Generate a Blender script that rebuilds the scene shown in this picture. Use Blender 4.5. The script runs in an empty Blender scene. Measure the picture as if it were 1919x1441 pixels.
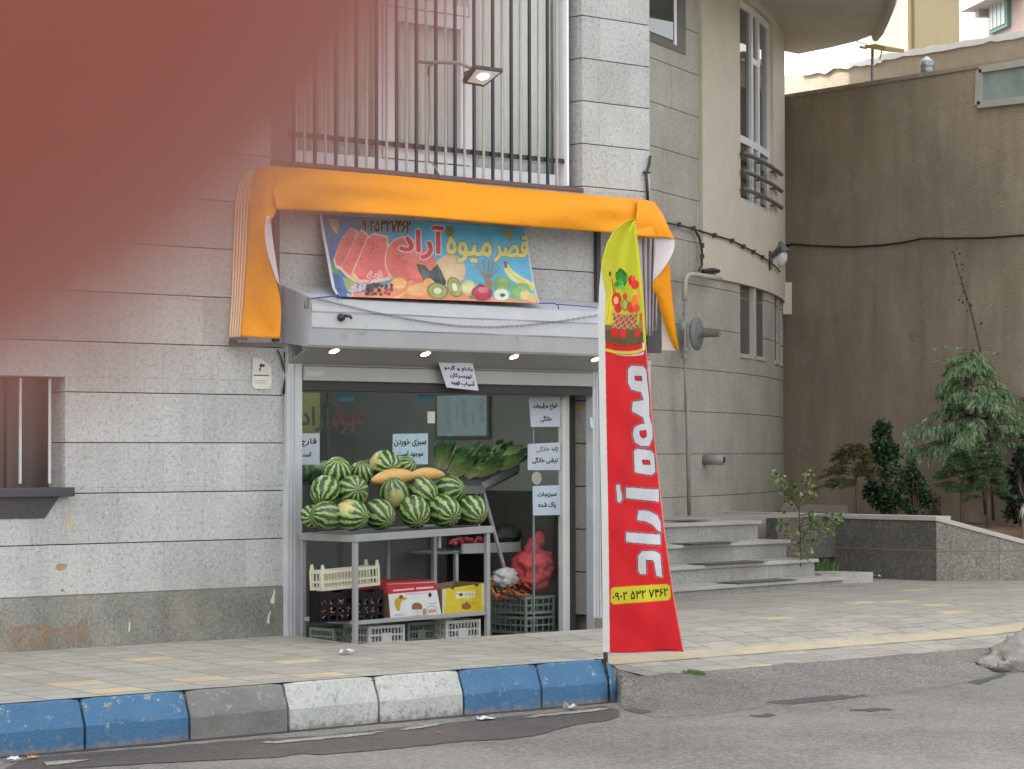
import bpy, bmesh, math, random, unicodedata
import numpy as np
from mathutils import Vector, Matrix, noise
rad = math.radians
SC = bpy.context.scene
COL = SC.collection
random.seed(7)

# ------------------------------------------------------------------ camera
FPX = 4764.9                                   # focal length in photo pixels (photo is 1919 wide)
YAW, PITCH, ROLL = 0.720401544, 0.0275059622, -0.00234289776
CAM = Vector((-10.4443, -14.3038, 1.24938))
_f = Vector((math.sin(YAW)*math.cos(PITCH), math.cos(YAW)*math.cos(PITCH), math.sin(PITCH)))
_r = Vector((math.cos(YAW), -math.sin(YAW), 0)); _u = _r.cross(_f)
RT = _r*math.cos(ROLL) + _u*math.sin(ROLL)
UP = -_r*math.sin(ROLL) + _u*math.cos(ROLL)
FW = _f
cd = bpy.data.cameras.new('camera'); cam = bpy.data.objects.new('camera', cd); COL.objects.link(cam)
cam.matrix_world = Matrix(((RT.x, UP.x, -FW.x, CAM.x), (RT.y, UP.y, -FW.y, CAM.y), (RT.z, UP.z, -FW.z, CAM.z), (0, 0, 0, 1)))
cd.sensor_width = 36; cd.lens = 36*FPX/1919
cd.clip_start = 0.01; cd.clip_end = 2000
cd.dof.use_dof = True; cd.dof.focus_distance = 18.5; cd.dof.aperture_fstop = 22
SC.camera = cam

# ------------------------------------------------------------------ sky, sun, exposure
SUN_EL, SUN_AZ = rad(57), rad(-53)             # high sun behind the shop building: the street corner lies in its shade
wd = bpy.data.worlds.new('World'); SC.world = wd; wd.use_nodes = True
wn = wd.node_tree.nodes; wl = wd.node_tree.links
bg = wn['Background']
sky = wn.new('ShaderNodeTexSky'); sky.sky_type = 'NISHITA'; sky.sun_disc = False
sky.sun_elevation = SUN_EL; sky.sun_rotation = SUN_AZ
sky.air_density = 1.4; sky.dust_density = 4.0
hs = wn.new('ShaderNodeHueSaturation'); hs.inputs['Saturation'].default_value = 0.22
wl.new(sky.outputs[0], hs.inputs['Color']); wl.new(hs.outputs[0], bg.inputs['Color'])
bg.inputs['Strength'].default_value = 0.15
sl = bpy.data.lights.new('sun', 'SUN'); sl.energy = 2.0; sl.angle = rad(.6); sl.color = (1.0, 0.975, 0.93)
so = bpy.data.objects.new('sun', sl); COL.objects.link(so)
_to = Vector((math.sin(SUN_AZ)*math.cos(SUN_EL), math.cos(SUN_AZ)*math.cos(SUN_EL), math.sin(SUN_EL)))
so.rotation_euler = _to.to_track_quat('Z', 'Y').to_euler(); so.location = _to*60
SC.view_settings.view_transform = 'Standard'; SC.view_settings.look = 'None'
SC.view_settings.exposure = 2.05; SC.view_settings.gamma = 1.0

# ------------------------------------------------------------------ geometry helpers
def ray(x, y):
    return FW + RT*((x-959.5)/FPX) + UP*((720.5-y)/FPX)
def W(x, y, axis, c):
    """world point where the sight line through a photo pixel meets the real plane axis = c"""
    i = 'XYZ'.index(axis); d = ray(x, y); return CAM + d*((c-CAM[i])/d[i])
def D(x, y, dist):
    return CAM + ray(x, y)*dist
def sm(a, b, x):
    if a == b: return 0.0
    t = min(1, max(0, (x-a)/(b-a))); return t*t*(3-2*t)
def lin(c):
    return tuple((v/255/12.92 if v/255 <= .04045 else ((v/255+.055)/1.055)**2.4) for v in c)
def N3(x, y, z): return noise.noise(Vector((x, y, z)))

class MB:
    def __init__(s): s.v = []; s.f = []; s.m = []; s.cur = 0
    def poly(s, pts):
        n = len(s.v); s.v += [Vector(p) for p in pts]; s.f.append(list(range(n, n+len(pts)))); s.m.append(s.cur); return s
    def idx(s, verts, faces):
        n = len(s.v); s.v += [Vector(p) for p in verts]
        for f in faces: s.f.append([i+n for i in f]); s.m.append(s.cur)
        return s
    def box(s, x0, x1, y0, y1, z0, z1):
        return s.obox(((x0+x1)/2, (y0+y1)/2, (z0+z1)/2), ((x1-x0)/2, 0, 0), (0, (y1-y0)/2, 0), (0, 0, (z1-z0)/2))
    def obox(s, c, a, b, h):
        c, a, b, h = map(Vector, (c, a, b, h))
        v = [c-a-b-h, c+a-b-h, c+a+b-h, c-a+b-h, c-a-b+h, c+a-b+h, c+a+b+h, c-a+b+h]
        return s.idx(v, [(3, 2, 1, 0), (4, 5, 6, 7), (0, 1, 5, 4), (1, 2, 6, 5), (2, 3, 7, 6), (3, 0, 4, 7)])
    def beam(s, p, q, w, h, up=(0, 0, 1)):
        p, q = Vector(p), Vector(q); d = (q-p).normalized(); a = d.cross(Vector(up))
        if a.length < 1e-4: a = d.cross(Vector((1, 0, 0)))
        a.normalize(); b = a.cross(d)
        return s.obox((p+q)/2, (q-p)/2, a*(w/2), b*(h/2))
    def tube(s, pts, r, n=8, caps=True):
        pts = [Vector(p) for p in pts]; rs = r if isinstance(r, (list, tuple)) else [r]*len(pts)
        vs = []; k = len(pts); prev = None
        for i, p in enumerate(pts):
            d = (pts[min(i+1, k-1)]-pts[max(i-1, 0)]).normalized()
            if prev is None:
                a = d.cross(Vector((0, 0, 1)))
                if a.length < 1e-3: a = d.cross(Vector((1, 0, 0)))
            else:
                a = prev - d*prev.dot(d)
            a.normalize(); prev = a; b = d.cross(a)
            for j in range(n):
                t = 2*math.pi*j/n; vs.append(p+(a*math.cos(t)+b*math.sin(t))*rs[i])
        fs = []
        for i in range(k-1):
            for j in range(n):
                fs.append((i*n+j, i*n+(j+1) % n, (i+1)*n+(j+1) % n, (i+1)*n+j))
        if caps: fs += [tuple(range(n))[::-1], tuple(range((k-1)*n, k*n))]
        return s.idx(vs, fs)
    def lathe(s, prof, o, ax=(0, 0, 1), n=16):
        ax = Vector(ax).normalized(); a = ax.cross(Vector((0, 0, 1)))
        if a.length < 1e-3: a = Vector((1, 0, 0))
        a.normalize(); b = ax.cross(a); o = Vector(o); vs = []
        for r, h in prof:
            for j in range(n):
                t = 2*math.pi*j/n; vs.append(o+ax*h+(a*math.cos(t)+b*math.sin(t))*r)
        fs = []
        for i in range(len(prof)-1):
            for j in range(n): fs.append((i*n+j, i*n+(j+1) % n, (i+1)*n+(j+1) % n, (i+1)*n+j))
        fs += [tuple(range(n))[::-1], tuple(range((len(prof)-1)*n, len(prof)*n))]
        return s.idx(vs, fs)
    def prism(s, pts, vec):
        pts = [Vector(p) for p in pts]; vec = Vector(vec); n = len(pts)
        v = pts+[p+vec for p in pts]
        return s.idx(v, [tuple(range(n))[::-1], tuple(range(n, 2*n))]+[(i, (i+1) % n, n+(i+1) % n, n+i) for i in range(n)])
    def grid(s, rows, closed=False):
        n = len(rows[0]); v = [p for r in rows for p in r]; f = []
        for i in range(len(rows)-1):
            for j in range(n-1 if not closed else n): f.append((i*n+j, i*n+(j+1) % n, (i+1)*n+(j+1) % n, (i+1)*n+j))
        return s.idx(v, f)
    def build(s, name, mat, parent=None, smooth=False, bevel=0, solid=0, fix=True, sub=0, moff=0, flip=False):
        off = Vector((0, 0, 0)); p = parent
        while p is not None: off += p.location; p = p.parent
        me = bpy.data.meshes.new(name)
        me.from_pydata([tuple(v-off) for v in s.v], [], s.f)
        mats = mat if isinstance(mat, (list, tuple)) else [mat]
        for m in mats: me.materials.append(m)
        if len(mats) > 1: me.polygons.foreach_set('material_index', s.m)
        if fix or flip:
            bm = bmesh.new(); bm.from_mesh(me)
            if fix: bmesh.ops.recalc_face_normals(bm, faces=bm.faces)
            if flip: bmesh.ops.reverse_faces(bm, faces=bm.faces)
            bm.to_mesh(me); bm.free()
        if smooth: me.polygons.foreach_set('use_smooth', [True]*len(me.polygons))
        me.update()
        o = bpy.data.objects.new(name, me); COL.objects.link(o)
        if parent is not None: o.parent = parent
        if solid:
            md = o.modifiers.new('solid', 'SOLIDIFY'); md.thickness = solid; md.offset = -1; md.material_offset = moff
        if sub:
            md = o.modifiers.new('sub', 'SUBSURF'); md.levels = md.render_levels = sub
        if bevel:
            md = o.modifiers.new('bevel', 'BEVEL'); md.width = bevel; md.segments = 2; md.limit_method = 'ANGLE'; md.angle_limit = rad(40)
        return o

def tag(o, label=None, cat=None, group=None, kind=None):
    if label: o['label'] = label
    if cat: o['category'] = cat
    if group: o['group'] = group
    if kind: o['kind'] = kind
    return o
def thing(name, loc, label, cat, group=None):
    o = bpy.data.objects.new(name, None); COL.objects.link(o); o.location = loc; o.empty_display_size = .1
    return tag(o, label, cat, group)
def dup(root, loc, rot=None, label=None, scale=None):
    r = root.copy(); COL.objects.link(r); r.location = loc
    if rot is not None: r.rotation_euler = rot
    if scale is not None: r.scale = scale
    if label: r['label'] = label
    for ch in root.children:
        c = ch.copy(); COL.objects.link(c); c.parent = r
        for g in ch.children:
            d = g.copy(); COL.objects.link(d); d.parent = c
    return r

# ------------------------------------------------------------------ materials
def newmat(name):
    m = bpy.data.materials.new(name); m.use_nodes = True
    nt = m.node_tree; return m, nt, nt.nodes, nt.links, nt.nodes['Principled BSDF']
def nnoise(n, l, co, scale, detail=4, rough=.6, dist=0):
    t = n.new('ShaderNodeTexNoise'); t.inputs['Scale'].default_value = scale; t.inputs['Detail'].default_value = detail
    t.inputs['Roughness'].default_value = rough; t.inputs['Distortion'].default_value = dist
    l.new(co, t.inputs['Vector']); return t.outputs['Fac']
def nramp(n, l, fac, stops):
    r = n.new('ShaderNodeValToRGB'); e = r.color_ramp.elements
    while len(e) < len(stops): e.new(.5)
    for i, (p, c) in enumerate(stops):
        e[i].position = p; e[i].color = (*c, 1) if len(c) == 3 else c
    l.new(fac, r.inputs['Fac']); return r.outputs['Color']
def nmix(n, l, fac, a, b, mode='MIX'):
    x = n.new('ShaderNodeMix'); x.data_type = 'RGBA'; x.blend_type = mode
    for sock, val in ((x.inputs[0], fac), (x.inputs[6], a), (x.inputs[7], b)):
        if isinstance(val, (int, float)): sock.default_value = val
        elif isinstance(val, tuple): sock.default_value = (*val, 1) if len(val) == 3 else val
        else: l.new(val, sock)
    return x.outputs[2]
def nmath(n, l, op, a, b=None, c=None):
    x = n.new('ShaderNodeMath'); x.operation = op
    for sock, val in zip(x.inputs, (a, b, c)):
        if val is None: continue
        if isinstance(val, (int, float)): sock.default_value = val
        else: l.new(val, sock)
    return x.outputs[0]
def bump(n, l, b, h, strength=.3, dist=.01):
    x = n.new('ShaderNodeBump'); x.inputs['Strength'].default_value = strength; x.inputs['Distance'].default_value = dist
    l.new(h, x.inputs['Height']); l.new(x.outputs[0], b.inputs['Normal'])
def coord(n): return n.new('ShaderNodeTexCoord').outputs['Object']
def wpos(n): return n.new('ShaderNodeNewGeometry').outputs['Position']

def plain(name, col, rough=.6, metal=0, var=.18, vs=6, bs=0, bst=.2, bd=.004, dirt=None, spec=.5, emit=None, es=0):
    m, nt, n, l, b = newmat(name); co = coord(n)
    f = nnoise(n, l, co, vs, 5)
    c = nmix(n, l, nramp(n, l, f, [(.3, (1-var,)*3), (.7, (1+var*.35,)*3)]), (0, 0, 0), col)
    c = nmix(n, l, 1.0, col, nramp(n, l, f, [(.3, (1-var,)*3), (.7, (1.0,)*3)]), 'MULTIPLY')
    if dirt:
        g = nnoise(n, l, co, dirt[1], 6, .7); c = nmix(n, l, nramp(n, l, g, [(dirt[2], (0,)*3), (dirt[2]+.15, (1,)*3)]), c, dirt[0])
    l.new(c, b.inputs['Base Color']); b.inputs['Roughness'].default_value = rough; b.inputs['Metallic'].default_value = metal
    b.inputs['Specular IOR Level'].default_value = spec
    if bs: bump(n, l, b, nnoise(n, l, co, bs, 4), bst, bd)
    if emit:
        b.inputs['Emission Color'].default_value = (*emit, 1); b.inputs['Emission Strength'].default_value = es
    return m

def granite(name, base, dark, light, scale=70, jw=None, warm=None, warmamt=.35, rough=.55, big=.12):
    """speckled stone; jw = (period, shift per course, course height, z0, axis) thin vertical joints"""
    m, nt, n, l, b = newmat(name); co = wpos(n)
    f1 = nnoise(n, l, co, scale, 2, .55); f2 = nnoise(n, l, co, scale*2.3, 2, .6); f3 = nnoise(n, l, co, 1.7, 4, .6)
    c = nramp(n, l, f1, [(.30, dark), (.46, base), (.56, base), (.70, light)])
    c2 = nramp(n, l, f2, [(.34, dark), (.45, base), (.62, light)])
    c = nmix(n, l, .45, c, c2)
    c = nmix(n, l, 1.0, c, nramp(n, l, f3, [(.3, (1-big*1.6,)*3), (.7, (1+big*.3,)*3)]), 'MULTIPLY')
    mpv = n.new('ShaderNodeMapping'); mpv.inputs['Scale'].default_value = (5, 5, .35); l.new(co, mpv.inputs['Vector'])
    c = nmix(n, l, 1.0, c, nramp(n, l, nnoise(n, l, mpv.outputs[0], 1.6, 5, .65), [(.30, (.91, .905, .89)), (.52, (1.0, 1.0, 1.0))]), 'MULTIPLY')
    if warm:
        f4 = nnoise(n, l, co, 3.2, 6, .75); c = nmix(n, l, nmath(n, l, 'MULTIPLY', nramp(n, l, f4, [(.5, (0,)*3), (.75, (1,)*3)]), warmamt), c, warm)
    if jw:
        per, sh, ch, z0, ax = jw
        sp = n.new('ShaderNodeSeparateXYZ'); l.new(co, sp.inputs[0])
        row = nmath(n, l, 'FLOOR', nmath(n, l, 'DIVIDE', nmath(n, l, 'SUBTRACT', sp.outputs['Z'], z0), ch))
        od = nmath(n, l, 'MULTIPLY', nmath(n, l, 'MODULO', nmath(n, l, 'ABSOLUTE', row), 2.0), sh)
        x = nmath(n, l, 'ADD', nmath(n, l, 'DIVIDE', sp.outputs[ax], per), nmath(n, l, 'ADD', od, 100.0))
        fr = nmath(n, l, 'FRACT', x); d = nmath(n, l, 'ABSOLUTE', nmath(n, l, 'SUBTRACT', fr, .5))
        jm = nmath(n, l, 'GREATER_THAN', d, .5-.0022/per)
        cell = nmath(n, l, 'FLOOR', x)
        wnz = n.new('ShaderNodeTexWhiteNoise'); wnz.noise_dimensions = '2D'
        cb = n.new('ShaderNodeCombineXYZ'); l.new(cell, cb.inputs[0]); l.new(row, cb.inputs[1]); l.new(cb.outputs[0], wnz.inputs['Vector'])
        c = nmix(n, l, 1.0, c, nramp(n, l, wnz.outputs['Value'], [(0, (.87, .87, .86)), (1, (1.05, 1.05, 1.05))]), 'MULTIPLY')
        c = nmix(n, l, nmath(n, l, 'MULTIPLY', jm, .45), c, tuple(v*.45 for v in base))
    l.new(c, b.inputs['Base Color']); b.inputs['Roughness'].default_value = rough
    bump(n, l, b, f1, .18, .004)
    return m

def attrmat(name, rough=.55, mul=1.0, spec=.4, fold=0, emit=0):
    m, nt, n, l, b = newmat(name)
    a = n.new('ShaderNodeAttribute'); a.attribute_name = 'Col'
    c = nmix(n, l, 1.0, a.outputs['Color'], (mul, mul, mul), 'MULTIPLY')
    l.new(c, b.inputs['Base Color']); b.inputs['Roughness'].default_value = rough; b.inputs['Specular IOR Level'].default_value = spec
    if fold: bump(n, l, b, nnoise(n, l, coord(n), fold, 3), .35, .02)
    if emit:
        l.new(c, b.inputs['Emission Color']); b.inputs['Emission Strength'].default_value = emit
    return m

def glassmat(name, tint=(.93, .97, .95), refl=1.0):
    m, nt, n, l, b = newmat(name); n.remove(b)
    tr = n.new('ShaderNodeBsdfTransparent'); tr.inputs['Color'].default_value = (*tint, 1)
    gl = n.new('ShaderNodeBsdfGlossy'); gl.inputs['Roughness'].default_value = .015
    ge = n.new('ShaderNodeNewGeometry'); dt = n.new('ShaderNodeVectorMath'); dt.operation = 'DOT_PRODUCT'; l.new(ge.outputs['Normal'], dt.inputs[0]); l.new(ge.outputs['Incoming'], dt.inputs[1])
    f5 = nmath(n, l, 'POWER', nmath(n, l, 'SUBTRACT', 1.0, nmath(n, l, 'ABSOLUTE', dt.outputs['Value'])), 5.0); fr = nmath(n, l, 'ADD', .04, nmath(n, l, 'MULTIPLY', f5, .96))
    mx = n.new('ShaderNodeMixShader'); l.new(nmath(n, l, 'MULTIPLY', fr, refl), mx.inputs[0])
    l.new(tr.outputs[0], mx.inputs[1]); l.new(gl.outputs[0], mx.inputs[2]); l.new(mx.outputs[0], n['Material Output'].inputs['Surface'])
    return m

# ------------------------------------------------------------------ printed pictures: painted on a grid of vertex colours
FORMS = {}
for _c in list(range(0xFB50, 0xFE00))+list(range(0xFE70, 0xFEFD)):
    _d = unicodedata.decomposition(chr(_c)).split()
    if len(_d) == 2 and _d[0] in ('<initial>', '<medial>', '<final>', '<isolated>'):
        FORMS.setdefault(chr(int(_d[1], 16)), {})[_d[0][1:-1]] = chr(_c)
def shape_fa(s):
    """join Persian letters into their contextual forms and put them in drawing order"""
    out = []
    for i, ch in enumerate(s):
        F = FORMS.get(ch)
        if not F: out.append(ch); continue
        pj = i > 0 and 'initial' in FORMS.get(s[i-1], {})
        nj = i+1 < len(s) and 'final' in FORMS.get(s[i+1], {}) and 'initial' in F
        k = 'medial' if pj and nj else 'final' if pj else 'initial' if nj else 'isolated'
        out.append(F.get(k, ch))
    if all(not FORMS.get(c) for c in s): return s
    return ''.join(out[::-1])
_tc = {}
def text_outlines(s):
    """closed outlines of a line of lettering, scaled to the unit box"""
    if s in _tc: return _tc[s]
    c = bpy.data.curves.new('lettering', 'FONT'); c.body = shape_fa(s)
    o = bpy.data.objects.new('lettering', c); COL.objects.link(o)
    cu = o.evaluated_get(bpy.context.evaluated_depsgraph_get()).to_curve(bpy.context.evaluated_depsgraph_get()); out = []
    for sp in cu.splines:
        B = sp.bezier_points; n = len(B); P_ = []
        for i in range(n):
            p0, p1, p2, p3 = B[i].co, B[i].handle_right, B[(i+1) % n].handle_left, B[(i+1) % n].co
            for k in range(6):
                t = k/6; q = p0*(1-t)**3+p1*3*t*(1-t)**2+p2*3*t*t*(1-t)+p3*t**3; P_.append((q.x, q.y))
        if n: out.append(np.array(P_))
    bpy.data.objects.remove(o); bpy.data.curves.remove(c)
    lo = np.min([q.min(0) for q in out], 0); hi = np.max([q.max(0) for q in out], 0)
    _tc[s] = [(q-lo)/(hi-lo) for q in out]; return _tc[s]

class Canvas:
    """a picture in photo-pixel units, painted in albedo colours"""
    def __init__(s, x0, y0, x1, y1, res=2.0, bgc=(255, 255, 255)):
        s.x0, s.y0, s.res = x0, y0, res; s.w = int((x1-x0)*res)+1; s.h = int((y1-y0)*res)+1
        s.a = np.zeros((s.h, s.w, 3), np.float32); s.a[:] = lin(bgc)
        s.X, s.Y = np.meshgrid(x0+np.arange(s.w)/res, y0+np.arange(s.h)/res)
    def put(s, m, c, al=1.0):
        c = np.array(lin(c), np.float32); s.a[m] = s.a[m]*(1-al)+c*al
    def win(s, x0, y0, x1, y1):
        j0, j1 = max(0, int((x0-s.x0)*s.res)-1), min(s.w, int((x1-s.x0)*s.res)+3); i0, i1 = max(0, int((y0-s.y0)*s.res)-1), min(s.h, int((y1-s.y0)*s.res)+3)
        return slice(i0, max(i0, i1)), slice(j0, max(j0, j1))
    def pmask(s, pts):
        full = np.zeros((s.h, s.w), bool); xs_, ys_ = [p[0] for p in pts], [p[1] for p in pts]; w = s.win(min(xs_), min(ys_), max(xs_), max(ys_)); X, Y = s.X[w], s.Y[w]
        m = np.zeros(X.shape, bool); n = len(pts)
        for i in range(n):
            (xa, ya), (xb, yb) = pts[i], pts[(i+1) % n]
            if ya == yb: continue
            m ^= ((Y >= min(ya, yb)) & (Y < max(ya, yb)) & (X < xa+(Y-ya)/(yb-ya)*(xb-xa)))
        full[w] = m; return full
    def poly(s, pts, c, al=1.0): s.put(s.pmask(pts), c, al); return s
    def ell(s, cx, cy, rx, ry, c, ang=0, al=1.0, shade=None):
        ca, sa = math.cos(ang), math.sin(ang); dx, dy = s.X-cx, s.Y-cy
        q = ((dx*ca+dy*sa)/rx)**2+((-dx*sa+dy*ca)/ry)**2; m = q < 1
        s.put(m, c, al)
        if shade is not None:
            c2 = np.array(lin(shade), np.float32); k = np.clip(q, 0, 1)[..., None]**1.5*.8; s.a[m] = (s.a*(1-k)+c2*k)[m]
        return s
    def line(s, pts, w, c, al=1.0):
        m = np.zeros((s.h, s.w), bool)
        for (xa, ya), (xb, yb) in zip(pts[:-1], pts[1:]):
            L = max(1e-6, (xb-xa)**2+(yb-ya)**2); t = np.clip(((s.X-xa)*(xb-xa)+(s.Y-ya)*(yb-ya))/L, 0, 1)
            m |= (s.X-xa-t*(xb-xa))**2+(s.Y-ya-t*(yb-ya))**2 < w*w/4
        s.put(m, c, al); return s
    def tmask(s, txt, quad):
        q = np.array(quad, float); acc = np.zeros((s.h, s.w+1), np.int32)          # TL, TR, BR, BL; nonzero winding fill
        for v in text_outlines(txt):
            u = v[:, :1]; w = v[:, 1:]
            p = ((q[0]*(1-u)+q[1]*u)*w+(q[3]*(1-u)+q[2]*u)*(1-w)-np.array([s.x0, s.y0]))*s.res
            for (xa, ya), (xb, yb) in zip(p, np.roll(p, -1, 0)):
                if ya == yb: continue
                r0, r1 = int(math.ceil(min(ya, yb))), int(math.ceil(max(ya, yb))); r0, r1 = max(r0, 0), min(r1, s.h)
                if r1 <= r0: continue
                r = np.arange(r0, r1); x = xa+(r-ya)/(yb-ya)*(xb-xa); c = np.clip(np.ceil(x).astype(int), 0, s.w)
                acc[r, c] += 1 if yb > ya else -1
        return np.cumsum(acc, 1)[:, :s.w] != 0
    def blur(s):
        a = s.a; p = np.pad(a, ((1, 1), (1, 1), (0, 0)), 'edge'); s.a = (p[:-2, 1:-1]+p[2:, 1:-1]+p[1:-1, :-2]+p[1:-1, 2:]+4*a+.5*(p[:-2, :-2]+p[2:, 2:]+p[:-2, 2:]+p[2:, :-2]))/10; return s
    def dil(s, m, r):
        r = r*s.res; o = m.copy(); k = int(math.ceil(r))
        for dy in range(-k, k+1):
            for dx in range(-k, k+1):
                if dx*dx+dy*dy <= r*r: o |= np.roll(np.roll(m, dy, 0), dx, 1)
        return o
    def text(s, txt, quad, c, bold=0, outline=None, outline2=None):
        m = s.tmask(txt, quad)
        if bold: m = s.dil(m, bold)
        if outline2: s.put(s.dil(m, outline[1]+outline2[1]), outline2[0])
        if outline: s.put(s.dil(m, outline[1]), outline[0])
        s.put(m, c); return s
    def mottle(s, amt, scale=9, seed=0):
        rs = np.random.RandomState(seed); g = rs.rand(int(s.h/scale/s.res)+3, int(s.w/scale/s.res)+3)
        fy = np.arange(s.h)/scale/s.res; fx = np.arange(s.w)/scale/s.res; iy, ix = fy.astype(int), fx.astype(int)
        ty, tx = (fy-iy)[:, None], (fx-ix)[None]
        v = (g[iy][:, ix]*(1-ty)*(1-tx)+g[iy+1][:, ix]*ty*(1-tx)+g[iy][:, ix+1]*(1-ty)*tx+g[iy+1][:, ix+1]*ty*tx)
        s.a *= (1+amt*(v-.5)*2)[..., None]; return s
    def at(s, x, y):
        i = min(s.h-1, max(0, int(round((y-s.y0)*s.res)))); j = min(s.w-1, max(0, int(round((x-s.x0)*s.res)))); return s.a[i, j]

def sheet(name, cv, nx, ny, fpx, fw, mat, parent=None, solid=0.0015, smooth=True):
    """a flat printed thing: fpx(s,t) gives its picture coordinates, fw(s,t) its real point"""
    off = Vector((0, 0, 0)); p = parent
    while p is not None: off += p.location; p = p.parent
    vs = []; cs = np.ones((nx*ny, 4), np.float32); k = 0
    for j in range(ny):
        for i in range(nx):
            s_, t_ = i/(nx-1), j/(ny-1); q = fpx(s_, t_); cs[k, :3] = cv.at(*q); k += 1
            vs.append(tuple(fw(s_, t_)-off))
    fs = [(j*nx+i, (j+1)*nx+i, (j+1)*nx+i+1, j*nx+i+1) for j in range(ny-1) for i in range(nx-1)]
    me = bpy.data.meshes.new(name); me.from_pydata(vs, [], fs); me.materials.append(mat)
    ca = me.color_attributes.new('Col', 'FLOAT_COLOR', 'POINT'); ca.data.foreach_set('color', cs.ravel())
    if smooth: me.polygons.foreach_set('use_smooth', [True]*len(me.polygons))
    o = bpy.data.objects.new(name, me); COL.objects.link(o)
    if parent is not None: o.parent = parent
    if solid:
        md = o.modifiers.new('solid', 'SOLIDIFY'); md.thickness = solid; md.offset = -1
    return o
# ------------------------------------------------------------------ ground: road, pavement, kerb
ZR = -0.345
YK = -2.31
def zp(x, y):
    """pavement height: slight fall to the kerb, lowered at the driveway"""
    z = .03*min(y, 0)
    return z-.136*sm(.75, 1.2, x)*(1-sm(5.0, 8.0, x))*(1-sm(-2.3, -.95, y))
def paving_mat():
    m, nt, n, l, b = newmat('concrete_pavers'); co = wpos(n)
    sp = n.new('ShaderNodeSeparateXYZ'); l.new(co, sp.inputs[0])
    w, h = .36, .20
    wob = nnoise(n, l, co, 3, 3)
    yy = nmath(n, l, 'ADD', sp.outputs['X'], nmath(n, l, 'MULTIPLY', wob, .012)); xx = nmath(n, l, 'ADD', sp.outputs['Y'], nmath(n, l, 'MULTIPLY', wob, .02))
    row = nmath(n, l, 'FLOOR', nmath(n, l, 'DIVIDE', yy, w))
    x = nmath(n, l, 'ADD', nmath(n, l, 'DIVIDE', xx, h), nmath(n, l, 'MULTIPLY', nmath(n, l, 'MODULO', nmath(n, l, 'ABSOLUTE', row), 2.0), .5))
    cell = nmath(n, l, 'FLOOR', x)
    dx = nmath(n, l, 'MULTIPLY', nmath(n, l, 'SUBTRACT', .5, nmath(n, l, 'ABSOLUTE', nmath(n, l, 'SUBTRACT', nmath(n, l, 'FRACT', x), .5))), h)
    dy = nmath(n, l, 'MULTIPLY', nmath(n, l, 'SUBTRACT', .5, nmath(n, l, 'ABSOLUTE', nmath(n, l, 'SUBTRACT', nmath(n, l, 'FRACT', nmath(n, l, 'DIVIDE', yy, w)), .5))), w)
    d = nmath(n, l, 'MINIMUM', dx, dy)
    jn = nmath(n, l, 'ADD', .0035, nmath(n, l, 'MULTIPLY', nnoise(n, l, co, 9, 4), .007))
    jm = nmath(n, l, 'LESS_THAN', d, jn)
    wz = n.new('ShaderNodeTexWhiteNoise'); wz.noise_dimensions = '2D'; cb = n.new('ShaderNodeCombineXYZ')
    l.new(cell, cb.inputs[0]); l.new(row, cb.inputs[1]); l.new(cb.outputs[0], wz.inputs['Vector']); v = wz.outputs['Value']
    c = nramp(n, l, v, [(0, (.275, .262, .222)), (.45, (.325, .31, .262)), (.93, (.285, .27, .235)), (.935, (.34, .30, .255)), (.968, (.355, .31, .265)), (.972, (.43, .36, .22)), (1, (.45, .375, .24))])
    e = n.nodes if False else None
    f = nnoise(n, l, co, 2.2, 6, .7); g = nnoise(n, l, co, 60, 3, .6)
    c = nmix(n, l, 1, c, nramp(n, l, f, [(.3, (.76, .75, .73)), (.65, (1.05, 1.04, 1.03))]), 'MULTIPLY')
    c = nmix(n, l, 1, c, nramp(n, l, g, [(.3, (.82, .82, .82)), (.7, (1.08, 1.08, 1.08))]), 'MULTIPLY')
    c = nmix(n, l, nmath(n, l, 'MULTIPLY', jm, .8), c, (.11, .10, .085))
    l.new(c, b.inputs['Base Color']); b.inputs['Roughness'].default_value = .85
    bump(n, l, b, nmath(n, l, 'ADD', nmath(n, l, 'MULTIPLY', g, .25), nmath(n, l, 'MULTIPLY', jm, -1.0)), .4, .006)
    return m
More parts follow.
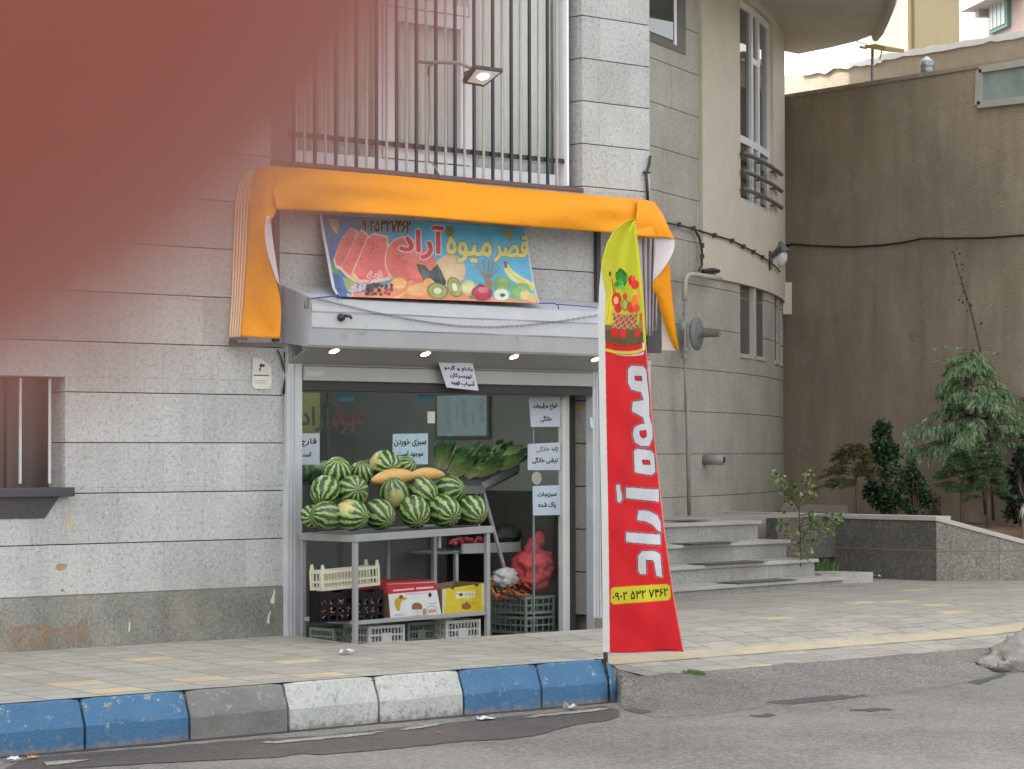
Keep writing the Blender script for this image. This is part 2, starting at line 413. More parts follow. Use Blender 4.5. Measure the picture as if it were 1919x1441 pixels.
def asphalt_mat(name, base, var=.25, warm=None, rough=.85):
    m, nt, n, l, b = newmat(name); co = wpos(n)
    f1 = nnoise(n, l, co, .55, 6, .65); f2 = nnoise(n, l, co, 48, 4, .8); f3 = nnoise(n, l, co, 6, 5, .7)
    c = nmix(n, l, 1, base, nramp(n, l, f1, [(.32, (1-var,)*3), (.68, (1+var*.4,)*3)]), 'MULTIPLY')
    c = nmix(n, l, 1, c, nramp(n, l, f2, [(.36, (.45, .45, .45)), (.48, (.98, .98, .98)), (.62, (1.75, 1.7, 1.62))]), 'MULTIPLY')
    c = nmix(n, l, 1, c, nramp(n, l, f3, [(.3, (.88, .87, .86)), (.7, (1.06, 1.06, 1.06))]), 'MULTIPLY')
    if warm:
        c = nmix(n, l, nramp(n, l, f1, [(.45, (0,)*3), (.7, (.6,)*3)]), c, warm)
        vo = n.new('ShaderNodeTexVoronoi'); vo.feature = 'DISTANCE_TO_EDGE'; vo.inputs['Scale'].default_value = .9; wv = n.new('ShaderNodeVectorMath'); wv.operation = 'ADD'; nz = n.new('ShaderNodeTexNoise'); nz.inputs['Scale'].default_value = 2.6; nz.inputs['Detail'].default_value = 7; nz.inputs['Roughness'].default_value = .7
        l.new(co, nz.inputs['Vector']); l.new(co, wv.inputs[0]); l.new(nz.outputs['Color'], wv.inputs[1]); l.new(wv.outputs[0], vo.inputs['Vector'])
        msk = nramp(n, l, nnoise(n, l, co, .8, 3), [(.5, (0,)*3), (.58, (.75,)*3)]); c = nmix(n, l, nmath(n, l, 'MULTIPLY', nramp(n, l, vo.outputs['Distance'], [(.0, (1,)*3), (.012, (0,)*3)]), msk), c, (.045, .042, .038))
        c = nmix(n, l, nramp(n, l, nnoise(n, l, co, 13, 3, .6), [(.66, (0,)*3), (.70, (.55,)*3)]), c, (.06, .057, .052))
    l.new(c, b.inputs['Base Color']); b.inputs['Roughness'].default_value = rough
    bump(n, l, b, f2, .5, .006); return m
M_PAVE = paving_mat()
M_ROAD = asphalt_mat('asphalt', (.134, .129, .117), .28, (.182, .168, .143))
M_PATCH = asphalt_mat('patched_asphalt', (.134, .128, .115), .40)
M_CONC = plain('raw_concrete', (.29, .27, .24), .9, var=.45, vs=9, bs=28, bst=.9, bd=.03, dirt=((.16, .15, .13), 7, .6))
M_TACT = plain('yellow_strip', (.40, .345, .235), .85, var=.25, vs=4, dirt=((.30, .28, .235), 5, .55))

mb = MB()
def ring(xs, ys): 
    return [[Vector((x, y, ZR)) for x in xs] for y in ys]
mb.grid(ring([-500, -60, -12, -6, 0, 6, 14, 60, 500], [-500, -60, -12, -8, -4, -2, 0, 20, 80, 600]))
tag(mb.build('road', M_ROAD, fix=False), kind='structure')

# pavement sheet with the sunken threshold in front of the shop left out
PX0, PX1, PY0, ZF = .07, 2.9, -.75, -.15
mb = MB()
xs = sorted(set([-40, -12, -8, -5, -3, -1, PX0, .4, .8, 1.0, 1.25, 1.5, 2.0, PX1, 3.6, 3.9, 4.2, 4.6, 5.0, 5.4, 6, 7, 8.2, 9.3, 12, 20, 60]))
ys = sorted(set([YK+.0, -2.2, -2.0, -1.8, -1.5, -1.2, -.95, PY0, -.4, 0.02, 1, 3.4]))
for i in range(len(xs)-1):
    for j in range(len(ys)-1):
        xa, xb, ya, yb = xs[i], xs[i+1], ys[j], ys[j+1]
        if xa >= PX0-1e-6 and xb <= PX1+1e-6 and ya >= PY0-1e-6: continue
        if xb <= 3.9 and ya >= 0.0: continue
        mb.poly([(xa, ya, zp(xa, ya)), (xb, ya, zp(xb, ya)), (xb, yb, zp(xb, yb)), (xa, yb, zp(xa, yb))])
# vertical lip of the cut-out
mb.poly([(PX0, .02, ZF), (PX0, PY0, ZF), (PX0, PY0, zp(PX0, PY0)), (PX0, .02, 0)])
mb.poly([(PX0, PY0, ZF), (PX1, PY0, ZF), (PX1, PY0, zp(PX1, PY0)), (PX0, PY0, zp(PX0, PY0))])
mb.poly([(PX1, PY0, ZF), (PX1, .02, ZF), (PX1, .02, 0), (PX1, PY0, zp(PX1, PY0))])
tag(mb.build('pavement', M_PAVE, fix=False), kind='structure')
# front edge of the lowered pavement
mb = MB(); rows = [[], []]
for k in range(70):
    x = .80+k*.2; rows[0].append(Vector((x, YK+.002, zp(x, YK)))); rows[1].append(Vector((x, YK+.002, -.6)))
mb.grid(rows); tag(mb.build('pavement_edge', M_CONC, fix=False), kind='structure')
# yellow guidance strip along the lowered kerb
mb = MB(); rows = [[], []]
for k in range(60):
    x = .9+k*.25
    rows[0].append(Vector((x, -1.90, zp(x, -1.90)+.004))); rows[1].append(Vector((x, -1.70, zp(x, -1.70)+.004)))
mb.grid(rows); tag(mb.build('guidance_strip', M_TACT, fix=False), kind='structure')

# asphalt ramp from the road up to the lowered pavement, with broken dark edge
def wedge():
    mb = MB(); rows = [[] for _ in range(11)]
    top = [(1142, 1285), (1170, 1275), (1250, 1264), (1340, 1262), (1450, 1247), (1560, 1236), (1690, 1222), (1770, 1222), (1850, 1240)]
    bot = [(1142, 1300), (1165, 1322), (1230, 1335), (1330, 1330), (1450, 1314), (1600, 1300), (1740, 1285), (1830, 1268), (1890, 1256)]
    nseg = 90
    for k in range(nseg+1):
        t = k/nseg*(len(top)-1); i = min(len(top)-2, int(t)); u = t-i
        bx = bot[i][0]*(1-u)+bot[i+1][0]*u; by = bot[i][1]*(1-u)+bot[i+1][1]*u
        tx = top[i][0]*(1-u)+top[i+1][0]*u
        b_ = W(bx, by+3*N3(k*.35, 0, 0), 'Z', ZR+.002)
        x = W(tx, 1250, 'Y', YK).x; a_ = Vector((x, YK-.0, zp(x, YK)+.002+.012*N3(k*.2, 5, 0)))
        for q, r in enumerate((0, .08, .2, .35, .5, .65, .78, .88, .95, 1, 1.25)):
            p = a_.lerp(b_, r) if r <= 1 else b_.lerp(b_+(b_-a_)*.45, (r-1)/.45); p.z = ZR+.0015+(a_.z-ZR)*max(0, 1-r/1.0)**1.35+(.012 if r < .95 else .0)*N3(k*.4, r*4, 2)*min(1, r*6)+.012*math.sin(math.pi*min(1, r))
            rows[q].append(p)
    mb.grid(rows); return mb
tag(wedge().build('driveway_ramp', M_PATCH, smooth=True), kind='structure')

# kerb stones
def kerb_mat(name, top, low, chip, amt):
    m, nt, n, l, b = newmat(name); co = wpos(n)
    f = nnoise(n, l, co, 16, 7, .75); f2 = nnoise(n, l, co, 45, 4, .7); f3 = nnoise(n, l, co, 2.5, 4)
    c = nmix(n, l, nramp(n, l, f3, [(.35, (0,)*3), (.65, (1,)*3)]), top, low)
    c = nmix(n, l, nramp(n, l, f, [(amt, (0,)*3), (amt+.05, (1,)*3)]), c, chip)
    sp = n.new('ShaderNodeSeparateXYZ'); l.new(co, sp.inputs[0])
    g = nmath(n, l, 'ADD', nmath(n, l, 'MULTIPLY', nmath(n, l, 'SUBTRACT', -.27, sp.outputs['Z']), 9.0), nmath(n, l, 'MULTIPLY', nmath(n, l, 'SUBTRACT', f, .5), 2.2))
    c = nmix(n, l, nramp(n, l, g, [(.30, (0,)*3), (.62, (.85,)*3)]), c, (.17, .155, .135))
    c = nmix(n, l, nramp(n, l, f2, [(.3, (.5,)*3), (.52, (0,)*3)]), c, (.12, .12, .12))
    l.new(c, b.inputs['Base Color']); b.inputs['Roughness'].default_value = .62
    bump(n, l, b, nmath(n, l, 'ADD', f, nmath(n, l, 'MULTIPLY', f2, .6)), .55, .012); return m
K_BLUE = kerb_mat('blue_kerb_paint', (.028, .122, .235), (.02, .10, .205), (.27, .28, .25), .59)
K_GREY = kerb_mat('bare_kerb_concrete', (.16, .155, .14), (.11, .108, .098), (.24, .23, .21), .58)
K_WHITE = kerb_mat('white_kerb_paint', (.42, .42, .385), (.37, .38, .35), (.30, .29, .26), .555)
def kerb(xa, xb, mat, label, seed, end=False):
    rs = random.Random(seed); g = .009
    prof = [(.05, -.006), (.004, -.003), (-.010, -.008), (-.056, -.125), (-.064, -.15), (-.07, ZR+.06-.30)]
    nx = 9; rows = []
    for i in range(nx):
        x = xa+g+(xb-xa-2*g)*i/(nx-1); r = []
        e = 1 if i in (0, nx-1) else 0
        for k, (y, z) in enumerate(prof):
            zz = zp(min(x, .75), YK)+z
            j = .006*N3(x*7, k*2.1, seed)
            r.append(Vector((x, YK+y+j-(-.012 if e and k > 0 else 0), zz+j*.7-(.006 if e and k < 3 else 0))))
        rows.append(r)
    mb = MB(); mb.grid(rows)
    mb.poly([rows[0][k] for k in range(len(prof))]+[Vector((xa+g, YK+.13, -.6))]); mb.poly([rows[-1][k] for k in range(len(prof))]+[Vector((xb-g, YK+.13, -.6))])
    o = mb.build('kerb_stone', mat, smooth=False, bevel=.006); tag(o, label, 'kerb stone', 'kerb stones along the pavement edge')
KX = [-4.25, -3.607, -3.054, -2.373, -1.689, -1.022, -.363, .28, .86]
kl = [(K_BLUE, 'blue painted kerb stone cut off by the left edge of the picture'), (K_BLUE, 'second blue kerb stone from the left, chips at its right end'),
      (K_GREY, 'unpainted dark grey kerb stone between the blue and the white ones'), (K_WHITE, 'left one of two white painted kerb stones, beside the grey one'),
      (K_WHITE, 'right one of two white kerb stones, next to blue paint'), (K_BLUE, 'blue kerb stone beside the white ones in front of the shop'),
      (K_BLUE, 'last blue kerb stone on the right, beside the flag pole')]
kerb(KX[0], KX[1], K_BLUE, 'blue painted kerb stone just beyond the left edge of the picture', 1)
for i, (m_, lb) in enumerate(kl): kerb(KX[i+1], KX[i+2], m_, lb, i+2)
# mortar bed behind the joints
MB().box(-4.3, .84, YK-.004, YK+.12, -.5, -.095).build('kerb_bed', plain('dark_mortar', (.10, .09, .08), .95), None)
tag(bpy.data.objects['kerb_bed'], kind='structure')
# rounded broken stub that ends the blue kerb
mb = MB(); rows = []
for i in range(7):
    t = i/6; x = .86+.13*t; r = []
    for (y, z) in [(.12, -.005), (.0, .0), (-.03, -.02), (-.06, -.12), (-.07, -.3)]:
        r.append(Vector((x, YK+y*(1-.5*t)+.012*N3(x*9, z*9, 3), zp(.75, YK)+z-.20*t*t+.012*N3(x*11, y*9, 1))))
    rows.append(r)
mb.grid(rows); tag(mb.build('kerb_stub', K_BLUE, smooth=True), 'broken sloping blue kerb end right of the flag pole', 'kerb stone')
# rough concrete lump where the kerb starts again at the right edge
def lump(name, c, rx, ry, rz, mat, seed, label, cat):
    mb = MB(); rows = []
    for i in range(17):
        a = math.pi*.5*i/16; r = []
        for j in range(48):
            t = 2*math.pi*j/48; k = 1+.30*N3(math.cos(t)*2+seed, math.sin(t)*2, i*.4)+.12*N3(math.cos(t)*6, math.sin(t)*6+seed, i*1.1)
            r.append(Vector((c[0]+rx*k*math.cos(a)*math.cos(t), c[1]+ry*k*math.cos(a)*math.sin(t), c[2]+rz*math.sin(a)*(1+.25*N3(t, i*.6, seed)))))
        rows.append(r)
    mb.grid(rows, closed=True); mb.poly(rows[-1]); o = mb.build(name, mat, smooth=True)
    if label: tag(o, label, cat)
    return o
lump('concrete_lump', (4.93, -2.62, ZR-.06), .52, .24, .33, M_CONC, 3, 'rough concrete lump where the kerb starts again at the right edge', 'concrete')

# wet stain in the gutter and dark tar scars, thin sheets with their own outline
def blot(name, pts, z, mat, zf=None, jag=3.0, seed=0, sub=5, lift=0):
    out = []
    n = len(pts)
    for i in range(n):
        (xa, ya), (xb, yb) = pts[i], pts[(i+1) % n]
        for k in range(sub):
            t = k/sub; out.append((xa+(xb-xa)*t+jag*N3(i+t*2, seed, 1), ya+(yb-ya)*t+jag*.35*N3(i*1.3+t*3, seed, 4)))
    P_ = []
    for x, y in out:
        p = W(x, y, 'Z', z) if zf is None else zf(x, y)
        P_.append(p+Vector((0, 0, lift)))
    return MB().poly(P_).build(name, mat, fix=False)
M_WET = asphalt_mat('wet_asphalt', (.058, .048, .042), .35, rough=.62)
M_TAR = plain('tar', (.06, .057, .053), .8, var=.4)
tag(blot('wet_stain', [(-60, 1470), (60, 1418), (200, 1408), (360, 1394), (480, 1385), (600, 1378), (760, 1362), (860, 1352), (960, 1342), (1060, 1333), (1130, 1322), (1158, 1330), (1160, 1342), (1140, 1350), (1100, 1354),
     (1060, 1362), (1010, 1376), (960, 1384), (860, 1390), (780, 1398), (700, 1406), (600, 1414), (560, 1412), (520, 1419), (400, 1424), (250, 1432), (120, 1440), (40, 1470)], ZR+.004, M_WET, jag=5, sub=6), kind='structure')
mb = MB(); rows = [[], []]
for k in range(120):
    x = -5+k*.05; rows[0].append(Vector((x, YK-.04, ZR+.0025))); rows[1].append(Vector((x, YK-.135-.05*N3(x*2.1, 0, 3)-.03*N3(x*7, 2, 3), ZR+.0025)))
mb.grid(rows); tag(mb.build('gutter_dirt', plain('gutter_dirt', (.035, .031, .027), .9, var=.5, vs=10), fix=False), kind='structure')
M_DRY = asphalt_mat('dry_gutter_silt', (.22, .205, .175), .15)
for i, pts in enumerate([[(485, 1391), (560, 1384), (640, 1377), (725, 1369), (690, 1377), (600, 1385), (520, 1393)], [(745, 1366), (800, 1358), (842, 1354), (800, 1362), (760, 1368)],
                         [(1000, 1340), (1060, 1334), (1120, 1327), (1150, 1326), (1110, 1333), (1040, 1340), (980, 1346)], [(80, 1428), (130, 1424), (170, 1423), (130, 1430), (90, 1434)]]):
    tag(blot('gutter_silt', pts, ZR+.008, M_DRY, jag=4, seed=i, sub=5), kind='structure')
for i, pts in enumerate([[(1435, 1316), (1480, 1305), (1560, 1303), (1622, 1302), (1600, 1308), (1540, 1313), (1490, 1319), (1450, 1318)], [(1815, 1277), (1850, 1270), (1880, 1259), (1885, 1265), (1850, 1277), (1830, 1283)],
                         [(1405, 1341), (1440, 1336), (1455, 1340), (1430, 1344)], [(1165, 1329), (1200, 1325), (1225, 1332), (1205, 1338)], [(1590, 1330), (1640, 1326), (1680, 1328), (1630, 1333)]]):
    tag(blot('tar_scar', pts, ZR+.0035, M_TAR, jag=6, seed=i+7, sub=7), kind='structure')

# small litter
M_PAPER = plain('litter_paper', (.5, .5, .49), .7)
def litter(x, y, z, s, label, mat=M_PAPER, seed=0):
    c = W(x, y, 'Z', z); rs = random.Random(seed); mb = MB(); rows = []
    for i in range(4):
        rows.append([c+Vector((s*(j-1.5)*.5+rs.uniform(-.1, .1)*s, s*(i-1.5)*.35+rs.uniform(-.1, .1)*s, .006+abs(rs.gauss(0, .22))*s)) for j in range(5)])
    mb.grid(rows); o = mb.build('litter', mat, smooth=False, solid=.001); tag(o, label, 'litter', 'scraps of litter by the kerb')
litter(908, 1349, ZR+.006, .06, 'flat white scrap of paper on the wet stain by the kerb', seed=1)
litter(1068, 1328, ZR+.006, .05, 'crumpled white scrap of paper below the last blue kerb stone', seed=2)
litter(22, 1426, ZR+.006, .035, 'tiny white scrap in the gutter at the bottom left corner', seed=3)
litter(57, 1422, ZR+.006, .035, 'small orange leaf in the gutter at the bottom left', plain('orange_leaf', (.5, .17, .05), .6), 4)
litter(645, 1225, -.03, .05, 'thin white scrap of paper on the pavement before the stand', seed=5)
litter(1165, 1304, ZR+.03, .03, 'small yellow scrap of litter beside the flag pole', plain('yellow_scrap', (.65, .6, .12), .6), 6)
litter(820, 1374, ZR+.008, .02, 'tiny red scrap of litter on the wet stain', plain('red_scrap', (.4, .05, .04), .6), 7)
# ------------------------------------------------------------------ corner shop building
CH, CZ = .33, .0126
M_GRAN = granite('light_granite', (.415, .412, .39), (.20, .20, .19), (.545, .542, .52), 36, (.668, .48, CH, CZ, 'X'), warm=(.46, .40, .32), warmamt=.10)
M_PLINTH = granite('weathered_granite', (.235, .23, .20), (.10, .10, .092), (.36, .35, .31), 50, (.95, .45, 9, -4, 'X'), warm=(.27, .225, .13), warmamt=.75, big=.26)
M_MORTAR = plain('mortar', (.24, .215, .18), .9)
bl = thing('corner_building', (1.5, .5, 0), 'grey granite clad corner building housing the fruit shop, barred window above', 'building')
OPEN = [(-3.4, -1.744, 1.037, 1.76), (0.0, 3.0, -.6, 2.30), (-.107, 2.837, 3.272, 6.3)]
def cut(za, zb, xa, xb):
    """stone pieces of one course, cut round the openings"""
    zs = sorted({za, zb} | {v for o in OPEN for v in o[2:] if za < v < zb and o[0] < xb and o[1] > xa}); res = []
    for z0, z1 in zip(zs[:-1], zs[1:]):
        sp = [(xa, xb)]
        for o in OPEN:
            if o[2] < (z0+z1)/2 < o[3]:
                sp = [q for a, b_ in sp for q in ((a, min(b_, o[0])), (max(a, o[1]), b_)) if q[1]-q[0] > 1e-4]
        res += [(a, b_, z0, z1) for a, b_ in sp]
    return res
V3 = lambda x, y, z: Vector((x, y, z))
w_, mo = MB(), MB()
for k in range(1, 22):
    za, zb = CZ+CH*k, CZ+CH*(k+1)
    for a, b_, z0, z1 in cut(za, zb, -14.0, 3.565):
        g0 = .003 if abs(z0-za) < 1e-6 else 0; g1 = .003 if abs(z1-zb) < 1e-6 else 0
        w_.box(a, b_, 0, .30, z0+g0, z1-g1)
        mo.box(a+.008, b_-.008, .005, .292, z0-.004, z1+.004)
w_.build('wall', M_GRAN, bl, bevel=.0025); mo.build('mortar', M_MORTAR, bl)
pl = MB()
for a, b_ in ((-14, -.0), (3.0, 3.565)): pl.box(a, b_, -.004, .30, -.3, CZ+CH-.005)
pl.build('plinth', M_PLINTH, bl, bevel=.003)
# rust, lime and glue marks on the stone: irregular thin stains with their own shape
def stain(pts, mat, name='stain', y=-.0025, sub=4, jag=2.0, seed=0):
    out = []
    for i in range(len(pts)):
        (xa, ya), (xb, yb) = pts[i], pts[(i+1) % len(pts)]
        for k in range(sub):
            t = k/sub; out.append(W(xa+(xb-xa)*t+jag*N3(i+t*2, seed, 1), ya+(yb-ya)*t+jag*N3(i*1.3+t*3, seed, 4), 'Y', y))
    return MB().poly(out).build(name, mat, bl, fix=False)
def stainmat(name, c1, c2):
    m, nt, n, l, b = newmat(name); co = wpos(n); f = nnoise(n, l, co, 22, 6, .7); f2 = nnoise(n, l, co, 7, 5, .7)
    c = nmix(n, l, nramp(n, l, f, [(.35, (0,)*3), (.65, (1,)*3)]), c1, c2); l.new(c, b.inputs['Base Color'])
    l.new(nramp(n, l, f2, [(.36, (0,)*3), (.74, (.62,)*3)]), b.inputs['Alpha']); b.inputs['Roughness'].default_value = .8; return m
M_RUST = stainmat('rust_stain', (.42, .19, .07), (.30, .20, .10)); M_GLUE = plain('old_glue', (.50, .42, .27), .6, var=.3, vs=30); M_LIME = plain('lime_splash', (.66, .66, .62), .8)
M_BROWN = plain('brown_glue', (.36, .24, .12), .6, var=.3, vs=30)
stain([(-20, 1222), (-20, 1150), (30, 1175), (70, 1165), (110, 1180), (135, 1160), (141, 1175), (142, 1210), (120, 1216), (60, 1219)], M_RUST, y=-.0065, seed=1, sub=6)
stain([(143, 1172), (158, 1150), (170, 1180), (165, 1200), (145, 1208)], M_RUST, y=-.0065, seed=3)
stain([(124, 962), (132, 968), (139, 980), (133, 990), (124, 995)], M_GLUE, seed=2); stain([(124, 932), (136, 932), (137, 940), (128, 948), (133, 938)], M_GLUE, seed=5)
stain([(105, 1060), (112, 1055), (124, 1057), (125, 1065), (113, 1069), (106, 1066)], M_BROWN, seed=6); stain([(113, 1106), (118, 1103), (122, 1106), (118, 1110)], M_BROWN, seed=8); stain([(166, 1069), (169, 1068), (170, 1072), (167, 1072)], M_BROWN, seed=9, sub=2, jag=.5)
stain([(507, 1130), (513, 1104), (516, 1110), (513, 1132)], M_LIME, y=-.0065, seed=4); stain([(499, 1168), (503, 1152), (508, 1143), (505, 1158), (505, 1170), (501, 1166)], M_LIME, y=-.0065, seed=10)
stain([(241, 1184), (242, 1165), (244, 1165), (243, 1184)], M_LIME, y=-.0065, seed=11, jag=.6)
# unseen storeys and wing, sized to shade the street, and room behind
M_INT = plain('shop_wall_paint', (.36, .385, .355), .7, var=.12, vs=3)
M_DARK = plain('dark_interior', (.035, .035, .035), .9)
MB().box(-24, 3.56, .01, 6, 6.945, 18).build('upper_storeys', M_PLINTH, bl)
MB().box(-24, -14.01, .0, 6, -.3, 6.94).build('wing', M_PLINTH, bl)
it = MB(); it.box(-.1, 3.46, 3.6, 3.7, -.2, 2.4); it.box(3.46, 3.54, .31, 3.7, -.2, 2.4); it.box(-.2, -.02, .31, 3.7, -.2, 2.4); it.build('interior_wall', M_INT, bl)
wt = MB(); wt.box(-.02, 3.43, 3.57, 3.6, ZF, .95); wt.box(3.43, 3.46, .31, 3.6, ZF, .95); wt.build('lower_wall_band', plain('dim_lower_wall', (.10, .09, .08), .4, var=.25, vs=5), bl)  # added dark band, painting the dimness of the lower room
MB().box(-.1, 3.5, .31, 3.7, 2.3, 2.38).build('ceiling', plain('ceiling_paint', (.5, .5, .48), .8), bl)
fl = MB(); fl.box(PX0, PX1, PY0, .31, ZF-.05, ZF); fl.box(-.1, 3.46, .31, 3.6, ZF-.05, ZF); fl.build('threshold_floor', plain('dark_floor', (.10, .095, .09), .7, var=.3, vs=12), bl)
MB().box(-14, 3.5, 5.9, 6.0, -.3, 6.94).build('rear_wall', M_MORTAR, bl)
MB().box(3.545, 3.56, .31, 5.9, -.3, 6.94).build('side_wall', M_PLINTH, bl)
# granite return of the opening on the right
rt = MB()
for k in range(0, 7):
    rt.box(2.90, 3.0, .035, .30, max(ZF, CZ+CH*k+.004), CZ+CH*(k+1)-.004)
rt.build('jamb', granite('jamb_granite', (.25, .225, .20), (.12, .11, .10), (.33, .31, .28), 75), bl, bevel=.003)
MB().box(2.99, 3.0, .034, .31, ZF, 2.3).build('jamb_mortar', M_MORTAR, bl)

# ---- upper window
M_PVC = plain('white_frame', (.74, .74, .76), .35, var=.06)
M_GLASS = glassmat('window_glass', (.975, .985, .98)); M_SILL = plain('dark_sill', (.10, .055, .05), .5)
win = MB()
xa, xb, za, zb = .165, 2.790, 3.30, 6.28; yf = .135
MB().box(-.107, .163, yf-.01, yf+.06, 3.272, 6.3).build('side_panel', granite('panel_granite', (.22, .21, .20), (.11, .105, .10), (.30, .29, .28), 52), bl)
fr = []
win.box(xa, xb, yf, yf+.06, za, za+.10); win.box(xa, xb, yf, yf+.06, zb-.08, zb); win.box(xa, xa+.06, yf, yf+.06, za+.1, zb-.08); win.box(xb-.075, xb, yf, yf+.06, za+.1, zb-.08)
Xp = lambda x_, y_=yf: W(x_, 250, 'Y', y_).x
for p0, p1 in ((709, 716), (880, 889)): win.box(Xp(p0), Xp(p1), yf+.001, yf+.06, za+.1, zb-.08)
wf = win.build('window', M_PVC, bl, bevel=.004)
sash = MB(); s0, s1 = Xp(717), Xp(879); zt = W(800, 22, 'Y', yf).z
for a, b_, c_, d_ in ((s0, s0+.11, za+.105, zt), (s1-.09, s1, za+.105, zt), (s0+.11, s1-.09, za+.105, za+.21), (s0+.11, s1-.09, zt-.10, zt)): sash.box(a, b_, yf-.012, yf+.05, c_, d_)
sash.box(s0, s1, yf+.002, yf+.06, zt+.01, zt+.08)
sash.build('sash', M_PVC, wf, bevel=.004)
MB().box(xa+.06, xb-.075, yf+.028, yf+.032, za+.1, zb-.08).build('pane', M_GLASS, wf)
MB().box(-.11, 2.84, -.012, yf+.02, 3.262, 3.297).build('sill', M_SILL, bl, bevel=.003)
cur = MB(); rows = [[], []]
for i in range(301):
    x = xa+(xb-xa)*i/300; y = yf+.11+.011*math.sin(i*.62)+.004*math.sin(i*1.7)
    rows[0].append(Vector((x, y, za+.05))); rows[1].append(Vector((x, y, zb)))
cur.grid(rows); cur.build('curtain', plain('pale_curtain', (.78, .81, .78), .8, var=.1, vs=4), wf, smooth=True, solid=.002)
MB().box(-.2, 2.9, .62, .66, 3.1, 6.5).build('room_wall', plain('room_wall', (.3, .3, .29), .8), bl)
MB().box(-.2, 2.9, .305, .62, 3.05, 3.10).build('room_floor', M_MORTAR, bl)
# bars
M_BLK = plain('black_bar', (.018, .018, .02), .45); M_BGE = plain('beige_bar', (.40, .37, .32), .5)
gr = thing('window_grille', (1.36, .05, 3.3), 'security grille of black and beige upright bars over the upper window', 'window grille')
yb = .06; nb = 27
zbot = 3.345
for j in range(nb+1):
    x = Xp(550.5, yb)+(Xp(1043, yb)-Xp(550.5, yb))*j/nb
    w2 = .0095 if j % 2 == 0 else .0075
    MB().box(x-w2, x+w2, yb-w2, yb+w2, zbot-(.05), 6.25).build('bar', M_BLK if j % 2 == 0 else M_BGE, gr)
for z in (3.50, 4.95, 6.1): MB().box(.10, 2.78, yb+.012, yb+.022, z-.018, z+.018).build('cross_rail', M_BLK, gr)
MB().box(2.715, 2.735, yb-.02, yb+.06, 3.31, 6.25).build('frame_edge', M_PVC, gr)
# ---- basement window with its black stone sill
bw = MB(); bw.box(-3.4, -1.75, .20, .26, 1.03, 1.77); b_o = bw.build('basement_window', plain('dark_glass', (.05, .04, .035), .25, var=.3, vs=5), bl)
mbx = MB()
for px_ in (-14, 38, 93): 
    x = W(px_, 800, 'Y', .03).x; mbx = MB(); mbx.tube([(x, .03, 1.07), (x, .03, 1.745)], .010, 8); mbx.build('bar', plain('white_bar', (.55, .55, .54), .4) if 'white_bar' not in bpy.data.materials else bpy.data.materials['white_bar'], b_o)
for xx in (-2.05, -2.35): MB().box(xx-.02, xx+.02, .18, .2, 1.04, 1.76).build('mullion', plain('brown_mullion', (.07, .05, .04), .5), b_o)
M_BLKST = granite('black_granite', (.035, .035, .042), (.012, .012, .016), (.07, .07, .08), 90, rough=.35)
MB().box(-3.5, -1.715, -.075, .2, .985, 1.045).build('window_sill', M_BLKST, bl, bevel=.004)
ap = [W(112, 937, 'Y', 0), W(83, 971, 'Y', 0), W(-40, 976, 'Y', 0)]
MB().prism([Vector((-1.79, 0, .983)), Vector((ap[1].x, 0, ap[1].z)), Vector((-3.4, 0, ap[1].z)), Vector((-3.4, 0, .983))], (0, -.006, 0)).build('apron', M_BLKST, bl)

# ------------------------------------------------------------------ roller shutter housing, shutter, guides
M_STEEL = plain('grey_painted_steel', (.42, .43, .44), .45, var=.12, vs=5, dirt=((.22, .21, .19), 4, .62))
M_STEEL2 = plain('shutter_grey', (.29, .285, .27), .5, var=.12, vs=4)
X0h, X1h = -.02, 3.03
sh = thing('roller_shutter', (1.5, -.1, 2.0), 'grey steel roller shutter box above the shop opening, slats rolled up', 'roller shutter')
prof = [(0, 2.43), (-.31, 2.335), (-.345, 2.325), (-.362, 2.235), (-.355, 2.225), (-.36, 2.125), (-.35, 2.115), (-.315, 2.005), (-.30, 1.99), (-.0, 2.03)]
mb = MB(); nx = 40; rows = []
for i in range(nx+1):
    x = X0h+(X1h-X0h)*i/nx
    rows.append([Vector((x, y+.004*N3(x*2.5, k, 0), z+.006*N3(x*1.6, k*.8, 3))) for k, (y, z) in enumerate(prof)])
mb.grid(rows); mb.poly(rows[0]); mb.poly(rows[-1]); mb.build('housing', M_STEEL, sh, bevel=.002)
mb = MB()
for z0, z1, y in ((1.872, 1.90, -.052), (1.768, 1.868, -.07)): mb.box(.128, 2.885, y, -.02, z0, z1)
mb.build('slat', M_STEEL2, sh, bevel=.004)
mb = MB(); mb.prism([(.0, -.302, 1.99), (3.0, -.302, 1.99), (3.0, -.062, 1.885), (.0, -.062, 1.885)], (0, .004, .008))
mb.build('soffit', M_STEEL2, sh)
MB().box(.128, 2.885, -.05, .12, 1.70, 1.765).build('dark_gap', M_DARK, sh)  # near-black filler, the gap's shade put into its colour
for a, b_ in ((-.003, .126), (2.893, 2.999)):
    mb = MB(); mb.box(a, b_, -.05, .03, ZF if a > 1 else -.01, 2.06); mb.box(a+.03, a+.038, -.056, -.05, 0.0, 1.98); mb.box(a+.06, a+.066, -.058, -.05, 0.0, 1.98); mb.build('guide', M_STEEL, sh, bevel=.003)
MB().box(.135, .30, -.073, -.07, 1.80, 1.835).build('latch_plate', plain('latch', (.36, .35, .31), .5), sh, bevel=.004)
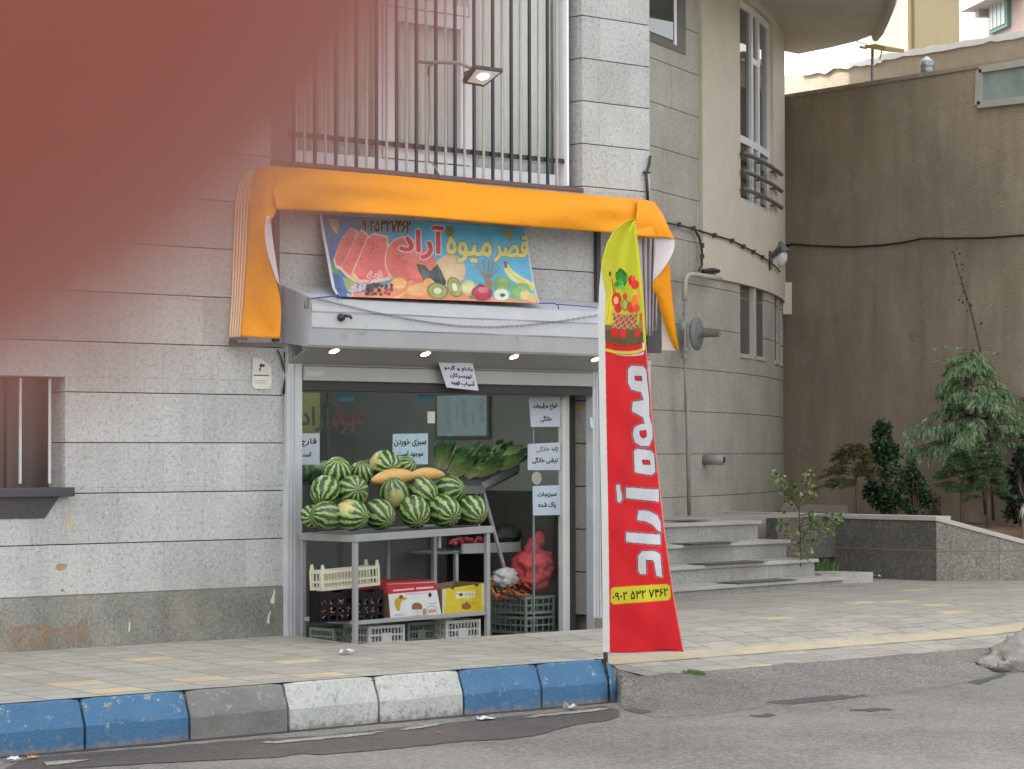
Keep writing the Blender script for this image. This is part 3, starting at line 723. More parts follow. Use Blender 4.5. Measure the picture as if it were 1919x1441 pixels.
# downlights
M_LAMP = plain('lit_downlight', (.9, .85, .7), .4, emit=(1.0, .86, .62), es=4.0); M_RIM = plain('lamp_rim', (.5, .33, .15), .35)
names = ['leftmost lit round downlight under the shutter box', 'second lit downlight from the left under the shutter box', 'third lit downlight, right of the slanted paper notice', 'lit downlight half hidden behind the white flag sleeve']
for (x, y), nm in zip(((628, 652), (799, 653.5), (965, 656), (1118, 660)), names):
    c = W(x, y, 'Y', -.275); c.z = 1.978; na = V3(0, -.105, -.24).normalized(); pc_ = V3(c.x, -.262, 1.9725)
    t = thing('downlight', pc_, nm, 'light', 'downlights under the shutter box')
    MB().lathe([(.034, .001), (.048, .001), (.050, .005), (.044, .009), (.036, .007)], pc_, na, 20).build('rim', M_RIM, t, smooth=True)
    MB().lathe([(.036, .002), (.035, .007), (.02, .010), (.004, .011)], pc_, na, 20).build('lens', M_LAMP, t, smooth=True)
# black camera knob and chain on the box front, hanging hook
t = thing('dome_camera', W(640, 595, 'Y', -.36), 'small black round camera on the front of the shutter box', 'camera')
c = W(638, 595, 'Y', -.36)
MB().lathe([(.026, 0), (.028, .012), (.02, .03), (.006, .036)], c, (0, -1, 0), 14).build('body', M_BLK, t, smooth=True)
MB().tube([c+Vector((.02, -.02, .012)), c+Vector((.045, -.05, .008)), c+Vector((.05, -.06, -.008))], .011, 8).build('lens', M_BLK, t, smooth=True)
def link_chain(a, b_, sag, n, r, w, mb):
    a, b_ = Vector(a), Vector(b_)
    P_ = lambda t: a.lerp(b_, t)+Vector((0, 0, -sag*4*t*(1-t)))
    for i in range(n):
        t0, t1 = i/n-.15/n, (i+1)/n+.15/n; p, q = P_(max(0, t0)), P_(min(1, t1)); d = (q-p).normalized()
        s_ = Vector((0, -1, 0)) if i % 2 else d.cross(Vector((0, -1, 0))).normalized()
        m_ = (p+q)/2; L = (q-p).length/2; loop = [m_+d*(L*math.cos(k*math.pi/4))+s_*(w*math.sin(k*math.pi/4)) for k in range(9)]
        mb.tube(loop, r, 4, False)
M_CHAIN = plain('chain_metal', (.20, .19, .175), .5, .6)
mb = MB(); A = W(596, 561, 'Y', -.372); B = W(850, 606, 'Y', -.378); C2 = W(1118, 592, 'Y', -.378)
pts_ = [(596, 561), (640, 571), (700, 585), (760, 597), (810, 605), (860, 611), (920, 613), (980, 610), (1050, 602), (1118, 591), (1180, 580)]
for i in range(len(pts_)-1): link_chain(W(*pts_[i], 'Y', -.377), W(*pts_[i+1], 'Y', -.377), .0, 13, .0022, .0065, mb)
tag(mb.build('chain', M_CHAIN), 'thin steel chain sagging across the front of the shutter box', 'chain')
mb = MB(); mb.tube([W(573, 556, 'Y', -.35)+Vector((.0, -.02, 0)), W(571, 566, 'Y', -.37), W(572, 577, 'Y', -.37), W(577, 578, 'Y', -.37), W(578, 562, 'Y', -.37)], .007, 6)
tag(mb.build('padlock_loop', M_CHAIN, smooth=True), 'rusty metal loop at the left end of the shutter box', 'hook')
# interior lamp tubes (lit)
t = thing('ceiling_lamp', (.9, .9, 2.24), 'lit fluorescent tube under the shop ceiling behind the glass', 'lamp')
MB().box(.3, 1.5, 1.15, 1.25, 2.25, 2.29).build('body', M_PVC, t)
MB().tube([(.32, 1.2, 2.222), (1.48, 1.2, 2.222)], .022, 10).build('tube', plain('lit_tube', (.9, .95, .95), .4, emit=(.93, 1.0, .96), es=27), t)
# ------------------------------------------------------------------ orange awning, folded up round the shop front
M_ORG = plain('orange_canvas', (.68, .25, .004), .6, spec=.18, var=.14, vs=2.2, bs=5, bst=.6, bd=.03)
M_LIN = plain('pale_canvas_lining', (.62, .55, .56), .7, var=.08)
M_PLEAT = plain('grey_pink_lining', (.40, .35, .345), .7, var=.12); M_PLEAT_SHADE = plain('pleat_shade', (.16, .135, .13), .8)
aw = thing('awning', (1.5, -.1, 2.9), 'orange canvas awning folded up round the shop front, drooping at both ends', 'awning')
def srf(rows, nsub=6):
    """smooth sheet through rows of points given as (px, py, Y)"""
    R_ = [[W(x, y, 'Y', c) for x, y, c in r] for r in rows]
    def dens(P_):
        out = []
        for i in range(len(P_)-1):
            p0, p1, p2, p3 = P_[max(0, i-1)], P_[i], P_[i+1], P_[min(len(P_)-1, i+2)]
            for k in range(nsub):
                t = k/nsub; out.append(.5*((2*p1)+(p2-p0)*t+(2*p0-5*p1+4*p2-p3)*t*t+(3*p1-p0-3*p2+p3)*t**3))
        return out+[P_[-1]]
    R_ = [dens(r) for r in R_]; C_ = list(zip(*R_)); C_ = [dens(list(c)) for c in C_]
    return MB().grid([list(r) for r in zip(*C_)])
top = [(500, 313), (540, 313), (620, 319), (760, 331), (900, 346), (1060, 361), (1150, 369), (1195, 373), (1222, 377)]
bot = [(520, 394), (560, 395), (620, 397), (760, 405), (900, 417), (1060, 430), (1150, 437), (1185, 442), (1232, 446)]
rows = []
for f, y, bul in ((0, -.035, 0), (.06, -.13, -2), (.3, -.25, -1), (.62, -.30, 1), (.93, -.335, 1), (1, -.315, 0)):
    rows.append([(a[0]*(1-f)+b[0]*f, a[1]*(1-f)+b[1]*f+bul+2.6*math.sin(i*1.9+f*5)*(f*(1-f)*4), y+.030*math.sin(i*1.7+f*5)) for i, (a, b) in enumerate(zip(top, bot))])
srf(rows).build('valance', [M_ORG, M_LIN], aw, smooth=True, solid=.004, moff=1)
# left side drape
rows = [[(478, 318, -.10), (490, 312, -.16), (502, 311, -.2), (514, 316, -.23)],
        [(470, 345, -.12), (485, 345, -.19), (500, 350, -.25), (516, 360, -.28)],
        [(466, 390, -.13), (482, 392, -.21), (500, 394, -.29), (519, 393, -.322)],
        [(465, 430, -.13), (478, 430, -.21), (490, 432, -.29), (498, 430, -.33)],
        [(463, 480, -.13), (478, 482, -.21), (493, 486, -.28), (502, 480, -.33)],
        [(460, 530, -.13), (480, 534, -.21), (502, 536, -.28), (518, 528, -.33)],
        [(455, 590, -.13), (482, 592, -.20), (508, 592, -.29), (527, 578, -.33)],
        [(451, 630, -.13), (478, 632, -.21), (503, 634, -.27), (524, 634, -.33)]]
srf(rows).build('side_panel', [M_ORG, M_LIN], aw, smooth=True, solid=.004, moff=1)
srf([[(499, 406, -.335), (506, 404, -.32)], [(496, 440, -.34), (511, 448, -.30)], [(503, 480, -.34), (518, 496, -.29)], [(518, 525, -.335), (524, 535, -.30)]]).build('lining', M_LIN, aw, smooth=True, solid=.002)
M_EDGE = plain('peach_fold', (.62, .46, .33), .6, var=.1)
for k in range(5):
    dx = 5.2*k; y0 = -.012-.018*k
    pts = [(474+dx*.9, 318-k*.6), (458+dx, 326-k*2), (448+dx, 350-k*2), (443+dx, 385), (441+dx, 430), (438+dx*.97, 500), (435+dx*.9, 565), (431+dx*.85, 631)]
    mb = MB(); rr = []
    for x, y in pts: rr.append([W(x-1.6, y, 'Y', y0), W(x+1.3, y, 'Y', y0-.010), W(x+3.4, y, 'Y', y0-.012), W(x+4.0, y, 'Y', y0-.002)])
    for q in range(len(rr)-1):
        mb.cur = 0; mb.idx([rr[q][0], rr[q][1], rr[q+1][1], rr[q+1][0]], [(0, 1, 2, 3)]); mb.cur = 1
        mb.idx([rr[q][1], rr[q][2], rr[q+1][2], rr[q+1][1]], [(0, 1, 2, 3)]); mb.idx([rr[q][2], rr[q][3], rr[q+1][3], rr[q+1][2]], [(0, 1, 2, 3)])
    mb.build('folded_edge', [M_EDGE, M_ORG], aw, solid=.003)
# frame posts and the foot bracket
M_FR = plain('brown_black_metal', (.05, .042, .038), .5)
for x, yb_ in ((516.5, 640), (1119, 575)):
    a = W(x, 400, 'Y', -.02); b_ = W(x, yb_, 'Y', -.02); MB().box(a.x-.02, a.x+.02, -.04, -.004, b_.z, 3.2).build('post', M_FR, aw)
mb = MB(); mb.beam(W(433, 646, 'Y', -.05), W(527, 646, 'Y', -.30), .035, .03); mb.beam(W(437, 634, 'Y', -.05), W(437, 648, 'Y', -.05), .04, .04, (1, 0, 0)); mb.beam(W(437, 634, 'Y', -.10), W(462, 635, 'Y', -.17), .03, .02)
mb.build('bracket', M_FR, aw)
# right end: hanging flap, lining, pleats, bracket
rows = [[(1195, 373, -.20), (1222, 377, -.18), (1232, 386, -.2), (1243, 402, -.22)], [(1193, 408, -.32), (1215, 408, -.31), (1238, 415, -.33), (1254, 428, -.35)], [(1190, 442, -.335), (1212, 447, -.325), (1240, 444, -.36), (1264, 448, -.39)]]
srf(rows).build('end_flap', [M_ORG, M_LIN], aw, smooth=True, solid=.004, moff=1)
rows = [[(1226, 445, -.30), (1246, 445, -.34), (1264, 449, -.385)], [(1227, 470, -.28), (1246, 468, -.33), (1263, 468, -.38)], [(1225, 500, -.26), (1240, 492, -.31), (1252, 491, -.355)], [(1223, 530, -.25), (1228, 522, -.28), (1234, 517, -.31)]]
srf(rows).build('lining', M_LIN, aw, smooth=True, solid=.003)
rows = [[(1248, 494, -.33), (1252, 494, -.335), (1255, 497, -.34)], [(1223, 533, -.27), (1238, 536, -.31), (1258, 540, -.34)], [(1231, 558, -.27), (1245, 570, -.32), (1262, 575, -.345)], [(1243, 600, -.28), (1254, 610, -.32), (1266, 618, -.35)], [(1262, 650, -.3), (1267, 656, -.32), (1272, 659, -.35)]]
srf(rows).build('tail', [M_ORG, M_LIN], aw, smooth=True, solid=.004, moff=1, flip=True)
rows = [[(1240, 592, -.22), (1244, 596, -.24)], [(1241, 625, -.22), (1254, 632, -.25)], [(1240, 656, -.22), (1266, 657, -.26)]]
srf(rows).build('lining', plain('warm_lining', (.52, .41, .35), .7), aw, solid=.003)
for k, (t0, t1, b0, b1, yb_) in enumerate([(1186, 1203, 1203, 1209, 612), (1203, 1213, 1210, 1214, 628), (1213, 1222, 1215, 1219, 630), (1222, 1229, 1221, 1224, 628), (1228, 1233, 1227, 1231, 612)]):
    y = -.20+.02*k
    rows = [[(t0, 444, y), ((t0+t1)/2, 444, y-.025), (t1, 444, y)], [((t0+b0)/2, 530, y), ((t0+b0+t1+b1)/4, 530, y-.025), ((t1+b1)/2, 530, y)], [(b0, yb_, y), ((b0+b1)/2, yb_, y-.01), (b1, yb_, y)]]
    srf(rows, 3).build('pleat', M_PLEAT, aw, smooth=True, solid=.003)
rows = [[(1186, 446, -.10), (1234, 446, -.10)], [(1200, 620, -.10), (1232, 620, -.10)]]; srf(rows, 2).build('pleat_back', M_PLEAT_SHADE, aw, solid=.003)  # darker copy of the lining, painting the shade between the pleats
a, b_ = W(1212, 562, 'Y', -.08), W(1238, 662, 'Y', -.08); MB().box(a.x, b_.x, -.09, -.06, b_.z, a.z).build('bracket', M_FR, aw)

# ------------------------------------------------------------------ fruit banner over the shutter box
M_PRINT = attrmat('banner_vinyl', .42, .74, .4, fold=2.5)
cv = Canvas(594, 398, 1014, 572, 3.0, (72, 150, 196))
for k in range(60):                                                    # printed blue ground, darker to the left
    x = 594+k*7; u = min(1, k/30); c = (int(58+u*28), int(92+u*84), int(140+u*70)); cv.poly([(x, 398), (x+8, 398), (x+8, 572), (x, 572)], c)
Z5 = lambda p: [(400+x/3.6025, 280+y/3.6025) for x, y in p]
Z6 = lambda p: [(780+x/3.5537, 300+y/3.5537) for x, y in p]
for k in range(9): cv.poly(Z6([(330+k*45, 640), (480+k*40, 560), (500+k*40, 575), (345+k*45, 665)]), (110, 180, 214), .35)
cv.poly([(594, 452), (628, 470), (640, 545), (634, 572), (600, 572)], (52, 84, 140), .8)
cv.poly(Z5([(775, 470), (830, 470), (848, 520), (832, 570), (800, 540)]), (168, 160, 92)); cv.poly(Z5([(790, 480), (838, 562), (830, 566)]), (205, 200, 120))
cv.poly(Z6([(190, 450), (240, 440), (262, 470), (235, 520), (200, 505)]), (122, 130, 74)); cv.poly(Z6([(560, 470), (625, 455), (650, 480), (625, 560), (600, 505)]), (150, 160, 78)); cv.poly(Z6([(735, 460), (760, 520), (740, 600)], ), (130, 150, 90))
cv.poly(Z5([(780, 770), (830, 740), (850, 850), (800, 830)]), (70, 130, 90))
cv.poly(Z5([(870, 860), (950, 880), (980, 960), (900, 950)]), (150, 165, 100))
rind, flesh, flesh2 = (226, 190, 150), (222, 104, 96), (205, 84, 84)
for s_ in ([(808, 745), (862, 605), (928, 525), (978, 555), (962, 605), (905, 725), (866, 815), (826, 800)], [(852, 808), (905, 715), (955, 600), (1000, 538), (1048, 575), (1036, 640), (990, 740), (940, 838), (975, 905), (900, 860)],
           [(930, 842), (984, 720), (1036, 598), (1085, 562), (1178, 585), (1186, 720), (1196, 880), (1080, 905), (978, 900)]):
    cv.poly(Z5(s_), rind); cx = sum(p[0] for p in s_)/len(s_); cy = sum(p[1] for p in s_)/len(s_)
    cv.poly(Z5([(cx+(x-cx)*.9, cy+(y-cy)*.9-6) for x, y in s_]), flesh); cv.poly(Z5([(cx+(x-cx)*.55+12, cy+(y-cy)*.6) for x, y in s_]), flesh2, .4)
for x, y in [(880, 640), (905, 600), (990, 610), (1000, 640), (1060, 690), (1075, 670), (1090, 700), (1110, 690), (1000, 790), (995, 740), (1075, 640), (1105, 660)]: cv.ell(400+x/3.6, 280+y/3.6, 1.0, 2.0, (96, 40, 44), .3)
cv.ell(757, 487, 36, 44, rind); cv.ell(757, 487, 34, 42, (224, 106, 92)); cv.ell(752, 494, 22, 28, (206, 88, 82), al=.5); cv.ell(790, 500, 28, 34, (226, 112, 98)); cv.ell(768, 470, 18, 20, (233, 130, 116), al=.6)
for x, y in [(748, 480), (755, 478), (775, 500), (740, 505), (790, 490), (765, 515), (800, 505)]: cv.ell(x, y, 1.1, 2.0, (120, 44, 44), .2)
cv.poly([(690, 545), (740, 528), (800, 530), (860, 548), (900, 556), (960, 560), (1012, 560), (1014, 572), (632, 572), (660, 552)], (226, 142, 100))
cv.ell(843, 507, 30, 30, (228, 196, 150), shade=(205, 150, 96)); cv.ell(843, 507, 29, 29, (230, 200, 156), al=.5)
cv.poly(Z6([(0, 690), (60, 700), (92, 740), (140, 690), (172, 745), (200, 812), (188, 850), (150, 838), (95, 830), (50, 800), (18, 745)]), (58, 66, 62)); cv.poly(Z6([(20, 700), (90, 760), (80, 815), (40, 780)]), (84, 92, 84)); cv.line(Z6([(140, 700), (180, 840)]), 1, (96, 104, 90))
cv.ell(748, 531, 17, 13, (238, 160, 92), shade=(206, 120, 66)); cv.ell(748, 531, 14, 10, (245, 182, 118)); cv.ell(782, 545, 24, 12, (240, 150, 84)); cv.ell(782, 545, 20, 9, (247, 186, 124)); cv.line([(740, 560), (780, 535), (800, 530)], 3, (245, 190, 140))
cv.ell(806, 536, 11, 16, (240, 174, 110), -.5)
for (cx, cy, rx, ry, an) in ((820, 545, 20, 15, .2), (852, 538, 13, 20, -.35)):
    cv.ell(cx, cy, rx, ry, (122, 112, 66), an); cv.ell(cx, cy, rx*.86, ry*.86, (168, 178, 92), an); cv.ell(cx, cy, rx*.34, ry*.4, (232, 232, 196), an)
    for k in range(14): cv.ell(cx+rx*.52*math.cos(k*.45), cy+ry*.52*math.sin(k*.45), .8, .8, (60, 62, 40))
cv.ell(878, 538, 14, 14, (222, 222, 160), shade=(170, 190, 110)); cv.ell(903, 549, 20, 15, (188, 52, 72), shade=(140, 30, 56)); cv.ell(905, 543, 10, 6, (232, 120, 140), al=.7); cv.poly([(896, 534), (900, 530), (904, 534), (908, 531), (908, 538), (896, 538)], (150, 40, 50))
for k in range(10):
    a = -1.57+(k-4.5)*.17; cv.line([(913, 530), (913+34*math.cos(a), 528+40*math.sin(a))], 2.0, (104, 110, 96) if k % 2 else (140, 136, 110))
cv.ell(916, 532, 7, 11, (156, 126, 84))
cv.ell(941, 532, 17, 14, (140, 178, 102), shade=(104, 150, 80)); cv.poly(Z6([(585, 680), (608, 690), (640, 735), (700, 775), (775, 815), (790, 850), (760, 880), (690, 840), (628, 790), (590, 745)]), (226, 214, 130)); cv.line(Z6([(600, 700), (650, 770), (780, 850)]), 1.4, (190, 170, 84)); cv.poly(Z6([(582, 672), (608, 678), (606, 720), (588, 715)]), (150, 60, 60))
cv.ell(977, 547, 19, 17, (150, 190, 118), shade=(110, 160, 92)); cv.ell(984, 553, 9, 9, (226, 200, 140)); cv.ell(941, 551, 16, 13, (150, 190, 110)); cv.ell(940, 552, 14, 11, (232, 236, 214)); cv.ell(942, 553, 5, 3.4, (70, 90, 80)); cv.ell(885, 557, 6, 3.5, (96, 130, 84)); cv.ell(998, 558, 10, 8, (226, 190, 120))
rs = random.Random(4)
for k in range(46): cv.ell(708+rs.uniform(-24, 26), 541+rs.uniform(-9, 11), 3.2, 3.2, rs.choice([(52, 44, 52), (78, 62, 74), (40, 34, 44), (96, 70, 84)]))
for k in range(14): cv.ell(705+rs.uniform(-22, 24), 546+rs.uniform(-6, 6), 1.8, 1.8, (206, 76, 70))
YL, DK, RD, WH = (226, 208, 116), (66, 62, 52), (210, 62, 64), (232, 228, 226)
cv.text('قصر', [(928, 441), (989, 443), (988, 494), (926, 490)], YL, 1.9, (DK, 1.0)); cv.text('میوه', [(837, 443), (921, 448), (920, 496), (838, 490)], YL, 1.9, (DK, 1.0))
cv.text('آراد', [(749, 425), (831, 424), (830, 489), (749, 480)], RD, 2.2, (WH, 1.5)); cv.text('۰۹۰۲۵۳۲۷۴۶۲', [(674, 411), (770, 414), (769, 437), (673, 432)], (36, 28, 24), 1.0, ((206, 172, 100), .8))
cv.text('پیک', [(678, 518), (711, 501), (717, 521), (684, 540)], (206, 48, 60), .35, (WH, 1.1)); cv.text('رایگان', [(648, 541), (680, 525), (686, 540), (654, 557)], (206, 48, 60), .3, (WH, 1.1))
cv.poly([(594, 398), (1014, 398), (1014, 402.5), (594, 402.5)], (206, 200, 204), .7)
LE = [(598, 402), (605, 445), (611, 475), (618, 515), (623, 540), (632, 555)]; RE = [(985, 428), (990, 460), (994, 490), (1001, 530), (1006, 552), (1012, 568)]
def along(P_, t):
    u = t*(len(P_)-1); i = min(len(P_)-2, int(u)); u -= i; return (P_[i][0]*(1-u)+P_[i+1][0]*u, P_[i][1]*(1-u)+P_[i+1][1]*u)
yprof = [-.03, -.06, -.10, -.17, -.25, -.365]
def bpx(s_, t_): a, b_ = along(LE, t_), along(RE, t_); return a[0]+(b_[0]-a[0])*s_, a[1]+(b_[1]-a[1])*s_
def bw_(s_, t_):
    x, y = bpx(s_, t_); u = t_*5; i = min(4, int(u)); yy = yprof[i]+(yprof[i+1]-yprof[i])*(u-i)
    return W(x, y, 'Y', yy+.008*math.sin(s_*17)*t_*(1-t_)*3)
for k in range(300):                                                   # white hem on both sides, along the real edges
    t_ = k/299
    for s_, d_ in ((0, 1), (1, -1)):
        x, y = bpx(s_, t_); cv.poly([(x-1, y-.6), (x+d_*(5 if d_ > 0 else 2.5), y-.6), (x+d_*(5 if d_ > 0 else 2.5), y+.6), (x-1, y+.6)] if d_ > 0 else [(x-2.5, y-.6), (x+2, y-.6), (x+2, y+.6), (x-2.5, y+.6)], (208, 210, 206))
cv.a = cv.a*.90+np.array(lin((170, 168, 168)), np.float32)*.10; cv.mottle(.09, 24, 3).mottle(.08, 7, 9).mottle(.06, 2.5, 5).blur()
bn = thing('banner', (1.2, -.1, 2.7), 'blue printed fruit banner with watermelon slices and yellow lettering above the shop', 'banner')
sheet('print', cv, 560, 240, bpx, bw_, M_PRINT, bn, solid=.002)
M_ROPE = plain('blue_cord', (.03, .07, .30), .6)
mb = MB(); mb.tube([W(577, 560, 'Y', -.37), W(605, 557, 'Y', -.375), W(632, 554, 'Y', -.375)], .006, 5); mb.tube([W(632, 551, 'Y', -.38), W(636, 556, 'Y', -.385), W(640, 553, 'Y', -.38), W(635, 559, 'Y', -.38)], .006, 5); mb.build('cord', M_ROPE, bn)
mb = MB(); mb.tube([W(1010, 568, 'Y', -.372), W(1038, 568, 'Y', -.372), W(1046, 572, 'Y', -.378), W(1047, 580, 'Y', -.378)], .005, 5); mb.tube([W(1046, 570, 'Y', -.375), W(1118, 576, 'Y', -.365)], .004, 5); mb.build('cord', M_ROPE, bn)

# ------------------------------------------------------------------ sliding glass front
YD = .16
M_ALU = plain('door_frame_white', (.55, .54, .50), .45, var=.1); M_ALUD = plain('door_rail_grey', (.27, .26, .24), .5)
M_DG = glassmat('door_glass', (.955, .972, .964), .28)
dr = thing('glass_shopfront', (1.5, YD, 0), 'sliding glass shop front with pale metal frame behind the melon stand', 'glass door')
zr0, zr1 = W(800, 739, 'Y', YD).z, W(800, 729, 'Y', YD).z
MB().box(.10, 2.83, YD-.02, YD+.04, zr0, zr1).build('top_rail', M_ALUD, dr, bevel=.003)
xr0, xr1 = W(1050, 900, 'Y', YD).x, W(1064, 900, 'Y', YD).x
mb = MB(); mb.box(xr0, (xr0+xr1)/2-.004, YD-.03, YD+.03, ZF, zr0-.002); mb.box((xr0+xr1)/2, xr1, YD-.022, YD+.03, ZF, zr1); mb.build('frame', M_ALU, dr, bevel=.003)
MB().box(xr1+.005, 2.895, YD-.005, YD+.05, ZF, 1.78).build('dark_gap_fill', M_DARK, dr)  # near-black strip painting the shaded gap between frame and jamb
xe = W(998, 900, 'Y', YD+.03).x
MB().box(xe, xr0, YD+.018, YD+.026, ZF, zr0-.002).build('pane', M_DG, dr)
MB().box(.10, W(838, 900, 'Y', YD).x, YD+.003, YD+.011, ZF, zr0-.002).build('pane', M_DG, dr)
MB().box(xe-.006, xe+.006, YD+.014, YD+.03, ZF, zr0-.002).build('glass_edge', plain('glass_edge', (.16, .19, .22), .2), dr)
c = W(1004, 896, 'Y', YD+.01); MB().lathe([(.004, 0), (.05, .0), (.05, .012), (.004, .014)], c, (0, -1, 0), 20).build('handle', plain('handle', (.30, .29, .25), .4), dr)
MB().box(W(615, 800, 'Y', YD).x-.003, W(615, 800, 'Y', YD).x+.003, YD+.001, YD+.013, .7, zr0-.002).build('pane_joint', plain('pane_joint', (.04, .05, .05), .4), dr)
for x, lb in ((649, 'left one of the two blue stickers at the top of the shop glass'), (799, 'right one of the two blue stickers at the top of the shop glass')):
    a, b_ = W(x-14, 739, 'Y', YD), W(x+14, 752, 'Y', YD); tag(MB().box(a.x, b_.x, YD-.002, YD+.001, b_.z, a.z).build('sticker', plain('blue_sticker', (.015, .15, .28), .4) if 'blue_sticker' not in bpy.data.materials else bpy.data.materials['blue_sticker']), lb, 'sticker', 'blue stickers on the glass')
a, b_ = W(801, 771, 'Y', YD), W(815, 793, 'Y', YD); tag(MB().box(a.x, b_.x, YD-.002, YD+.001, b_.z, a.z).build('card', plain('card', (.62, .60, .54), .7)), 'small cream printed card on the glass left of the whiteboard', 'card')
# cut lettering on the glass
def glass_word(txt, quad, mat, label, bold=1.2):
    xs_ = [p[0] for p in quad]; ys_ = [p[1] for p in quad]; cv = Canvas(min(xs_)-4, min(ys_)-4, max(xs_)+4, max(ys_)+4, 3); m = cv.dil(cv.tmask(txt, quad), bold); mb = MB()
    for i in range(cv.h):
        r = np.flatnonzero(np.diff(np.concatenate(([0], m[i].astype(int), [0])))); y = cv.y0+i/3
        for a, b_ in zip(r[::2], r[1::2]): mb.poly([W(cv.x0+x/3, yy, 'Y', YD-.001) for x, yy in ((a, y), (b_, y), (b_, y+.34), (a, y+.34))])
    return tag(mb.build('glass_lettering', mat, solid=.0008), label, 'lettering')
for dx, dy in ((0, 0),):
    glass_word('آراد', [(562, 757), (621, 755), (620, 810), (562, 806)], plain('dark_green_vinyl', (.006, .028, .018), .5), 'dark green lettering at the upper left of the shop glass')
    glass_word('میوه', [(624, 762), (684, 762), (684, 808), (624, 816)], plain('dark_red_vinyl', (.075, .008, .01), .5), 'dark red lettering beside the green word on the shop glass')

# ------------------------------------------------------------------ paper notices
M_PAP = attrmat('paper', .75, .62, .2)
def notice(name, quad, y, lines, label, bgc=(222, 226, 236), ybend=0, cat='paper notice', smear=None, col=(28, 30, 44), res=5, bold=.55):
    x0 = min(p[0] for p in quad)-1; x1 = max(p[0] for p in quad)+1; y0 = min(p[1] for p in quad)-1; y1 = max(p[1] for p in quad)+1
    cv = Canvas(x0, y0, x1, y1, res, bgc)
    bl_ = lambda s_, t_: ((quad[0][0]*(1-s_)+quad[1][0]*s_)*(1-t_)+(quad[3][0]*(1-s_)+quad[2][0]*s_)*t_, (quad[0][1]*(1-s_)+quad[1][1]*s_)*(1-t_)+(quad[3][1]*(1-s_)+quad[2][1]*s_)*t_)
    for txt, s0, s1, t0, t1, *c in lines: cv.text(txt, [bl_(s0, t0), bl_(s1, t0), bl_(s1, t1), bl_(s0, t1)], c[0] if c else col, bold)
    cv.mottle(.03, 12, len(label)).blur()
    fw = lambda s_, t_: W(*bl_(s_, t_), 'Y', y-ybend*(s_-.5)**2*4+.004*math.sin(s_*5+t_*3))
    o = sheet(name, cv, int((x1-x0)*2.6), int((y1-y0)*2.6), bl_, fw, M_PAP, None, .0012); return tag(o, label, cat, 'printed paper notices at the shop front')
notice('paper_notice', [(821, 677), (886, 681), (897, 732), (837, 726)], -.135, [('بادام و گردو', .12, .95, .14, .34), ('تویسرکان', .22, .88, .42, .60), ('آسیاب قهوه', .2, .92, .68, .88)], 'white paper notice with three lines hanging askew from the shutter', (228, 228, 238))
notice('paper_notice', [(736, 813), (802, 812), (802, 870), (736, 870)], YD-.004, [('سبزی خوردن', .04, .94, .18, .42), ('موجود است', .14, .86, .56, .78)], 'pale blue paper notice with two lines above the melons', (196, 222, 228))
notice('paper_notice', [(556, 812), (599, 812), (599, 871), (556, 871)], YD-.004, [('قارچ', .12, .86, .16, .42), ('است', .10, .62, .58, .74)], 'white paper notice at the left edge of the shop glass', (214, 220, 230))
notice('paper_notice', [(991, 746), (1048, 744), (1050, 800), (995, 800)], YD-.012, [('انواع عرقیجات', .12, .92, .20, .42), ('خانگی', .34, .72, .62, .84)], 'topmost of three white paper notices on the right door pane', (208, 216, 228), .02)
notice('paper_notice', [(989, 832), (1050, 829), (1050, 881), (989, 881)], YD-.012, [('رب', .74, .92, .14, .34), ('خانگی', .26, .68, .12, .34, (150, 122, 84)), ('ترشی خانگی', .14, .92, .52, .76)], 'middle one of three white paper notices on the right door pane', (208, 216, 228), .02)
notice('paper_notice', [(998, 911), (1050, 909), (1051, 965), (999, 966)], YD-.008, [('سبزیجات', .18, .86, .2, .40), ('پاک شده', .2, .82, .56, .78)], 'lowest of three white paper notices on the right door pane', (204, 216, 230))
# worn tag on the stone left of the opening, triangle of paper on the guide
q = [(473, 671), (486, 671), (499, 680), (505, 685), (508, 692), (508, 722), (503, 729), (478, 729), (472, 724)]
tg = thing('wall_tag', W(490, 700, 'Y', -.01), 'cream plastic tag with a torn corner on the stone left of the shop', 'sign')
MB().prism([W(x, y, 'Y', -.004) for x, y in q], (0, -.005, 0)).build('plate', plain('cream_plastic', (.58, .56, .50), .5), tg)
mb = MB(); mb.prism([W(x, y, 'Y', -.0095) for x, y in [(486, 684), (489, 681), (497, 684), (495, 688), (491, 687), (488, 691)]], (0, -.001, 0)); mb.prism([W(x, y, 'Y', -.0095) for x, y in [(486, 690), (489, 689), (488, 695), (485, 695)]], (0, -.001, 0))
for y, xa_, xb_ in ((702, 475, 504), (713, 478, 500), (717, 478, 499)): mb.prism([W(xa_, y, 'Y', -.0095), W(xb_, y+.5, 'Y', -.0095), W(xb_, y+(2.4 if y == 702 else 1), 'Y', -.0095), W(xa_, y+(2 if y == 702 else .6), 'Y', -.0095)], (0, -.001, 0))
mb.build('mark', M_BLK, tg)
tag(MB().prism([W(x, y, 'Y', -.062) for x, y in [(539, 682), (551, 681), (550, 687), (545, 695), (540, 697)]], (0, -.002, 0)).build('paper_scrap', M_PAPER), 'white corner of paper stuck on the left shutter guide', 'paper')
tag(MB().prism([W(x, y, 'Y', -.062) for x, y in [(1105, 782), (1110, 783), (1112, 802), (1107, 801)]], (0, -.002, 0)).build('paper_scrap', plain('label_white_blue', (.5, .55, .62), .7)), 'small torn label on the right shutter guide', 'paper')
tag(MB().prism([W(x, y, 'X', 2.897) for x, y in [(1080, 761), (1094, 759), (1094, 767), (1080, 769)]], (-.003, 0, 0)).build('paper_scrap', plain('yellow_label', (.32, .24, .03), .6)), 'small yellow label on the stone jamb right of the door', 'label')
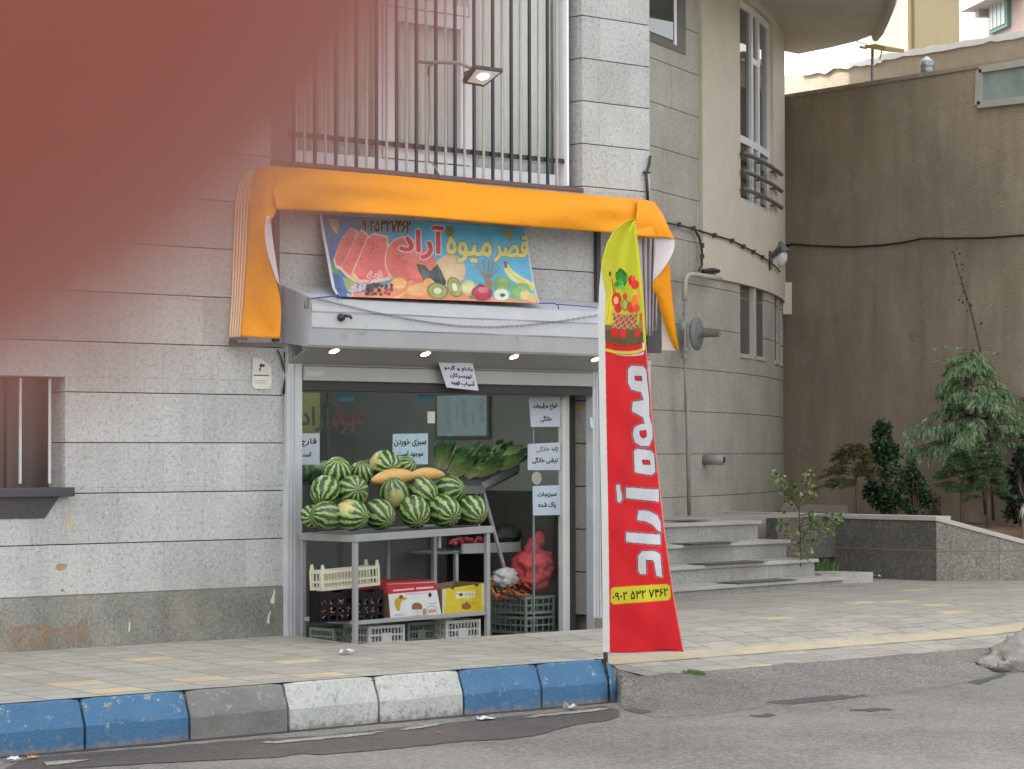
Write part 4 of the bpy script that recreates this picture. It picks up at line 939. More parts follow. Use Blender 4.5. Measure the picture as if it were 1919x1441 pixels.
# black wire down the corner left of the opening
mb = MB(); mb.tube([W(x, y, 'Y', -.02) for x, y in [(520, 655), (526, 668), (532, 690), (536, 705), (534, 730)]], .006, 6); mb.tube([W(534, 660, 'Y', -.02), W(536, 700, 'Y', -.02), W(531, 738, 'Y', -.02)], .008, 6)
tag(mb.build('cable', M_BLK, smooth=True), 'loose black cable running down beside the left shutter guide', 'cable')
mb = MB(); mb.tube([W(x, y, 'Y', -.012) for x, y in [(533, 735), (534, 900), (535, 1090)]], .008, 6)
tag(mb.build('conduit', plain('grey_conduit', (.22, .21, .19), .6), smooth=True), 'thin grey conduit down the stone edge left of the shop opening', 'pipe')
# ------------------------------------------------------------------ metal stand and its goods
SX0, SX1, SY0, SY1 = .083, 1.30, -.70, -.09
zt_ = lambda x: .708+.030*(x-SX0)
zl_ = lambda x: .128+.014*(x-SX0)
M_STAND = plain('stand_metal', (.25, .25, .245), .4, var=.12, vs=5, dirt=((.18, .17, .15), 7, .62))
st = thing('display_stand', (SX0, SY0, ZF), 'grey metal two tier stand carrying the watermelons in front of the glass', 'stand')
def bar(name, p, q, w, h): return MB().beam(p, q, w, h).build(name, M_STAND, st, bevel=.002)
V3 = lambda x, y, z: Vector((x, y, z))
bar('top_rail', V3(SX0-.012, SY0, zt_(SX0)-.022), V3(SX1+.012, SY0, zt_(SX1)-.022), .024, .05)
bar('top_rail', V3(SX0, SY0+.013, zt_(SX0)-.024), V3(SX0, SY1, zt_(SX0)-.024), .024, .046)
bar('top_rail', V3(SX1, SY0+.013, zt_(SX1)-.024), V3(SX1, SY1, zt_(SX1)-.024), .024, .046)
bar('top_rail', V3(SX0, SY1+.014, zt_(SX0)-.024), V3(SX1, SY1+.014, zt_(SX1)-.024), .024, .046)
mb = MB(); mb.prism([V3(SX0+.013, SY0+.013, zt_(SX0)-.012), V3(SX1-.013, SY0+.013, zt_(SX1)-.012), V3(SX1-.013, SY1, zt_(SX1)-.012), V3(SX0+.013, SY1, zt_(SX0)-.012)], (0, 0, -.008)); mb.build('tray', plain('tray_dark', (.04, .04, .04), .6, spec=.2), st)
for x, y in ((SX0+.012, SY0+.012), (SX1-.03, SY0+.012), (SX0+.012, SY1-.01), (SX1-.03, SY1-.01)):
    MB().box(x-.016, x+.016, y-.016, y+.016, ZF, zt_(x)-.048).build('leg', M_STAND, st, bevel=.002)
MB().box(.83, .85, SY1-.03, SY1-.01, ZF, zt_(.8)-.05).build('leg', M_STAND, st)
for (x, y) in ((805, 1000),):
    a = W(823, 1000, 'Y', SY0+.03); MB().box(a.x-.01, a.x+.01, SY0+.02, SY0+.035, a.z-.10, a.z-.01).build('hook', M_STAND, st)
bar('lower_rail', V3(SX0+.03, SY0+.012, zl_(SX0)-.012), V3(SX1-.05, SY0+.012, zl_(SX1)-.012), .02, .026)
bar('lower_rail', V3(SX0+.012, SY0+.03, zl_(SX0)-.012), V3(SX0+.012, SY1-.03, zl_(SX0)-.012), .02, .026)
mb = MB(); mb.prism([V3(SX0+.024, SY0+.024, zl_(SX0)), V3(SX1-.05, SY0+.024, zl_(SX1)), V3(SX1-.05, SY1, zl_(SX1)), V3(SX0+.024, SY1, zl_(SX0))], (0, 0, -.006)); mb.build('lower_shelf', M_STAND, st)

# ---- watermelons
def melon_mat():
    m, nt, n, l, b = newmat('watermelon_rind'); co = n.new('ShaderNodeTexCoord').outputs['Object']
    oi = n.new('ShaderNodeObjectInfo')
    ad = n.new('ShaderNodeVectorMath'); ad.operation = 'ADD'
    sc = n.new('ShaderNodeVectorMath'); sc.operation = 'SCALE'; sc.inputs[0].default_value = (31, 17, 9); l.new(oi.outputs['Random'], sc.inputs['Scale'])
    l.new(co, ad.inputs[0]); l.new(sc.outputs[0], ad.inputs[1])
    n1 = nnoise(n, l, ad.outputs[0], 26, 5, .7); n2 = nnoise(n, l, ad.outputs[0], 9, 3); n3 = nnoise(n, l, ad.outputs[0], 60, 4, .7)
    sp = n.new('ShaderNodeSeparateXYZ'); l.new(co, sp.inputs[0])
    ang = nmath(n, l, 'ARCTAN2', sp.outputs['Y'], sp.outputs['X'])
    a2 = nmath(n, l, 'ADD', nmath(n, l, 'MULTIPLY', ang, 11.0), nmath(n, l, 'ADD', nmath(n, l, 'MULTIPLY', nmath(n, l, 'SUBTRACT', n1, .5), 7.0), nmath(n, l, 'MULTIPLY', nmath(n, l, 'SUBTRACT', n2, .5), 4.5)))
    s_ = nmath(n, l, 'SINE', a2)
    light = nramp(n, l, n3, [(.3, (.13, .24, .05)), (.7, (.36, .46, .14))]); dark = nramp(n, l, n3, [(.3, (.004, .020, .006)), (.7, (.017, .065, .017))])
    c = nmix(n, l, nramp(n, l, nmath(n, l, 'ADD', nmath(n, l, 'MULTIPLY', s_, .5), .5), [(.27, (0,)*3), (.44, (1,)*3)]), light, dark)
    # yellow ground spot on one side
    gs = nmath(n, l, 'ADD', nmath(n, l, 'DIVIDE', sp.outputs['X'], .09), nmath(n, l, 'MULTIPLY', nmath(n, l, 'SUBTRACT', n1, .5), .7))
    c = nmix(n, l, nramp(n, l, gs, [(.80, (0,)*3), (1.0, (.9,)*3)]), c, (.50, .44, .19))
    l.new(c, b.inputs['Base Color']); c = nmix(n, l, 1, c, nramp(n, l, oi.outputs['Random'], [(0, (.62, .66, .6)), (1, (1.15, 1.12, 1.05))]), 'MULTIPLY'); c = nmix(n, l, nramp(n, l, n2, [(.5, (0,)*3), (.75, (.25,)*3)]), c, (.30, .27, .17)); l.new(c, b.inputs['Base Color']); b.inputs['Roughness'].default_value = .46
    bump(n, l, b, n2, .12, .01); return m
M_MEL = melon_mat(); M_STEM = plain('dry_stem', (.16, .14, .07), .8)
mel = thing('watermelon', (0, 0, 0), '', 'watermelon', 'watermelons heaped on the stand')
R0 = .096
pf = []
for i in range(25):
    a = math.pi*i/24; r = math.sin(a)**.92; pf.append((max(.0015, R0*r*(1+.0)), -R0*1.07*math.cos(a)))
mb = MB(); mb.lathe(pf, (0, 0, 0), n=36); mb.build('rind', M_MEL, mel, smooth=True)
MB().tube([(0, 0, R0*1.05), (.004, 0, R0*1.10), (.012, .004, R0*1.16)], [.006, .004, .003], 6).build('stem', M_STEM, mel, smooth=True)
rs = random.Random(11)
MEL = [  # px, py, radius px, plane Y, stem aim (camera right, up, towards camera), spin, label
 (584, 967, 20, -.30, (.2, -.1, .9), 0, 'watermelon half hidden at the left end of the bottom row'),
 (611, 966, 26, -.52, (-.9, .1, .5), 2, 'second watermelon from the left in the bottom row'),
 (659, 965, 29, -.60, (.8, -.15, .6), .5, 'watermelon with a pale yellow patch at the front corner of the stand'),
 (711, 964, 28, -.59, (.6, -.4, .75), 3, 'watermelon right of the pale patched one in the bottom row'),
 (777, 959, 29, -.60, (.25, -.55, .8), 1, 'dark striped watermelon in the middle of the bottom row, stem end forward'),
 (833, 958, 29, -.60, (.55, -.35, .8), 4, 'second watermelon from the right end of the bottom row'),
 (886, 956, 26, -.60, (.5, -.5, .7), 2.2, 'watermelon at the right end of the bottom row'),
 (609, 920, 27, -.42, (-.2, -.7, .7), 1.2, 'leftmost watermelon in the second row'),
 (660, 921, 30, -.46, (.35, .15, .9), 2.6, 'second watermelon from the left in the second row, stem towards the street'),
 (738, 925, 28, -.47, (-.1, .9, .35), 0, 'watermelon with a brownish patch in the middle of the second row'),
 (790, 922, 28, -.42, (.75, -.5, .5), 4.4, 'darkest watermelon of the second row, under the long yellow melons'),
 (841, 921, 28, -.44, (.8, .2, .5), 5, 'watermelon at the right end of the second row'),
 (632, 885, 26, -.27, (.1, .75, .6), 3.4, 'left watermelon of the top row with broad dark stripes'),
 (677, 889, 21, -.24, (.0, .8, .5), .4, 'smaller watermelon tucked into the top row left of the yellow melon'),
 (722, 872, 28, -.22, (.4, -.2, .85), .0, 'highest watermelon of the heap, yellow patch facing the street'),
 (756, 878, 22, -.15, (.6, .4, .4), 1.0, 'watermelon just behind the long yellow melons, mostly hidden')]
first = True
PATCH = {2: (-.5, .55, .62), 9: (.15, .1, .95), 14: (-.35, .1, .9)}
for i, (x, y, rp, yy, aim, spin, lb) in enumerate(MEL):
    c = W(x, y, 'Y', yy); dist = (c-CAM).dot(FW); s_ = 1.07*rp*dist/FPX/R0
    ax = (RT*aim[0]+UP*aim[1]-FW*aim[2]).normalized()
    if i in PATCH:
        p_ = PATCH[i]; xv = (RT*p_[0]+UP*p_[1]-FW*p_[2]); xv = (xv-ax*xv.dot(ax)).normalized()
    else:
        xv = (FW*1.0+RT*.3*math.sin(spin)-UP*.6); xv = (xv-ax*xv.dot(ax)).normalized()
    yv = ax.cross(xv); rot = Matrix((xv, yv, ax)).transposed().to_euler()
    if i == 0:
        mel.location = c; mel.rotation_euler = rot; mel.scale = (s_,)*3; mel['label'] = lb
    else: dup(mel, c, rot, lb, (s_*rs.uniform(.93, 1.0), s_*rs.uniform(.93, 1.0), s_*rs.uniform(.97, 1.06)))
# long yellow melons
M_LONG = plain('yellow_melon_skin', (.52, .31, .085), .5, var=.22, vs=9, bs=80, bst=.25, bd=.006)
for (x0, y0, x1, y1, r, lb, ym) in ((697, 901, 778, 891, 17, 'left long yellow melon lying on the watermelons', -.42), (768, 892, 832, 890, 14, 'right long yellow melon lying on the watermelons', -.40)):
    t = thing('long_melon', W((x0+x1)/2, (y0+y1)/2, 'Y', ym), lb, 'melon', 'long yellow melons'); P_ = []; R_ = []
    for k in range(15):
        u = k/14; p = W(x0+(x1-x0)*u, y0+(y1-y0)*u-2.5*math.sin(math.pi*u), 'Y', ym); P_.append(p); R_.append(max(.004, r/290*(math.sin(math.pi*min(1, max(0, .04+.92*u))))**.62*(1-.12*abs(u-.4))))
    MB().tube(P_, R_, 18).build('skin', M_LONG, t, smooth=True)
    MB().tube([P_[0]+(P_[0]-P_[1])*.1, P_[0]+(P_[0]-P_[1])*.5], [.008, .005], 6).build('stem', M_STEM, t)

# ---- crates
def crate(label, w, d, h, mat, nv=9, group='plastic crates', feet=False, post=.0, rails=(.42,), name='crate'):
    t = thing(name, (0, 0, 0), label, 'crate', group); mb = MB(); th = .007
    for y in (0, d-th):
        mb.box(0, w, y, y+th, h-.02, h); mb.box(0, w, y, y+th, 0, .02)
        for r in rails: mb.box(.012, w-.012, y+.001, y+th-.001, h*r-.006, h*r+.006)
        for k in range(1, nv): mb.box(w*k/nv-.0035, w*k/nv+.0035, y+.0015, y+th-.0015, .02, h-.02)
    nd = max(3, int(nv*d/w))
    for x in (0, w-th):
        mb.box(x, x+th, th, d-th, h-.02, h); mb.box(x, x+th, th, d-th, 0, .02)
        for r in rails: mb.box(x+.001, x+th-.001, .012, d-.012, h*r-.006, h*r+.006)
        for k in range(1, nd): mb.box(x+.0015, x+th-.0015, d*k/nd-.0035, d*k/nd+.0035, .02, h-.02)
    for x in (-.002, w-.016):
        for y in (-.002, d-.016): mb.box(x, x+.018, y, y+.018, -.02 if feet else 0, h+.002)
    mb.box(th, w-th, th, d-th, .006, .010)
    mb.build('lattice', mat, t)
    if post:
        for x in (0, w-.03):
            for y in (0, d-.012): MB().prism([(x, y, h), (x+.03, y, h), (x+.022, y, h+post), (x+.008, y, h+post)], (0, .012, 0)).build('corner_post', mat, t)
    return t
def place(t, p, rz=0, ry=0): t.location = p; t.rotation_euler = (0, ry, rz); return t
M_CREAM = plain('cream_plastic_crate', (.52, .49, .36), .5, var=.15, vs=9); M_WCR = plain('white_plastic_crate', (.56, .58, .54), .5, var=.18, vs=7)
M_GCR = plain('sage_plastic_crate', (.17, .21, .165), .55, var=.15); M_BCR = plain('black_plastic_crate', (.006, .006, .008), .6, spec=.15)
c = crate('cream lattice crate tilted on top of the black crates', .50, .13, .135, M_CREAM, 18, 'crates on the lower shelf', post=.04)
p = W(604, 1108, 'Y', -.60); place(c, p, rz=rad(1), ry=rad(-2.6))
M_NUT = plain('brown_husk', (.27, .165, .085), .8, var=.4, vs=40)
def dark_crate(x0, x1, lb, seed):
    a, b_ = W(x0, 1167, 'Y', SY0+.05), W(x1, 1105, 'Y', SY0+.05); w = b_.x-a.x; h = b_.z-a.z
    t = thing('produce_crate', (0, 0, 0), lb, 'crate', 'black crates on the lower shelf'); mb = MB(); th = .008
    nx_, nz_ = 4, 3; wx = w/nx_; hz = h*.78/nz_
    for k in range(nx_+1): mb.box(max(0, k*wx-.011), min(w, k*wx+.011), 0, th, 0, h*.80)
    for k in range(nz_+1): mb.box(0, w, .001, th+.001, max(0, k*hz-.010), k*hz+.010)
    mb.box(0, w, 0, th, h*.80, h*.93); mb.box(0, w*.35, 0, th, h*.93, h); mb.box(w*.65, w, 0, th, h*.93, h)
    mb.box(0, th, th, .12, 0, h); mb.box(w-th, w, th, .12, 0, h); mb.box(0, w, .12-th, .12, 0, h); mb.box(th, w-th, th, .12, .004, .012)
    mb.build('body', M_BCR, t); rs = random.Random(seed); mb = MB()
    for k in range(70):
        cx, cz = rs.uniform(.03, w-.03), rs.uniform(.03, h*.78); cy = rs.uniform(.010, .035); dv = Vector((rs.uniform(-1, 1), rs.uniform(-.5, .5), rs.uniform(-1, 1))).normalized()*.017
        mb.tube([Vector((cx, cy, cz))-dv, Vector((cx, cy, cz)), Vector((cx, cy, cz))+dv], [.003, .009, .003], 6)
    o = mb.build('contents', M_NUT, t, smooth=True); tag(o, kind='stuff')
    t.location = a; return t
dark_crate(600, 664, 'left black crate of brown produce on the lower shelf', 1); dark_crate(667, 719, 'right black crate of brown produce, behind the front stand leg', 2)

def carton(name, quad, y, depth, side, cv, label, group, top=None):
    """open cardboard carton: front panel follows the picture quad on plane y"""
    q = [W(x_, y_, 'Y', y) for x_, y_ in quad]; t = thing(name, q[3], label, 'box', group)
    mb = MB(); v = Vector((0, depth, 0)); th = Vector((0, .004, 0))
    mb.prism([q[3], q[2], q[1], q[0]], th)
    mb.prism([q[3]+v-th, q[2]+v-th, q[1]+v-th, q[0]+v-th], th)
    e = Vector((.004, 0, 0))
    mb.prism([q[3]+th, q[0]+th, q[0]+v-th, q[3]+v-th], e); mb.prism([q[2]+th, q[1]+th, q[1]+v-th, q[2]+v-th], -e); mb.prism([q[3]+th, q[2]+th, q[2]+v-th, q[3]+v-th], (0, 0, .004))
    mb.build('carton', side, t)
    bl_ = lambda s_, t_: ((quad[0][0]*(1-s_)+quad[1][0]*s_)*(1-t_)+(quad[3][0]*(1-s_)+quad[2][0]*s_)*t_, (quad[0][1]*(1-s_)+quad[1][1]*s_)*(1-t_)+(quad[3][1]*(1-s_)+quad[2][1]*s_)*t_)
    sheet('printed_front', cv, 230, 160, bl_, lambda s_, t_: W(*bl_(s_, t_), 'Y', y-.003), attrmat(name+'_print', .5, .64), t, .001)
    return t, q
ZB = lambda x, y: (530+x/4.503, 900+y/4.503)                         # zoom of the stand
cv = Canvas(726, 1088, 832, 1164, 4, (226, 226, 224))
cv.poly([ZB(880, 865), ZB(1295, 845), ZB(1306, 925), ZB(890, 962)], (190, 30, 42)); cv.poly([ZB(880, 865), ZB(1295, 850), ZB(1296, 862), ZB(880, 880)], (226, 150, 150))
cv.poly([ZB(930, 925), ZB(1105, 908), ZB(1107, 922), ZB(932, 938)], (238, 200, 200)); cv.poly([ZB(1125, 905), ZB(1270, 895), ZB(1272, 910), ZB(1127, 920)], (238, 200, 200)); cv.poly([ZB(1030, 960), ZB(1230, 945), ZB(1230, 950), ZB(1030, 968)], (214, 150, 160))
cv.poly([ZB(950, 1000), ZB(975, 985), ZB(1035, 985), ZB(1055, 1000), ZB(1030, 1012), ZB(1005, 1015), ZB(995, 1045), ZB(985, 1100), ZB(965, 1105), ZB(945, 1060), ZB(940, 1030)], (206, 170, 34)); cv.line([ZB(975, 1000), ZB(960, 1040), ZB(975, 1095)], .8, (150, 120, 30)); cv.ell(*ZB(998, 985), 4, 4, (110, 70, 46)); cv.line([ZB(1000, 1000), ZB(975, 1050)], .8, (160, 128, 34))
cv.ell(*ZB(1132, 1062), 9.5, 6.5, (150, 96, 62)); cv.poly([ZB(1090, 1066), ZB(1175, 1066), ZB(1172, 1090), ZB(1092, 1090)], (150, 96, 62)); cv.line([ZB(1090, 1086), ZB(1092, 1060), ZB(1132, 1033), ZB(1174, 1060), ZB(1174, 1086)], .8, (60, 50, 46)); cv.ell(*ZB(1242, 968), 3, 4.5, (24, 26, 30))
cv.poly([ZB(1098, 1105), ZB(1165, 1102), ZB(1167, 1140), ZB(1100, 1143)], (190, 150, 140)); cv.poly([ZB(1101, 1109), ZB(1130, 1107), ZB(1131, 1138), ZB(1103, 1140)], (228, 222, 216)); cv.poly([ZB(1134, 1107), ZB(1162, 1105), ZB(1163, 1136), ZB(1135, 1138)], (228, 222, 216))
cv.ell(*ZB(1195, 1110), 3.4, 7, (176, 140, 110)); cv.ell(*ZB(1258, 1105), 10.5, 10.5, (90, 90, 96)); cv.ell(*ZB(1258, 1105), 9.6, 9.6, (230, 226, 224))
cv.poly([ZB(1228, 1092), ZB(1288, 1086), ZB(1290, 1112), ZB(1230, 1120)], (176, 90, 70)); cv.line([ZB(1235, 1112), ZB(1245, 1095), ZB(1255, 1110), ZB(1268, 1092), ZB(1282, 1106)], .9, (236, 226, 220))
cv.poly([ZB(940, 1130), ZB(1010, 1125), ZB(1040, 1140), ZB(945, 1150)], (176, 196, 206)); cv.poly([ZB(1225, 1040), ZB(1295, 1032), ZB(1295, 1038), ZB(1225, 1046)], (150, 150, 156)); cv.mottle(.06, 10, 5)
M_CARD = plain('brown_cardboard', (.25, .16, .09), .8, var=.15)
b1, q1 = carton('banana_carton', [(726, 1094), (816, 1089), (828, 1155), (732, 1162)], -.62, .34, M_CARD, cv.blur(), 'white carton with a red lid band and a banana print', 'fruit cartons on the lower shelf')
v = Vector((0, .34, 0)); mb = MB(); mb.prism([q1[0]+Vector((-.004, -.004, -.085)), q1[0]+Vector((-.004, -.004, .004)), q1[0]+v+Vector((-.004, 0, .004)), q1[0]+v+Vector((-.004, 0, -.085))], (-.003, 0, 0)); mb.prism([q1[0]+Vector((-.004, -.0035, .005)), q1[1]+Vector((0, -.0035, .005)), q1[1]+v+Vector((0, 0, .005)), q1[0]+v+Vector((-.004, 0, .005))], (0, 0, .003))
mb.build('lid', plain('red_lid', (.40, .03, .04), .5), b1)
cv = Canvas(828, 1090, 914, 1160, 4, (222, 196, 26)); ZC = lambda x, y: (800+x/4.503, 900+y/4.503)
cv.poly([ZC(125, 915), ZC(160, 905), ZC(160, 1000), ZC(135, 1150), ZC(128, 1155)], (214, 208, 176)); cv.poly([ZC(460, 880), ZC(498, 870), ZC(498, 1060), ZC(465, 1060)], (224, 214, 150)); cv.poly([ZC(245, 940), ZC(405, 930), ZC(405, 985), ZC(245, 1000)], (224, 222, 196)); cv.ell(*ZC(288, 966), 4, 3, (70, 70, 60)); cv.line([ZC(250, 960), ZC(300, 955)], 1.2, (90, 90, 80))
for x in (330, 358, 382): cv.poly([ZC(x-10, 950), ZC(x+10, 948), ZC(x+10, 975), ZC(x-10, 977)], (190, 186, 160))
cv.ell(*ZC(333, 1065), 9, 6, (140, 90, 46)); cv.poly([ZC(292, 1068), ZC(372, 1062), ZC(368, 1082), ZC(296, 1086)], (140, 90, 46)); cv.poly([ZC(318, 1050), ZC(335, 1022), ZC(360, 1048)], (140, 90, 46)); cv.line([ZC(275, 1050), ZC(318, 1040), ZC(335, 1018), ZC(362, 1038), ZC(395, 1030)], .8, (150, 130, 20))
cv.poly([ZC(410, 1130), ZC(455, 1126), ZC(455, 1138), ZC(410, 1142)], (50, 44, 20)); cv.poly([ZC(215, 1150), ZC(262, 1146), ZC(262, 1156), ZC(215, 1160)], (60, 50, 20)); cv.poly([ZC(200, 900), ZC(235, 896), ZC(228, 918), ZC(205, 920)], (60, 44, 24)); cv.poly([ZC(400, 878), ZC(440, 872), ZC(434, 892), ZC(408, 896)], (60, 44, 24)); cv.mottle(.08, 8, 6)
carton('fruit_carton', [(829, 1104), (911, 1092), (911, 1150), (829, 1157)], -.62, .34, M_CARD, cv.blur(), 'yellow open carton with a torn hand hole beside the white one', 'fruit cartons on the lower shelf')
# crates standing on the low floor under the stand
for (x0, x1, y, h, lb, m_) in ((626, 684, -.40, .21, 'grey crate standing in the dark under the left side of the stand', M_GCR), (691, 758, -.60, .23, 'leftmost white crate on the floor under the stand', M_WCR), (764, 816, -.50, .23, 'middle white crate on the floor under the stand', M_GCR), (836, 900, -.60, .235, 'rightmost white crate on the floor under the stand', M_WCR)):
    a, b_ = W(x0, 1190, 'Y', y), W(x1, 1190, 'Y', y); t = crate(lb, b_.x-a.x, .28, h, m_, 11, 'crates under the stand', rails=(.5, .72)); w = b_.x-a.x
    hd = MB(); hd.tube([(w*.30, -.006, .10), (w*.32, -.012, .055), (w*.4, -.014, .04), (w*.6, -.014, .04), (w*.68, -.012, .055), (w*.70, -.006, .10)], .011, 8); hd.build('handle', m_, t, smooth=True)
    hd = MB(); hd.box(w*.36, w*.64, -.003, .0, .11, .18); hd.build('plate', m_, t); t.location = (a.x, y, ZF)

# ------------------------------------------------------------------ inside the shop
rk = thing('vegetable_rack', W(900, 900, 'Y', .55), 'dark metal rack inside the shop with a sloping top for the lettuce', 'rack')
M_RACK = plain('rack_metal', (.13, .13, .125), .5); M_RACKL = plain('rack_rail', (.33, .33, .32), .45)
q = [W(780, 912, 'Y', .50), W(905, 910, 'Y', .50), W(972, 876, 'Y', .95), W(840, 868, 'Y', 1.25)]
MB().prism(q, (0, 0, -.05)).build('sloped_tray', M_RACK, rk)
MB().beam(q[1], q[2], .02, .05).build('edge_rail', M_RACKL, rk); MB().beam(q[0]+V3(0, -.012, -.03), q[1]+V3(0, -.012, -.03), .015, .06).build('front_rail', M_RACK, rk)
MB().beam(W(903, 912, 'Y', .52), W(944, 1062, 'Y', .52), .022, .022).build('brace', M_RACKL, rk)
for x in (902, 893): MB().beam(W(x, 915, 'Y', .55), W(x-6, 990, 'Y', .55), .02, .02).build('upright', M_RACKL, rk)
a, b_ = W(868, 1022, 'Y', .60), W(976, 1031, 'Y', .60); MB().box(a.x, b_.x, .60, .625, b_.z-.012, a.z+.012).build('shelf_rail', M_RACKL, rk)
MB().box(a.x-.25, b_.x+.1, .63, 1.3, b_.z-.01, b_.z+.005).build('shelf', M_RACK, rk)
MB().beam(W(854, 1032, 'Y', .66), W(855, 1165, 'Y', .66), .03, .03).build('leg', M_RACKL, rk)
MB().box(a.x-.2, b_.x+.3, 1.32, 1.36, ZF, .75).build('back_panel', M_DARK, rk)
def blob(name, c, r, mat, parent=None, amp=.2, fr=2.5, seed=0, prof=None, nu=28, nv=18, sm_=True):
    rows = []
    for i in range(nv+1):
        a = math.pi*i/nv; z = -math.cos(a); k = prof(z) if prof else math.sin(a); row = []
        for j in range(nu):
            t = 2*math.pi*j/nu; d = Vector((math.cos(t)*max(k, .012), math.sin(t)*max(k, .012), z)); m_ = 1+amp*N3(d.x*fr+seed, d.y*fr, d.z*fr)+amp*.4*N3(d.x*fr*3, d.y*fr*3+seed, d.z*fr*3)
            row.append(Vector((c[0]+d.x*r[0]*m_, c[1]+d.y*r[1]*m_, c[2]+d.z*r[2]*(1+.3*(m_-1)))))
        rows.append(row)
    mb = MB(); mb.grid(rows, closed=True); mb.poly(rows[0]); mb.poly(rows[-1]); return mb.build(name, mat, parent, smooth=sm_)
c = W(884, 1016, 'Y', .8); t = thing('onion_heap', c, 'small heap of red onions on the rack shelf behind the stand', 'onions'); rs = random.Random(3)
M_ON = plain('red_onion', (.30, .04, .045), .4)
for k in range(26):
    p = c+V3(rs.uniform(-.16, .14), rs.uniform(-.08, .08), rs.uniform(-.01, .025)); blob('onion', p, (.024, .024, .022), M_ON, t, .06, 2, k, nu=10, nv=7)
tag(blob('dark_bag', W(948, 1002, 'Y', .75), (.13, .10, .085), plain('dark_bag', (.035, .042, .03), .6), None, .35, 3, 5), 'dark green crumpled bag on the rack shelf', 'bag')
# romaine lettuces
def lettuce_mat():
    m, nt, n, l, b = newmat('romaine'); co = n.new('ShaderNodeTexCoord').outputs['Object']; sp = n.new('ShaderNodeSeparateXYZ'); l.new(co, sp.inputs[0])
    f = nnoise(n, l, co, 22, 4); h = nmath(n, l, 'ADD', nmath(n, l, 'DIVIDE', sp.outputs['Z'], .42), nmath(n, l, 'MULTIPLY', nmath(n, l, 'SUBTRACT', f, .5), .35))
    l.new(nramp(n, l, h, [(.0, (.42, .47, .24)), (.32, (.22, .32, .09)), (.58, (.06, .15, .035)), (1, (.02, .07, .02))]), b.inputs['Base Color']); b.inputs['Roughness'].default_value = .45
    bump(n, l, b, nnoise(n, l, co, 45, 3), .5, .01); return m
M_LET = lettuce_mat()
def lettuce(seed):
    rs = random.Random(seed); mb = MB(); L0 = .36
    for k in range(11):
        az = k*2.4+rs.uniform(-.2, .2); L = L0*rs.uniform(.78, 1.04); op = .10+.50*(k/11); rows = []
        for i in range(11):
            u = i/10; w = .034+.072*math.sin(math.pi*min(1, u*.80+.12))**1.2; rad_ = .026+.014*(k/11)+.055*math.sin(u*1.6)*op*1.8; z = L*(u-.10*u*u*op); row = []
            for j in range(9):
                v = (j-4)/4; ph = az+v*w/(rad_+.022)*.62; r_ = rad_+.014*v*v+.016*N3(u*5+k, v*4, seed)*u*2
                row.append(V3(r_*math.cos(ph), r_*math.sin(ph), z-.040*v*v*u+.020*N3(v*5, u*5, k+seed)))
            rows.append(row)
        mb.grid(rows)
    return mb
LT = []
for s_ in range(3):
    t = thing('romaine_lettuce', (0, 0, 0), '', 'lettuce', 'romaine lettuces on the sloping rack'); lettuce(s_*7+1).build('leaves', M_LET, t, smooth=True, fix=False); LT.append(t)
LP = [(846, 888, .52, (.50, .62, .3), 'leftmost large romaine lettuce on the rack, behind the long melon'), (872, 889, .50, (.52, .60, .2), 'romaine lettuce with a broad pale base in the middle of the rack'), (892, 886, .58, (.70, .62, .2), 'romaine lettuce right of the broad pale one'),
      (932, 873, .75, (.80, .55, .1), 'rightmost romaine lettuce, dark tips towards the wall'), (915, 872, .9, (.62, .62, -.1), 'romaine lettuce in the back row near the right end'), (835, 880, .85, (.45, .72, -.1), 'dark leafed romaine lettuce at the back left of the rack'), (824, 876, .60, (.2, .8, .2), 'half hidden romaine lettuce beside the blue paper notice')]
for i, (x, y, yy, aim, lb) in enumerate(LP):
    c = W(x, y, 'Y', yy); ax = (RT*aim[0]+UP*aim[1]-FW*aim[2]).normalized(); xv = (RT-ax*RT.dot(ax)).normalized(); rot = Matrix((xv, ax.cross(xv), ax)).transposed().to_euler()
    t = LT[i] if i < 3 else dup(LT[i % 3], c, rot, lb)
    t.location = c; t.rotation_euler = rot; t['label'] = lb; t.scale = (.98, .98, .80) if i < 4 else (.8, .8, .68)
# whiteboard on the right wall
XB = 3.44
wbq = [W(820, 742, 'X', XB), W(917, 742, 'X', XB), W(917, 816, 'X', XB), W(820, 814, 'X', XB)]
wb = thing('whiteboard', (XB, (wbq[0].y+wbq[1].y)/2, wbq[2].z), 'whiteboard with blue handwritten price columns on the shop wall', 'whiteboard')
cv = Canvas(818, 740, 919, 818, 4, (186, 206, 214)); rs = random.Random(8)
for cx, n_, y0 in ((843, 17, 748), (858, 7, 760), (872, 14, 750), (888, 7, 772), (905, 12, 750)):
    for k in range(n_):
        y = y0+k*3.7; w = rs.uniform(3, 6) if cx in (843, 872, 905) else 1.6
        P_ = [(cx-w+w*2*q/5+(y-y0)*.03, y+rs.uniform(-1.1, 1.1)) for q in range(6)]; cv.line(P_, .7, (58, 84, 140), .85)
y0_, y1_ = wbq[0].y, wbq[1].y; z0_, z1_ = wbq[2].z, wbq[0].z
sheet('panel', cv, 260, 190, lambda s_, t_: (820+97*s_, 742+73*t_), lambda s_, t_: V3(XB-.014, y0_+(y1_-y0_)*s_, z1_+(z0_-z1_)*t_), attrmat('whiteboard_print', .4, 1.3), wb, .004)
mb = MB()
for a, b_, c_, d_ in ((y1_, y0_, z0_-.02, z0_), (y1_, y0_, z1_, z1_+.02)): mb.box(XB-.02, XB, min(a, b_), max(a, b_), c_, d_)
for yy in (y0_, y1_): mb.box(XB-.021, XB, yy-.012, yy+.012, z0_-.02, z1_+.02)
mb.build('frame', M_ALUD, wb)
